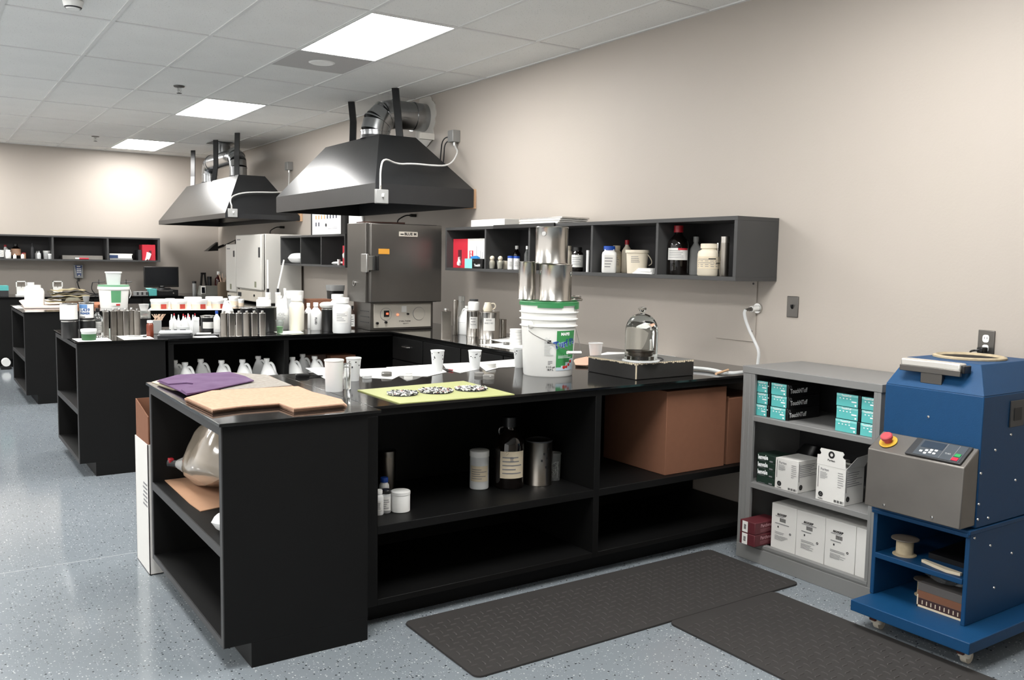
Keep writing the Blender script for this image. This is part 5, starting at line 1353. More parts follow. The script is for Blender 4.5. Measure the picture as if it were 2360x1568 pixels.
sheet('white_card', 'white card under the green tub on the middle end cabinet', 'card', [(166, 781), (247, 779), (258, 786), (180, 788)], PAPER, ZP, .0012)
sheet('white_card', 'white card right of the tin flasks on the middle end cabinet', 'card', [(268, 775), (338, 772), (355, 781), (286, 784)], PAPER, ZP, .0012)
t, r_, H_ = bottle('green_tub', 'round tub of green paste with a white lid on the white card', 'tub', 205, 786, 33, 26, 'tub', FROST, WHITE, ps=None)
t.location.z += .002
ob('green_paste', G().lathe([(0, .001), (r_*.90, .001), (r_*1.005, H_*.56), (0, H_*.56)], 28), mat('green_paste', (52, 96, 58), rough=.5), t)
bottle('clear_bottle', 'clear bottle with a white and red label and black cap right of the cans', 'bottle', 226, 775, 20, 64, 'bottle', CLEARP, BLACKP, label=(LABW, .12, .52, 75))
fl1 = [(244, 775, 'first'), (262, 774, 'second'), (276, 773, 'third'), (290, 773, 'fourth'), (304, 772, 'fifth')]
for px, py, o_ in fl1: flask_can('tin flask on the middle end cabinet, %s from the left' % o_, px, py, 12.5, 62, group='tin flasks on the middle end cabinet', m=STEELW if o_ in ('second', 'third') else STEEL, rot=.15)
ob_ = None
flask_can('tin flask at the right end of the left flask row, labelled dark at its foot', 317, 774, 13, 62, group='tin flasks on the middle end cabinet', m=STEELW, rot=-.1)
t, r_, Hc = paint_can('black can under the clear jar on the middle end cabinet', 333, 765, 29, 33, BLACKP, group=gL)
l_ = t.location+Vector((0, 0, Hc+.001))
t = thing('clear_jar', 'clear glass jar between black can and white cup', 'jar', l_); ob('jar_wall', G().lathe([(0, 0), (.045, 0), (.047, .004), (.047, .045), (.044, .047), (.044, .006), (0, .006)], 24), CLEARP, t)
t = thing('white_cup', 'white tapered cup on top of the clear jar', 'cup', l_+Vector((0, 0, .0475))); ob('cup_shell', G().lathe([(0, 0), (.026, 0), (.037, .048), (.039, .050), (.036, .05), (.025, .004), (0, .004)], 24), WHITE, t)
bottle('amber_bottle', 'small bottle of red-brown liquid with a white cap', 'bottle', 346, 776, 16, 37, 'jar', AMBER, WHITE, rot=0)
t = thing('pen', 'thin dark-tipped pen lying across the white card', 'pen', at(318, 778, z=TOP)+Vector((0, 0, .0022))); ob('barrel', G().tube([(-.06, .02, .004), (.03, -.02, .004)], .0035, 6), ALU, t); ob('dark_end', G().tube([(.03, -.02, .004), (.05, -.03, .005)], .006, 8), BLACKP, t)
# sticks and squeeze bottles
P, r_, H_ = place(361, 770, 16, 36); t = thing('stick_holder', 'grey square holder full of wooden stir sticks', 'holder', P, face(P))
ob('holder_box', G().box(-.026, .035, -.025, .025, 0, .10), GREYP, t, bev=.003)
rnd = random.Random(6)
for k in range(14):
    a = -.02+k*.0042; tilt = rnd.uniform(-.03, .05)
    ob('stick', G().hexa([(a, -.01, .1), (a+.006, -.01, .1), (a+.006, -.008, .1), (a, -.008, .1), (a+tilt, -.01, .145), (a+tilt+.006, -.01, .145), (a+tilt+.006, -.008, .145), (a+tilt, -.008, .145)]), mat('stick_wood', (222, 192, 168), rough=.8), t, flat=True)
sq = [(396, 765, 0), (402, 763, 1), (412, 766, 0), (423, 764, 1), (428, 767, 1), (434, 763, 0), (437, 766, 1), (445, 766, 0), (450, 763, 1)]
for k, (px, py, rd) in enumerate(sq):
    P, r_, H_ = place(px, py, 11, 40); P.z = TOP
    t = thing('squeeze_bottle', 'small white squeeze bottle with a pointed %s tip, %s from the left in the cluster' % ('red' if rd else 'white', ordn[k] if k else 'first'), 'bottle', P, 0, 'squeeze bottles on the middle bench')
    ob('body', G().lathe([(0, 0), (r_, 0), (r_, H_*.58), (r_*.8, H_*.66), (r_*.45, H_*.68), (0, H_*.68)], 16), HDPE, t)
    ob('nozzle', G().lathe([(r_*.5, H_*.68), (r_*.5, H_*.72), (r_*.2, H_*.9), (0, H_*.91)], 12), WHITE, t)
    ob('tip', G().lathe([(r_*.26, H_*.88), (r_*.2, H_*1.0), (0, H_*1.005)], 10), RED if rd else WHITE, t)
P, r_, H_ = place(428, 772, 28, 18); P += Vector((-.02, -.01, 0)); t = thing('white_tub', 'low clear tub in front of the squeeze bottles', 'tub', P); ob('tub_wall', G().lathe([(0, 0), (r_*.85, 0), (r_, H_), (r_*.96, H_), (r_*.82, .003), (0, .003)], 24), FROST, t)
bottle('clear_bottle', 'square clear bottle at the right of the squeeze bottles', 'bottle', 452, 772, 15, 40, 'wide', FROST, WHITE, square=(6, .8))
# balance with sheets over it
P = at(412, 781, z=TOP); t = thing('balance', 'laboratory balance covered by a white weighing sheet', 'balance', (P.x, P.y+.10, TOP), -.25)
ob('base', G().loft([(0, .115, .09, 0, 0, 5), (.02, .12, .095, 0, 0, 5), (.03, .11, .085, 0, 0, 5)], 24), DARKP, t)
ob('pan', G().box(-.10, .10, -.08, .08, .0305, .040), WHITE, t, bev=.004)
ob('weighing_sheet', G().hexa([(-.105, -.085, .041), (.11, -.095, .041), (.105, .08, .044), (-.10, .08, .044), (-.105, -.085, .0425), (.11, -.095, .0425), (.105, .08, .0455), (-.10, .08, .0455)]), mat('bluish_paper', (232, 238, 242), rough=.6), t, flat=True)
for (a, b_) in ((-.07, -.03), (-.01, .01), (.03, .07)): ob('clip', G().box(a, b_, .075, .083, .046, .052), DARKP, t)
o = ob('crumpled_sheet', G().prism([(P.x+.10, P.y+.02), (P.x+.17, P.y-.01), (P.x+.27, P.y-.01), (P.x+.26, P.y+.04), (P.x+.20, P.y+.10), (P.x+.12, P.y+.14)], TOP+.001, TOP+.010, .009), PAPER, world=True); tag(o, 'white folded paper strip curling off the balance', 'paper')
t, r_, H_ = paint_can('black open can with a white label and raised tin rim, behind the tray', 480, 765, 33, 34, BLACKP, label=(LABW, .22, .66, 45), group='cans on the middle bench')
ob('raised_lid', G().lathe([(r_*.9, H_+.001), (r_*1.05, H_+.002), (r_*1.08, H_+.008), (r_*.9, H_+.006)], 24, closed=True), STEEL, t)
bottle('white_bottle', 'white bottle with a blue cap left of the tin flask row', 'bottle', 500, 766, 15, 49, 'bottle', HDPE, BLUEP, label=(LABW, .12, .6, 70), group='bottles on the middle bench')
P = at(480, 775, z=TOP); t = thing('small_tray', 'flat dark tray with a white cover in front of the black can', 'tray', (P.x, P.y+.04, TOP), -.3)
ob('tray', G().box(-.085, .085, -.04, .04, 0, .012), DARKP, t, bev=.003); ob('cover', G().box(-.07, .03, -.032, .032, .012, .02), LABW, t, bev=.002); ob('window', G().box(-.05, .01, -.018, .018, .02, .0205), GREYP, t)
for k, px in enumerate((517, 534, 551, 569, 586, 605)):
    flask_can('tin flask on the middle bench, %s of six from the left' % (ordn[k] if k else 'first'), px, 775, 14.5, 58, group='tin flasks on the middle bench', m=STEEL if k % 3 else STEELW, rot=.12*((k*5) % 3-1))
pos_m = Vector(at(605, 775, z=TOP))
t = thing('dark_pen', 'dark pen lying in front of the tin flasks', 'pen', Vector((2.09, 6.445, TOP))); ob('barrel', G().tube([(-.05, .01, .005), (.03, -.006, .005)], .004, 8), DARKP, t); ob('clip', G().box(.0, .03, -.008, -.002, .008, .010), ALU, t)
gB = 'black cans on the middle bench'
t, r_, H_ = paint_can('black can behind the tin flasks, with a jar on its lid', 574, 760, 38, 50, BLACKP, group=gB)
t, r_, H_ = paint_can('large black can right of the tin flasks', 614, 766, 47, 58, BLACKP, group=gB)
lj = t.location+Vector((-.02, 0, H_+.001)); bottle('white_jar', 'white wide jar standing on the large black can', 'jar', 0, 0, 0, 0, 'jar', WHITE, WHITE, z=lj.z, ps=(lj, .055, .070))
P, r_, H_ = place(650, 760, 31, 78); t = thing('oil_jug', 'white handled jug with faint print behind the green cup', 'jug', P, face(P)); jug_parts(t, r_*2, H_, HDPE, WHITE)
put_text('lettering', 'OIL', .035, mat('faint_ink', (186, 188, 188)), t, (0, -r_-.001, H_*.45)); ob('print_lines', lines_geo(-.04, .04, H_*.3, H_*.4, 2, .4, 3).xf(Matrix.Translation((0, -r_-.0004, 0))), mat('faint_ink'), t)
cup('clear cup of green liquid in front of the large black can', 645, 769, 20, 31, CLEARP, mat('green_liquid', (70, 170, 60), rough=.3), .5, group='cups on the middle bench', base=.66)
bottle('cream_jar', 'large cream-white handled jar in the middle of the white jugs', 'jar', 684, 764, 34, 82, 'jar', mat('cream_jar', (240, 234, 218), rough=.4), HDPE, group='white jars on the middle bench')
for k, (px, py, lean, hh, lb) in enumerate(((618, 752, 0, 66, 'dropper bottle with a long upright white tube, left one'), (641, 752, .055, 66, 'dropper bottle with a long leaning white tube, right one'))):
    P, r_, H_ = place(px, py, 13, 80); P += Vector((P.x, P.y, 0)).normalized()*.10
    t = thing('dropper_bottle', lb+' on the middle bench', 'bottle', (P.x, P.y, TOP), 0, 'tubed bottles on the middle bench')
    H_ = (752-668)*mpp(P)
    ob('body', G().cyl(r_*.95, 0, H_*.9, 16), HDPE, t); ob('paper_label', G().patch(r_*.96, H_*.6, H_*.86, 180, 360, 12), LABW, t)
    ob('black_cap', G().cyl(r_*.45, H_*.9, H_, 14), BLACKP, t); L = 66*mpp(P)
    ob('tube', G().tube([(0, 0, H_), (lean, 0, H_+L)], .007, 8), WHITE, t)
bottle('spray_bottle', 'slim white bottle behind the cream jar', 'bottle', 657, 757, 13, 92, 'bottle', HDPE, WHITE, group='bottles on the middle bench')
t = bottle('clear_tub', 'wide clear tub with a white rim behind the cream jar', 'tub', 679, 751, 40, 80, 'tub', FROST, WHITE, group='tubs on the middle bench')
bottle('white_bottle', 'white bottle behind the one with vertical writing', 'bottle', 711, 757, 18, 58, 'bottle', HDPE, WHITE, square=(3, .8), group='bottles on the middle bench')
t, r_, H_ = bottle('white_bottle', 'white bottle with vertical black writing on the middle bench', 'bottle', 728, 762, 26, 64, 'bottle', HDPE, WHITE, square=(4, .7), group='bottles on the middle bench')
o = put_text('lettering', 'FLUID', .022, INK, t, (0, -r_*.7-.002, H_*.34), tilt=PI/2, bold=.02)
flask_can('tin can hidden between cream jar and white bottles', 703, 761, 12, 42, m=STEELW, group='tin flasks on the middle bench right')
t, r_, H_ = paint_can('black can left of the large translucent jar', 756, 765, 30, 53, BLACKP, group=gB)
o_ = t.location+Vector((0, 0, H_+.001))
t, M_, _z = pillow('white_wrap', 'crumpled white wrapping on the black can by the translucent jar', o_, (.06, .05, .025), .4, 0, WHITE, 7)
t, r_, H_ = bottle('translucent_jar', 'large translucent jar with a white label beside the oven', 'jar', 788, 769, 43, 82, 'jar', HDPE, WHITE, label=(LABW, .3, .62, 40), group='white jars on the middle bench')
bottle('translucent_jar', 'second translucent jar lid behind the large translucent jar', 'jar', 778, 757, 36, 78, 'jar', HDPE, WHITE, group='white jars on the middle bench')
bottle('labelled_bottle', 'small dark bottle with a picture label next to the oven', 'bottle', 812, 757, 12, 52, 'bottle', mat('brown_plastic', (70, 50, 40), rough=.5), BLACKP, label=(LABW, .08, .62, 80), square=(5, .6), group='bottles on the middle bench')
P = at(740, 751, z=TOP); P.y -= .02; t, a, b, c = boxm('cardboard_box', 'brown cardboard box on the worktop behind the white bottles', 'box', P.x-.09, P.x+.10, P.y+.02, P.y+.18, TOP+.0005, TOP+.225, CARD)
P = at(783, 745, z=TOP); t = thing('lined_bin', 'black bin with a grey bag liner against the side of the oven', 'bin', (P.x+.0, P.y+.10, TOP), 0)
ob('bin', G().loft([(0, .05, .06, 0, 0, 5), (.30, .065, .07, 0, 0, 5)], 24), BLACKP, t); ob('bag_liner', G().loft([(.285, .067, .072, 0, 0, 5), (.31, .072, .078, 0, 0, 4), (.335, .074, .076, 0, 0, 4)], 24), GREYP, t)
sheet('thin_papers', 'thin translucent papers in front of the cream jar', 'paper', [(630, 765), (690, 762), (700, 768), (650, 771)], mat('pale_green_paper', (214, 224, 210), rough=.7), ZP, .0008)
t, a, b, c = boxm('crumpled_tin', 'small crumpled foil bundle on the cardboard box', 'foil', P.x-.16, P.x-.09, P.y+.12, P.y+.19, TOP+.0005, TOP+.05, STEELW) if False else (None,)*4

# ================================================================== wall worktop, right of the oven
gW = 'tins on the wall worktop'
flask_can('worn rectangular tin next to the oven on the wall worktop', 1028, 783, 24, 72, m=STEELW, group=gW, depth=.7)
bottle('tall_tin', 'tall slim tin tube right of the worn rectangular tin', 'tin', 1049, 772, 13, 80, 'wide', STEELW, STEELW, group=gW)
bottle('clear_cylinder', 'tall clear cylinder behind the white handled jug', 'cylinder', 1063, 765, 15, 82, 'wide', CLEARP, CLEARP, group=gW)
P, r_, H_ = place(1072, 772, 30, 66); t = thing('white_jug', 'white handled jug behind the two labelled tin cans', 'jug', P, face(P)+2.6); jug_parts(t, r_*2, H_, HDPE, WHITE)
def lab_can(lab, px, py, w, h, txt):
    t, r_, H_ = paint_can(lab, px, py, w, h, STEEL, label=None, lid=STEEL, group=gW)
    ob('paper_label', G().patch(r_*.985+.0006, H_*.32, H_*.77, -122, -58, 10), LABW, t)
    for k, s in enumerate(txt): wrap_text('lettering', s, .014, INKG, t, r_*.985+.001, H_*(.70-k*.11), -92, bold=.02)
    return t, r_, H_
t, rA, HA = lab_can('tin can with a white handwritten label, left of the two', 1091, 777, 33, 60, ['BOND', 'BASE', 'TOTAL']); A_ = t.location.copy()
t, rB, HB = lab_can('tin can with a wide white handwritten label, right of the two', 1127, 783, 48, 64, ['BOND', 'BASE 3 RD']); B_ = t.location.copy()
bottle('grey_lidded_bottle', 'white jar with a tall grey cap standing on the left labelled tin', 'jar', 0, 0, 0, 0, 'jar', WHITE, DARKP, z=A_.z+HA+.001, ps=(A_+Vector((0, 0, HA+.001)), rA*.8, .085))
t = thing('small_pitcher', 'small cream jug with a round handle on the right labelled tin', 'jug', B_+Vector((-.015, 0, HB+.001)), face(B_))
ob('body', G().lathe([(0, 0), (.03, 0), (.036, .02), (.026, .05), (.022, .065), (0, .065)], 20), CREAM, t); ob('handle', G().tube(smooth([(.02, 0, .055), (.05, 0, .06), (.06, 0, .03), (.035, 0, .01)]), .005, 8), CREAM, t)
paint_can('plain small tin can right of the labelled tins', 1158, 778, 18, 42, STEELW, lid=STEELW, group=gW)
bottle('clear_container', 'tall clear container with a white lid behind the plain small tin', 'jar', 1146, 760, 25, 62, 'wide', FROST, WHITE, group=gW)
P, r_, H_ = place(1189, 796, 28, 40)
for k in range(5):
    t = thing('white_dish', 'white round dish, %s of the stack beside the tall pail' % ['lowest', 'second', 'third', 'fourth', 'topmost'][k], 'dish', (P.x, P.y, TOP+.001+k*.022), 0, 'stacked white dishes')
    ob('dish', G().lathe([(0, 0), (r_*1.0, 0), (r_*1.04, .016), (r_*1.06, .018), (r_*1.06, .021), (0, .021)], 28), WHITE, t)
sheet('paper_sheet', 'white paper on the wall worktop behind the dish stack', 'paper', [(1130, 783), (1175, 778), (1215, 782), (1215, 790), (1160, 790)], PAPER, ZP, .0008, 'papers on the wall worktop')
sheet('paper_sheet', 'larger white paper on the wall worktop edge in front of the dish stack', 'paper', [(1105, 795), (1160, 791), (1215, 794), (1215, 812), (1195, 808)], PAPER, ZP, .0008, 'papers on the wall worktop')
puck('dark grey disc between the two papers on the wall worktop', 1167, 796, 15, 7, mat('puck_dark'), lift=.0015)

# ================================================================== near wall shelf contents
SB = SZ
def sp(px, dx=.0): p = at(px, 620, x=SX+.06+dx); return p
def onshelf(px, w, h, dx=0.0):
    p = at(px, 620, x=SX+.05+dx); k = mpp(p); r = w*k/2; return (Vector((SX+.03+r+dx, p.y-.0, SB)), r, h*k)
gS = 'containers on the near wall shelf'
def red_box(name, lab, x0, x1, y0, y1, z0, z1, axis, body=RED, side=CARDW):
    t, a, b, c = boxm(name, lab, 'box', x0, x1, y0, y1, z0, z1, side, 'red and white tissue boxes')
    if axis == 'x': ob('red_front', G().box(-a-.001, -a, -b, b, 0, c), body, t)
    else: ob('red_front', G().box(-a, a, -b-.001, -b, 0, c), body, t)
    return t, a, b, c
y1_ = at(1033, 600, x=SX+.02).y; y0_ = y1_-.30
t, a, b, c = red_box('tissue_box', 'red and white wipe box in the first bay of the near wall shelf', SX+.06, SX+.26, yd[0]+.014, 6.302, SB, SB+.232, 'x')
t.children[-1].name = 'red_front'
# print on the box: red on far part, white near part
g = G().box(-a-.002, -a-.0008, -b, b*.18, 0, c); ob('white_front', g, CARDW, t)
o = put_text('lettering', 'ULINE', .028, INKW, t, (-a-.004, -b*.02, c*.42), rot=-PI/2, tilt=-PI/2, bold=.05); ob('logo_band', G().box(-a-.003, -a-.002, -b*.12, b*.08, c*.24, c*.60), RED, t)
g = G()
for k, (yy, z0, z1) in enumerate(((-b*.3, .3, .75), (-b*.5, .35, .6), (-b*.6, .35, .55))): g.box(-a-.0028, -a-.002, yy-.003, yy, c*z0, c*z1)
ob('print_lines', g, INKG, t)
ob('tissue', G().prism([(-.012, .0), (.012, -.006), (.018, .02), (.004, .045), (.008, .065), (-.006, .06), (-.004, .035), (-.018, .018)], 0, .014, .004).xf(Matrix.Translation((-a-.003, b*.62, c*.10)) @ Matrix.Rotation(-PI/2, 4, 'Z') @ Matrix.Rotation(PI/2, 4, 'X')), WHITE, t)
ob('slot', G().box(-a-.0016, -a-.001, b*.52, b*.72, c*.1, c*.62), MAROON, t)
p = at(1090, 600, x=SX+.01)
t, a, b, c = boxm('glove_box', 'open teal and black glove box in front of the wipe box on the wall shelf', 'box', SX-.0, SX+.042, at(1112, 620, x=SX).y+.005, at(1071, 620, x=SX).y, SB+.0003, SB+.075, BLACKP)
t.location.x -= .088*0; 
ob('teal_front', G().box(-a-.001, -a, b*.15, b, 0, c), TEALD, t); put_text('lettering', 'TouchN', .026, INKW, t, (-a-.002, -b*.45, c*.32), rot=-PI/2, bold=.03)
ob('blue_glove', G().prism([(-.018, -.05), (.0, -.06), (.014, .0), (.01, .04), (-.018, .05), (-.012, .0)], c, c+.018, .008), mat('blue_glove', (40, 130, 200), rough=.5), t)
ob('ring_mark', G().lathe([(.005, 0), (.007, 0), (.007, .0006), (.005, .0006)], 14, closed=True).xf(Matrix.Translation((-a-.001, 0, c*.78)) @ Matrix.Rotation(-PI/2, 4, 'Y')), INKG, t)
for px, lb in ((1132, 'left clear cup with a cream ball on top, wall shelf second bay'), (1151, 'right clear cup with a cream ball on top, wall shelf second bay')):
    L, r_, h_ = onshelf(px, 17, 20); t = thing('bead_cup', lb, 'cup', L, 0, gS)
    ob('cup_wall', G().lathe([(0, 0), (r_*.75, 0), (r_*1.0, h_*.98), (r_*.96, h_*.98), (r_*.72, .003), (0, .003)], 20), CLEARP, t)
    ob('cream_ball', G().sphere(r_*.68, (0, 0, h_*1.22), 16, 10), CREAM, t); ob('cream_filling', G().lathe([(0, .004), (r_*.7, .004), (r_*.85, h_*.7), (r_*.5, h_*.98), (0, h_)], 18), CREAM, t)
bottle('cream_pot', 'small cream pot behind the second ball cup', 'pot', 0, 0, 0, 0, 'wide', CREAM, CREAM, z=SB, ps=(onshelf(1164, 14, 19, .06)), group=gS)
for px, lb in ((1176, 'left of two white bottles with blue caps on the wall shelf'), (1190, 'right of two white bottles with blue caps on the wall shelf')):
    bottle('white_bottle', lb, 'bottle', 0, 0, 0, 0, 'wide', HDPE, BLUEP, z=SB, ps=onshelf(px, 14.5, 31), label=(LABW, .15, .7, 50), group=gS)
bottle('dark_bottle', 'dark bottle with a white cap behind the blue-capped bottles', 'bottle', 0, 0, 0, 0, 'bottle', BROWNG, WHITE, z=SB, ps=onshelf(1188, 18, 54, .14), group=gS)
bottle('clear_bottle', 'clear bottle at the left of the tin can stack on the wall shelf', 'bottle', 0, 0, 0, 0, 'bottle', CLEARP, WHITE, z=SB, ps=onshelf(1214, 13, 55, .03), group=gS)
bottle('cream_bottle', 'brownish cream bottle behind the upper tin can', 'bottle', 0, 0, 0, 0, 'jar', CREAM, CREAM, z=SB, ps=onshelf(1306, 20, 58, .08), group=gS)
bottle('brown_bottle', 'brown bottle with a white label right of the upper tin can', 'bottle', 0, 0, 0, 0, 'jar', BROWNG, BLACKP, z=SB, ps=onshelf(1325, 27, 56, .02), label=(LABW, .18, .68, 75), group=gS)
bottle('white_vial', 'slim white vial by the divider right of the brown bottle', 'vial', 0, 0, 0, 0, 'wide', HDPE, WHITE, z=SB, ps=onshelf(1357, 7, 50, -.02), group=gS)
bottle('white_bottle', 'squarish white bottle with a bright blue cap on the wall shelf', 'bottle', 0, 0, 0, 0, 'jar', WHITE, BLUEP, z=SB, ps=onshelf(1396, 34, 61, -.01), label=(LABW, .12, .66, 60), square=(5, .9), group=gS)
bottle('cream_bottle', 'stained cream bottle behind the squarish white one', 'bottle', 0, 0, 0, 0, 'jar', CREAM, LABC, z=SB, ps=onshelf(1417, 22, 62, .12), label=(LABC, .2, .65, 70), group=gS)
bottle('amber_bottle', 'bottle with a dark red cap behind the cream pail', 'bottle', 0, 0, 0, 0, 'bottle', CREAM, REDP, z=SB, ps=onshelf(1440, 24, 75, .16), group=gS)
L, r_, h_ = onshelf(1454, 52, 54, .0)
t = thing('cream_pail', 'small cream pail with a side handle and black writing on the wall shelf', 'pail', L, face(L), gS)
ob('pail_body', G().lathe([(0, 0), (r_*.86, 0), (r_*.96, h_*.86)], 32), CREAM, t); ob('lid', G().lathe([(r_*1.02, h_*.86), (r_*1.06, h_*.88), (r_*1.06, h_), (0, h_)], 32), CREAM, t)
ob('handle', G().tube(smooth([(r_*.9, -r_*.3, h_*.82), (r_*1.25, -r_*.2, h_*.6), (r_*1.3, -r_*.1, h_*.42), (r_*1.05, .1*r_, h_*.35)]), .003, 6), CREAM, t)
ob('print_lines', wrap_lines(r_*.93, h_*.45, h_*.75, -125, -75, 4, .3, 5), INKG, t)
for k in range(5):
    pz = SB+.0003+k*.0068; yy = at(1485, 620, x=SX+.03).y
    o = ob('booklet', G().prism([(SX+.01+.006*(k % 2), yy-.085+.004*k), (SX+.20, yy-.085), (SX+.20, yy+.07), (SX+.012, yy+.085-.012*k)], pz, pz+.0058, .001), PAPER, world=True)
    tag(o, '%s white booklet of the leaning pile on the near wall shelf' % ['lowest', 'second', 'third', 'fourth', 'topmost'][k], 'booklet', 'white booklets')
L, r_, h_ = onshelf(1549, 49, 113, .03)
t, r_, H_ = bottle('brown_bottle', 'tall dark glass bottle with a red cap and white label on the wall shelf', 'bottle', 0, 0, 0, 0, 'bottle', BROWNG, REDP, z=SB, ps=(L, r_, h_), label=(LABW, .30, .54, 62), group=gS)
ob('red_print', G().patch(r_+.0008, H_*.50, H_*.54, -90, -32, 6), RED, t)
bottle('grey_bottle', 'grey plastic bottle behind the tall dark glass bottle', 'bottle', 0, 0, 0, 0, 'bottle', GREYP, GREYP, z=SB, ps=onshelf(1597, 30, 88, .16), square=(5, .8), group=gS)
t, r_, H_ = bottle('cream_jar', 'large cream wide-mouth jar with printed label at the shelf end', 'jar', 0, 0, 0, 0, 'jar', CREAM, CREAM, z=SB, ps=onshelf(1621, 55, 74, .0), label=(LABC, .22, .60, 80), group=gS)
ob('bold_lines', wrap_lines(r_+.002, H_*.50, H_*.56, -95, -60, 1, .5, 2).add(*(lambda q: (q.v, q.f))(wrap_lines(r_+.002, H_*.38, H_*.42, -60, -25, 1, .6, 2))), INK, t)
bottle('tin_cylinder', 'tall tin cylinder at the right end of the near wall shelf', 'tin', 0, 0, 0, 0, 'wide', STEELW, STEEL, z=SB, ps=onshelf(1668, 20, 92, .0), group=gS)
bottle('tin_cylinder', 'thin tin cylinder between cream jar and tall tin cylinder', 'tin', 0, 0, 0, 0, 'wide', STEELW, STEEL, z=SB, ps=onshelf(1657, 6, 76, .06), group=gS)
ZT = Zs1+.0005
ya, yb2 = at(1083, 520, x=SX+.02).y, at(1160, 520, x=SX+.02).y
boxm('white_carton', 'long white carton lying on top of the near wall shelf', 'box', SX+.03, SX+.16, yb2, ya, ZT, ZT+.052, CARDW)
for k in range(4):
    y0_, y1_ = at(1285+3*k, 515, x=SX+.03).y, at(1196, 515, x=SX+.03).y
    o = ob('flat_panel', G().box(SX+.03+.004*(k % 2), SX+.27, y0_, y1_-.01*(k % 2), ZT+.0115*k, ZT+.0115*k+.0108), ALU if k == 3 else LABW, world=True, bev=.001)
    tag(o, '%s pale flat panel of the stack on top of the near wall shelf' % ['lowest', 'second', 'third', 'topmost'][k], 'panel', 'flat panels on the shelf')
o = ob('dark_strip', G().box(SX-.012, SX-.0005, at(1280, 515, x=SX).y, at(1140, 520, x=SX).y, Zs1-.022, Zs1+.004), BLACKP, world=True); tag(o, 'thin dark strip hanging at the front edge of the near wall shelf', 'strip')

# second wall shelf and poster
SB2 = 1.395+.0225
p = at(672, 600, x=SX+.05); t, M_, _z = pillow('white_cushion', 'white rolled bag in the left bay of the middle wall shelf', (SX+.15, p.y-.02, SB2), (.22, .10, .06), R(88), 0, HDPE, 2)
y_ = at(783, 610, x=SX+.03).y
t, a, b, c = boxm('tissue_box', 'red tissue box at the right end of the middle wall shelf', 'box', SX+.02, SX+.22, 8.385, 8.47, SB2, SB2+.20, RED, 'red and white tissue boxes')
ob('tissue', G().prism([(0, 0), (.02, -.01), (.04, .02), (.02, .05), (-.01, .03)], 0, .012, .004).xf(Matrix.Translation((-a-.002, b*.3, c*.4)) @ Matrix.Rotation(-PI/2, 4, 'Z') @ Matrix.Rotation(PI/2, 4, 'X')), WHITE, t)
t, M_, _z = pillow('white_cloth', 'flat white cloth beside the red tissue box', (SX+.12, y_+.17, SB2), (.10, .09, .018), 1.5, 0, WHITE, 3)
cupp = at(766, 610, x=SX+.05); t = thing('white_cup', 'small white cup between the cloth and the red tissue box', 'cup', (SX+.05, y_+.066, SB2)); ob('cup_shell', G().lathe([(0, 0), (.014, 0), (.0185, .06), (.0165, .06), (.013, .003), (0, .003)], 18), WHITE, t)
fy0, fy1, fz = 9.13, 10.03, 1.7355
t = thing('framed_chart', 'framed white chart with rows of coloured swatches leaning on the wall', 'poster', (WX-.02, (fy0+fy1)/2, fz))
hy = (fy1-fy0)/2; T_ = .02; Hf = .42
for nm, bx in (('frame_side', (-.02, 0, -hy, -hy+T_, 0, Hf)), ('frame_side', (-.02, 0, hy-T_, hy, 0, Hf)), ('frame_rail', (-.02, 0, -hy+T_, hy-T_, 0, T_)), ('frame_rail', (-.02, 0, -hy+T_, hy-T_, Hf-T_, Hf))): ob(nm, G().box(*bx), BLACKP, t, flat=True)
ob('print', G().box(-.012, -.006, -hy+T_, hy-T_, T_, Hf-T_), PAPER, t)
gA, gO, gN, gT = G(), G(), G(), G()
for row, zz in enumerate((.27, .195, .115)):
    for k in range(8 if row < 2 else 2):
        y = hy*.72-k*.085; g = (gA if k < 3 else gO) if row == 0 else ((gO if k < 4 else gN) if row == 1 else gN)
        g.box(-.0128, -.012, y-.03, y, zz, zz+.045)
gT.box(-.0126, -.012, -hy*.7, -hy*.1, .08, .084).box(-.0126, -.012, -hy*.7, -hy*.2, .095, .098).box(-.0126, -.012, -hy*.5, hy*.3, .335, .34)
ob('red_swatches', gA, mat('swatch_red', (140, 44, 38), rough=.7), t, kind='stuff'); ob('peach_swatches', gO, mat('swatch_peach', (222, 160, 96), rough=.7), t, kind='stuff'); ob('navy_swatches', gN, mat('swatch_navy', (34, 40, 62), rough=.7), t, kind='stuff')
ob('print_lines', gT, INKG, t)
ob('diamond_logo', G().prism([(0, -.03), (.025, 0), (0, .03), (-.025, 0)], 0, .0008).xf(Matrix.Translation((-.0135, hy*.02, .125)) @ Matrix.Rotation(-PI/2, 4, 'Y')), DARKP, t)
o = ob('black_board', G().box(WX-.05, WX-.004, 9.02, 9.10, 1.736, 2.2), BLACKP, world=True, flat=True); tag(o, 'narrow black upright board right of the framed chart', 'board')
o = ob('white_sheet_and_lit_wall', G().box(WX-.02, WX-.004, 8.62, 8.98, 1.736, 1.98), PAPER, world=True, flat=True); tag(o, 'lit patch of wall, made as a white board, right of the black upright board', 'board')  # light falling on the wall, put in as a thin white board

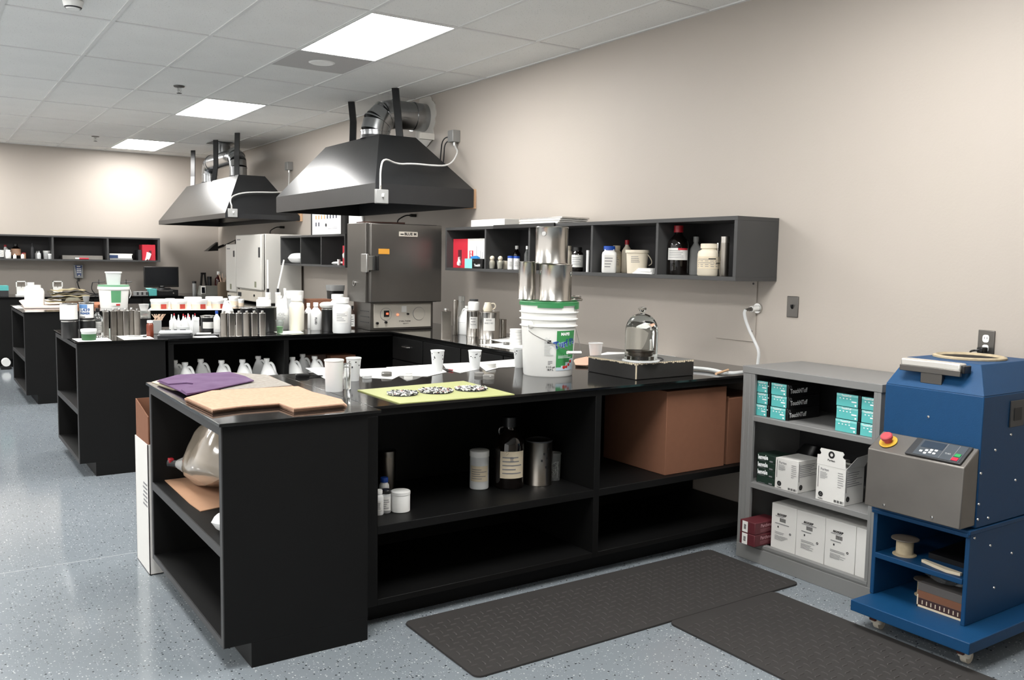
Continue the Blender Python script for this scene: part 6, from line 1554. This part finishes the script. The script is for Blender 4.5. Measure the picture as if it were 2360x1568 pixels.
# ================================================================== white incubators
def incubator(lab, x0, y0, y1, z1, hz, panel_z):
    t = thing('incubator', lab, 'incubator', ((x0+3.9)/2, (y0+y1)/2, TOP)); cx, cy = t.location.x, t.location.y
    W = lambda n, *a, m=BEIGEM, **k: ob(n, G().box(*a), m, t, world=True, **k)
    W('shell', x0+.05, 3.9, y0, y1, TOP+.02, z1, bev=.006)
    for yy in (y0+.04, y1-.08): W('foot', x0+.08, 3.8, yy, yy+.04, TOP+.0005, TOP+.02, m=DARKP)
    d = W('door', x0, x0+.045, y0+.004, y1-.004, panel_z, z1-.004, bev=.012)
    W('door_gasket', x0+.045, x0+.05, y0+.008, y1-.008, panel_z+.005, z1-.008, m=DARKP)
    h = ob('handle', G().box(-.006, 0, 0, .05, 0, hz[1]-hz[0]), DARKP, d, bev=.002); h.location = Vector((x0, y0+.035, hz[0]))-origin_of(d)
    s = ob('sticker', G().box(-.001, 0, 0, .07, 0, .07), mat('grey_green_sticker', (128, 130, 110), rough=.6), d); s.location = Vector((x0, y0+.18, panel_z+.03))-origin_of(d)
    ob('brand_print', G().box(-.0008, 0, 0, .14, 0, .014), INKG, d).location = Vector((x0, y1-.20, z1-.07))-origin_of(d)
    pl = W('control_panel', x0+.01, x0+.05, y0+.02, y1-.02, TOP+.03, panel_z-.02, m=PANELB, bev=.004)
    k = ob('knob', G().cyl(.014, 0, .012, 14).xf(Matrix.Rotation(-PI/2, 4, 'Y')), BLACKP, pl); k.location = Vector((x0+.01, y0+.28, panel_z-.07))-origin_of(pl)
    s = ob('display', G().box(-.002, 0, 0, .14, 0, .05), DARKP, pl); s.location = Vector((x0+.01, y1-.19, panel_z-.10))-origin_of(pl)
    return t
incubator('nearer and taller white incubator beside the middle wall shelf', 3.40, 10.36, 11.35, 1.76, (1.48, 1.60), 1.09)
incubator('farther and lower white incubator left of the taller one', 3.42, 11.43, 11.86, 1.648, (1.48, 1.56), 1.03)
# magnifier lamp
a = at(515, 575, y=12.6)
t = thing('arm_lamp', 'black desk lamp head on an arm in the far corner', 'lamp', (3.72, 12.5, TOP))
hp = at(490, 573, y=12.8); off = t.location
ob('clamp_base', G().cyl(.06, .0005, .03, 18), BLACKP, t)
ob('arm', G().tube([(0, 0, .03), (.02, 0, .45), (.02, -.02, .80), Vector(at(517, 566, y=12.75))-off], .010, 6), BLACKP, t)
e1_, e2_ = Vector(at(516, 566, y=12.75))-off, Vector(at(500, 572, y=12.75))-off
ob('joint', G().tube([e1_, e2_], .018, 8), BLACKP, t)
h1_, h2_ = Vector(at(500, 570, y=12.75))-off, Vector(at(474, 576, y=12.75))-off
ob('shade', G().hexa([tuple(h1_+Vector((0, -.06, -.05))), tuple(h1_+Vector((0, .06, -.05))), tuple(h2_+Vector((0, .10, -.02))), tuple(h2_+Vector((0, -.10, -.02))), tuple(h1_+Vector((0, -.05, .07))), tuple(h1_+Vector((0, .05, .07))), tuple(h2_+Vector((.09, .06, .06))), tuple(h2_+Vector((.09, -.06, .06)))]), BLACKP, t, flat=True)

# ================================================================== back worktop
yb = 13.45
def bk(px, y=yb): return at(px, 600, y=y).x
def bz_(px, py, y=yb): return at(px, py, y=y).z
x0, x1 = bk(331), bk(411)
t = thing('monitor', 'wide black computer monitor on the back worktop', 'monitor', ((x0+x1)/2, yb, TOP))
w2 = (x1-x0)/2; zt = bz_(370, 615)-TOP; zb_ = bz_(370, 662)-TOP
ob('bezel', G().box(-w2, w2, -.01, .03, zb_, zt), BLACKP, t, bev=.006); ob('screen', G().box(-w2+.02, w2-.02, -.012, -.0102, zb_+.03, zt-.02), SCREEN, t)
ob('stand', G().box(-.04, .04, .0, .03, .1, zb_), BLACKP, t); ob('foot', G().lathe([(0, .0805), (.13, .0805), (.12, .10), (0, .10)], 24), BLACKP, t)
ob('logo', G().box(-.02, .02, -.0125, -.0105, zb_+.008, zb_+.018), GREYP, t)
t, a, b, c = boxm('desktop_computer', 'flat black desktop computer under the monitor', 'computer', bk(352), bk(402), 13.25, 13.6, TOP+.0005, TOP+.078, BLACKP, bev=.004)
ob('silver_trim', G().box(-a*.8, a*.5, -b-.001, -b, c*.78, c*.86), ALU, t); ob('power_button', G().cyl(.01, 0, .003, 12).xf(Matrix.Translation((a*.55, -b, c*.4)) @ Matrix.Rotation(PI/2, 4, 'X')), ALU, t)
t.location.z = TOP+.0005
t, a, b, c = boxm('teal_box', 'teal carton on the back worktop left of the computer', 'box', bk(333), bk(351), 13.2, 13.32, TOP+.0005, TOP+.095, TEAL)
ob('flap', G().prism([(-a-.03, -b), (0, -b), (0, b), (-a-.02, b)], c, c+.004, .006), TEALD, t)
t, a, b, c = boxm('teal_box', 'teal and black carton at the left edge of the photo on the back worktop', 'box', bk(-12), bk(15), 13.3, 13.45, TOP+.0005, TOP+.14, DARKP)
ob('teal_top', G().box(-a-.001, a+.001, -b-.001, b, c*.55, c+.001), TEAL, t)
for px, lb in ((46, 'left of two white hose holders on the back worktop'), (130, 'right of two white hose holders on the back worktop, behind turf pieces')):
    x = bk(px); t = thing('white_stand', lb, 'stand', (x, 13.4, TOP), 0, 'white stands on the back worktop')
    zt = bz_(px, 648, 13.4)-TOP
    ob('foot', G().box(-.07, .09, -.06, .06, 0, .02), WHITE, t, bev=.004)
    ob('plate', G().box(-.055, .055, -.004, .012, .02, zt*.62), LABW, t, bev=.003)
    for s in (-1, 1): ob('upright', G().box(s*.055-.006, s*.055+.006, -.006, .006, zt*.6, zt), WHITE, t)
    ob('crossbar', G().box(-.061, .061, -.006, .006, zt-.012, zt), WHITE, t); ob('clamp', G().box(-.035, .035, -.012, .02, zt*.78, zt*.9), STEELW, t); ob('pin', G().cyl(.006, zt*.55, zt*.78, 8), STEELW, t)
for k, (px, y, w_, h_) in enumerate(((71, 12.0, .10, .21), (85, 11.9, .10, .19))):
    pass
gC = 'white jugs on the farthest end cabinet'
for k, (px, y, W_, H_) in enumerate(((72, 10.9, .13, .24), (87, 10.82, .13, .215))):
    t = thing('white_bottle', ('taller left', 'shorter right')[k]+' white bottle at the back of the farthest end cabinet', 'bottle', (at(px, 690, y=y).x, y, TOP+.0158), -.05, gC)
    a = W_/2; ob('body', G().loft([(0, a*.95, a*.8, 0, 0, 4), (.005, a, a*.85, 0, 0, 4), (H_*.68, a, a*.85, 0, 0, 4), (H_*.82, a*.8, a*.6, 0, 0, 3), (H_*.86, a*.5, a*.45, 0, 0, 2)], 24), WHITE, t); ob('cap', G().cyl(a*.52, H_*.86, H_, 18), WHITE, t)
# wall controller
x = bk(180, 13.93); z0, z1 = at(180, 641, y=13.93).z, at(180, 610, y=13.93).z
t = thing('pump_controller', 'grey and blue keypad controller fixed on the back wall', 'controller', (x, WY-.001, z0)); hh = z1-z0
ob('housing', G().hexa([(-.05, -.09, 0), (.06, -.09, 0), (.06, 0, 0), (-.05, 0, 0), (-.06, -.07, hh), (.062, -.07, hh), (.062, 0, hh), (-.06, 0, hh)]), GREYP, t, bev=.004)
ob('blue_face', G().hexa([(-.02, -.0925, .03), (.03, -.0925, .03), (.03, -.088, .03), (-.02, -.088, .03), (-.042, -.0735, hh-.012), (.048, -.0735, hh-.012), (.048, -.068, hh-.012), (-.042, -.068, hh-.012)]), mat('controller_blue', (52, 72, 124), rough=.4), t)
g = G()
for i in range(3):
    for j in range(3): g.box(-.022+i*.02, -.008+i*.02, -.092, -.078, .07+j*.026, .086+j*.026)
ob('keys', g, WHITE, t, kind='stuff'); ob('display', G().box(-.02, .025, -.08, -.073, hh-.035, hh-.02), LABW, t); ob('round_button', G().sphere(.012, (.005, -.092, .035), 10, 6), WHITE, t)
ob('gland', G().cyl(.014, -.05, 0, 10, (0, -.05)), DARKP, t)
pts = [(x-.02, WY-.06, z0-.05), (x+.0, WY-.10, z0-.16), at(190, 668, y=13.75), at(215, 680, y=13.7), at(245, 690, y=13.6)]
pts[-1] = Vector((pts[-1].x, 13.6, TOP+.035)); o = ob('cable', G().tube(smooth(pts), .008, 6), BLACKP, world=True); tag(o, 'black cable drooping from the wall controller to the worktop', 'cable')
for k, (px, w_) in enumerate(((225, .10), (288, .08))):
    x = bk(px); t = thing('clamp_stand', ('left', 'right')[k]+' thin dark clamp stand behind the short white pail', 'stand', (x, 13.4, TOP), 0, 'clamp stands')
    ob('rod', G().cyl(.005, 0.006, .22, 8), DARKP, t); ob('foot', G().box(-.06, .06, -.04, .04, 0, .008), DARKP, t); ob('cross_rod', G().tube([(-.08, 0, .18), (.08, 0, .19)], .005, 6), DARKP, t)
    ob('arc_hose', G().tube(smooth([(-.08, 0, .18), (-.10, 0, .08), (-.04, 0, .01)]), .006, 6), BLACKP, t)
t, a, b, c = boxm('dark_device', 'small grey and black instrument row left of the teal carton', 'device', bk(300), bk(331), 13.2, 13.3, TOP+.0005, TOP+.06, GREYP)
for k in range(3): ob('slot', G().box(-a+.03+k*.06, -a+.055+k*.06, -b-.001, -b, .01, c-.01), DARKP, t)
# instruments in the far corner
x = bk(482, 13.3); t = thing('grey_analyser', 'grey sloped instrument with two small screens in the far corner', 'instrument', (x, 13.25, TOP))
hh = .135; ob('housing', G().hexa([(-.17, -.12, 0), (.16, -.12, 0), (.18, .12, 0), (-.17, .12, 0), (-.14, -.04, hh), (.19, -.04, hh), (.19, .12, hh), (-.14, .12, hh)]), mat('instrument_grey', (128, 128, 122), rough=.5), t, bev=.004)
for xx in (-.14, .11): ob('screen_frame', G().hexa([(xx-.025, -.118, .025), (xx+.04, -.118, .025), (xx+.04, -.11, .025), (xx-.025, -.11, .025), (xx-.01, -.055, hh), (xx+.055, -.055, hh), (xx+.055, -.047, hh), (xx-.01, -.047, hh)]), LABW, t); ob('screen', G().hexa([(xx-.015, -.119, .035), (xx+.03, -.119, .035), (xx+.03, -.111, .035), (xx-.015, -.111, .035), (xx-.002, -.06, hh-.01), (xx+.043, -.06, hh-.01), (xx+.043, -.052, hh-.01), (xx-.002, -.052, hh-.01)]), SCREEN, t)
bottle('slim_bottle', 'slim grey bottle with a black cap left of the grey sloped instrument', 'bottle', 0, 0, 0, 0, 'wide', GREYP, BLACKP, z=TOP, ps=(Vector((bk(447, 13.35), 13.35, TOP)), .028, .20))
t = thing('dark_bracket', 'black A-shaped bracket behind the grey sloped instrument', 'bracket', (bk(468, 13.7), 13.7, TOP))
ob('leg', G().strip([(-.05, 0, 0), (-.02, 0, .30)], (.012, 0, 0), (0, .02, 0)), BLACKP, t); ob('leg', G().strip([(.05, 0, 0), (.02, 0, .30)], (.012, 0, 0), (0, .02, 0)), BLACKP, t); ob('top', G().box(-.035, .035, -.02, .02, .29, .32), BLACKP, t)
bottle('dark_jar', 'dark jar right of the A-shaped bracket', 'jar', 0, 0, 0, 0, 'wide', DARKP, BLACKP, z=TOP, ps=(Vector((bk(483, 13.7), 13.72, TOP)), .032, .26))
bottle('dark_flask', 'dark red round flask in the far corner', 'flask', 0, 0, 0, 0, 'bottle', mat('dark_red_glass', (52, 14, 14), rough=.1), WHITE, z=TOP, ps=(Vector((bk(497, 13.75), 13.60, TOP)), .058, .34))
g = G(); t = thing('twig_vase', 'brown paper bag of sticks beside the lower incubator', 'bag', (bk(511, 13.0), 12.95, TOP)); ob('bag', G().loft([(0, .07, .06, 0, 0, 5), (.16, .075, .06, 0, 0, 4), (.20, .06, .045, 0, 0, 4)], 20), mat('brown_bag', (120, 104, 86), rough=.8), t)
rnd = random.Random(11)
for k in range(7): a = rnd.uniform(-.05, .05); ob('stick', G().tube([(a*.6, 0, .18), (a*1.3, rnd.uniform(-.02, .02), rnd.uniform(.25, .33))], .004, 5), mat('stick_wood'), t)

# back wall shelf contents
def bs(px, w, h, y=13.70): p = at(px, 590, y=y); k = mpp(p); return (Vector((p.x, y, BZ)), w*k/2, h*k)
gK = 'containers on the back wall shelf'
bottle('white_jar', 'white-labelled jar at the left edge of the back wall shelf', 'jar', 0, 0, 0, 0, 'wide', DARKP, BLACKP, z=BZ, ps=bs(1, 14, 24), label=(LABW, .15, .8, 80), group=gK)
bottle('white_bottle', 'white bottle with a red cap on the back wall shelf', 'bottle', 0, 0, 0, 0, 'bottle', HDPE, REDP, z=BZ, ps=bs(13, 13, 31, 13.82), group=gK)
bottle('white_bottle', 'shorter white bottle in front of the red-capped one', 'bottle', 0, 0, 0, 0, 'jar', WHITE, WHITE, z=BZ, ps=bs(19, 12, 20), group=gK)
bottle('brown_bottle', 'black-capped brown bottle with a tan label on the back wall shelf', 'bottle', 0, 0, 0, 0, 'bottle', BROWNG, BLACKP, z=BZ, ps=bs(37, 20, 34, 13.80), label=(CARDL, .22, .66, 80), group=gK)
bottle('small_vial', 'tiny white vial in front of the brown bottle', 'vial', 0, 0, 0, 0, 'bottle', WHITE, WHITE, z=BZ, ps=bs(34, 7, 11, 13.66), group=gK)
bottle('small_vial', 'tiny vial with a red cap right of the brown bottle', 'vial', 0, 0, 0, 0, 'bottle', WHITE, REDP, z=BZ, ps=bs(52, 7, 13, 13.66), group=gK)
bottle('tan_vial', 'tan vial behind the red-capped one', 'vial', 0, 0, 0, 0, 'wide', CARDL, REDP, z=BZ, ps=bs(56, 7, 14, 13.78), group=gK)
bottle('grey_cone', 'grey tapered measuring cylinder on the back wall shelf', 'cylinder', 0, 0, 0, 0, 'bottle', DARKP, DARKP, z=BZ, ps=bs(75, 8, 36, 13.75), group=gK)
bottle('clear_bottle', 'left of two small clear bottles on the back wall shelf', 'bottle', 0, 0, 0, 0, 'bottle', FROST, GREYP, z=BZ, ps=bs(85, 8, 18, 13.80), group=gK)
bottle('clear_bottle', 'right of two small clear bottles on the back wall shelf', 'bottle', 0, 0, 0, 0, 'bottle', FROST, GREYP, z=BZ, ps=bs(90, 8, 18, 13.70), group=gK)
bottle('clear_jar', 'clear jar left of the first divider on the back wall shelf', 'jar', 0, 0, 0, 0, 'tub', FROST, WHITE, z=BZ, ps=bs(108, 15, 19, 13.80), group=gK)
bottle('clear_tub', 'small tub with a white lid in front of the clear jar', 'tub', 0, 0, 0, 0, 'tub', FROST, WHITE, z=BZ, ps=bs(116, 10, 12, 13.68), group=gK)
xa, xb = at(143, 590, y=13.75).x, at(236, 590, y=13.75).x
t, a, b, c = boxm('grey_folder', 'flat grey folder lying in the middle bay of the back wall shelf', 'folder', xa, xb, 13.72, 13.95, BZ, BZ+.055, mat('folder_grey', (136, 132, 126), rough=.7))
t = thing('marker', 'red and white marker in front of the grey folder', 'marker', (at(190, 598, y=13.66).x, 13.66, BZ)); ob('barrel', G().tube([(-.04, 0, .012), (.08, 0, .012)], .011, 10), RED, t); ob('white_cap', G().tube([(-.09, 0, .012), (-.04, 0, .012)], .0115, 10), WHITE, t)
xa, xb = at(252, 590, y=13.7).x, at(305, 590, y=13.7).x
for k, (m, h0, h1, lb) in enumerate(((GREYP, 0, .022, 'thin grey binder at the bottom of the binder pile'), (WHITE, .023, .07, 'white binder in the middle of the binder pile'), (LABW, .071, .09, 'thin white binder on top of the binder pile'))):
    t, a, b, c = boxm('binder', lb, 'binder', xa, xb-.01*(k % 2), 13.68, 13.92, BZ+h0, BZ+h1, m, 'binders on the back wall shelf')
    if k == 1: ob('navy_spine', G().box(-a, -a*.25, -b-.001, -b, .002, c-.002), mat('navy_spine', (40, 62, 104), rough=.5), t)
xa, xb = at(328, 590, y=13.66).x, 2.925
t, a, b, c = boxm('tissue_box', 'red tissue box with a pulled tissue at the end of the back wall shelf', 'box', xa, xb, 13.65, 13.88, BZ, BZ+.225, RED, 'red and white tissue boxes')
ob('tissue', G().prism([(-.05, -.01), (-.01, .02), (.0, .0), (.02, .03), (.04, .09), (.02, .11), (-.02, .12), (-.03, .06)], 0, .014, .005).xf(Matrix.Translation((-.01, -b-.001, .0)) @ Matrix.Rotation(PI/2, 4, 'X')), WHITE, t)
ob('slot', G().box(0, .035, -b-.0008, -b, .08, .14), MAROON, t)
t, a, b, c = boxm('dark_book', 'dark grey book standing left of the red tissue box', 'book', xa-.05, xa-.005, 13.68, 13.9, BZ, BZ+.15, DARKP)

# ================================================================== top of the farthest bench
def red_tub(px, py, w, h, lab, red=True, y=None):
    P, r_, H_ = place(px, py, w, h); P.z = TOP+.002
    t = thing('tub', lab, 'tub', P, face(P), 'lidded tubs on the farthest bench')
    ob('tub_wall', G().lathe([(0, 0), (r_*.92, 0), (r_, H_*.78), (0, H_*.78)], 28), FROST, t); ob('contents', G().lathe([(r_*.925, .002), (r_*.985, H_*.5), (r_*.985, H_*.505)], 28), mat('cream_contents', (226, 208, 186), rough=.6), t)
    ob('lid', G().lathe([(r_*1.04, H_*.76), (r_*1.05, H_*.80), (r_*1.05, H_*.97), (r_, H_), (0, H_)], 28), WHITE, t)
    if red: ob('red_label', G().patch(r_*.99+.002, H_*.06, H_*.52, -82, -42, 6), REDT, t)
    return t
sheet('white_sheet_and_lit_wall', 'long white sheet under the row of lidded tubs', 'sheet', [(352, 706), (560, 702), (508, 715), (340, 716)], PAPER, ZP, .0012)
for px, py, w_, h_, lb, rd in ((368, 714, 39, 23, 'front tub with a red label, leftmost of the row', 1), (412, 714, 37, 23, 'front tub with a red label, second of the row', 1), (459, 714, 37, 23, 'front tub with a red label, third of the row', 1), (505, 713, 37, 23, 'front tub with a red label, fourth, behind the white jug tip', 1),
   (392, 709, 20, 20, 'small plain tub behind the first two red-labelled tubs', 0), (445, 708, 37, 22, 'plain tub behind the second and third red-labelled tubs', 0), (494, 707, 37, 22, 'plain tub behind the third and fourth red-labelled tubs', 0), (540, 706, 25, 22, 'plain tub near the right end of the tub row', 0), (556, 708, 13, 18, 'small plain tub at the right end of the tub row', 0)):
    red_tub(px, py, w_, h_, lb, rd)
# white jug behind flasks on the middle bench
P, r_, H_ = place(525, 752, 26, 64); t = thing('white_jug', 'white jug peeking over the first tin flasks', 'jug', P, face(P)); jug_parts(t, r_*2, H_, WHITE, WHITE)
P, r_, H_ = place(265, 711, 60, 58); P.z = TOP
P = Vector((P.x, P.y+.05, TOP)); t = thing('short_pail', 'short white pail with a green lid and label on the farthest bench', 'bucket', P, face(P)); k_ = mpp(P); H_ = 52*k_; Rb, Rt = 29*k_, 32*k_
ob('pail_body', G().lathe([(0, 0), (Rb, 0), (Rt, H_*.8), (Rt*1.07, H_*.81), (Rt*1.07, H_*.93), (0, H_*.93)], 36), WHITE, t); ob('green_lid', G().lathe([(0, H_*.93), (Rt*1.04, H_*.93), (Rt*1.04, H_), (0, H_)], 36), mat('pale_green_lid', (110, 168, 130), rough=.4), t)
ob('green_label', G().patch(Rb+.003, H_*.12, H_*.76, -100, -62, 10, rt=Rt+.002), mat('faded_green_label', (98, 164, 118), rough=.5), t); ob('blue_print', G().patch(Rb+.009, H_*.44, H_*.62, -99, -64, 10), mat('print_teal', (100, 160, 170), rough=.5), t); ob('white_print', G().patch(Rb+.0075, H_*.1, H_*.24, -100, -62, 8, rt=Rb+.008), LABW, t); ob('red_print', G().patch(Rb+.0085, H_*.11, H_*.18, -82, -66, 6), mat('print_red'), t)
ob('handle', G().tube(smooth([(Rt*1.08, 0, H_*.8), (Rt*1.15, -.02, H_*.6), (Rt*1.02, -.05, H_*.42)]), .003, 5), WHITE, t)
t2 = thing('clear_box', 'clear plastic container with a white lid standing on the short pail', 'container', P+Vector((0, 0, H_+.0005)), face(P))
ob('container_wall', G().loft([(0, .065, .055, 0, 0, 5), (27*k_, .078, .065, 0, 0, 5)], 24), FROST, t2); ob('lid', G().loft([(27*k_, .085, .07, 0, 0, 5), (30*k_, .085, .07, 0, 0, 5)], 24), WHITE, t2)
# sheets and turf on the farthest end cabinet
sheet('pale_pink_sheet', 'large pale pink sheet lying on the farthest end cabinet', 'sheet', [(44, 695), (52, 704), (56, 711), (146, 710), (141, 693), (60, 692)], SHEETG, ZP+.003, .012, wob=.001)
sheet('white_card', 'small white card at the corner of the farthest end cabinet', 'card', [(28, 706), (44, 705), (54, 711), (36, 711)], PAPER, ZP, .0012)
for k in range(3): sheet('terracotta_sheet', ['lowest', 'middle', 'top'][k]+' terracotta sheet of the pile left of the short white pail', 'sheet', [(145, 704-k), (180, 700-k), (228, 700-k), (236, 705-k), (225, 709-2*k), (150, 710-2*k)], ORANGE, ZP+.009*k+.001, .008, 'terracotta sheets', wob=.002)
rnd = random.Random(13)
for k in range(5):
    pts = [(112+rnd.uniform(-5, 5)+k*3, 692-k*3), (150, 688-k*3+rnd.uniform(-1, 1)), (195-k*3, 690-k*4), (200-2*k, 697-k*3), (160, 699-k*4), (118+2*k, 699-k*3)]
    z_ = TOP+.034+k*.030
    ps = [at(x_, 700, y=10.75) for x_, _ in pts]
    P = at(158, 700, y=10.8); P.z = z_
    g = G(); nseg = 14; wv = []
    for i in range(nseg+1):
        u = -1+2*i/nseg; zz = .012*math.sin(3*u+k*1.7)+.006*math.sin(9*u+k)
        wv.append((u*.20*(1-.05*k), zz*.7))
    for (x_, zz) in wv:
        for yy in (-.13, .13): g.v += [(x_, yy+rnd.uniform(-.012, .012), .018+zz), (x_, yy, .028+zz)]
    for i in range(nseg):
        a = i*4; b_ = a+4
        g.f += [(a, b_, b_+2, a+2), (a+1, a+3, b_+3, b_+1), (a, a+1, b_+1, b_), (a+2, b_+2, b_+3, a+3)]
    g.f += [(0, 2, 3, 1), (nseg*4, nseg*4+1, nseg*4+3, nseg*4+2)]
    o = ob('turf_piece', g, GRASS if k % 2 == 0 else TURFD, loc=(P.x+.02*((k*7) % 3-1), 10.82, z_)); tag(o, '%s piece of the wavy artificial turf pile on the farthest end cabinet' % ['lowest', 'second', 'third', 'fourth', 'topmost'][k], 'turf', 'turf pieces')
P = at(165, 706, z=TOP); t, M_, _z = pillow('grey_bundle', 'crumpled grey-green bundle in front of the turf pieces', (P.x, P.y-.13, TOP+.030), (.07, .06, .035), .4, 0, mat('grey_green_cloth', (122, 120, 104), rough=.9, noise=.4, nscale=30), 12)
# things inside the open end cabinets
t = thing('orange_bag', 'red-orange crumpled package on the middle end cabinet shelf', 'package', (1.05, 6.95, .4605))
g = G().loft([(0, .09, .16, 0, 0, 3), (.03, .10, .17, 0, 0, 3), (.05, .06, .12, 0, .02, 2.5), (.062, .02, .05, 0, .04, 2)], 20); rnd = random.Random(4); g.v = [(x+rnd.uniform(-.006, .006), y+rnd.uniform(-.006, .006), z if z < .001 else z+rnd.uniform(-.004, .004)) for x, y, z in g.v]
ob('black_body', G().box(-.09, .10, -.15, .15, 0, .035), BLACKP, t, bev=.006); g.xf(Matrix.Translation((0, 0, .0355))); ob('red_wrap', g, mat('red_orange_wrap', (196, 72, 56), rough=.5), t)
t, a, b, c = boxm('white_box', 'white box edge standing on the farthest end cabinet shelf', 'box', .90, .98, 9.90, 10.02, .4605, .61, LABW)
t = thing('white_roll', 'round white roll on the low shelf of the dark cabinet at far left', 'roll', (at(14, 825, y=13.05).x, 13.05, .0005))
z_ = at(14, 825, y=13.05).z
t.location = (at(14, 826, y=12.9).x, 12.95, 0.0005); ob('roll', G().tube([(0, -.06, .09), (0, .06, .09)], .05, 24), WHITE, t); ob('stand', G().box(-.06, .06, -.05, .05, 0, .04), BLACKP, t)
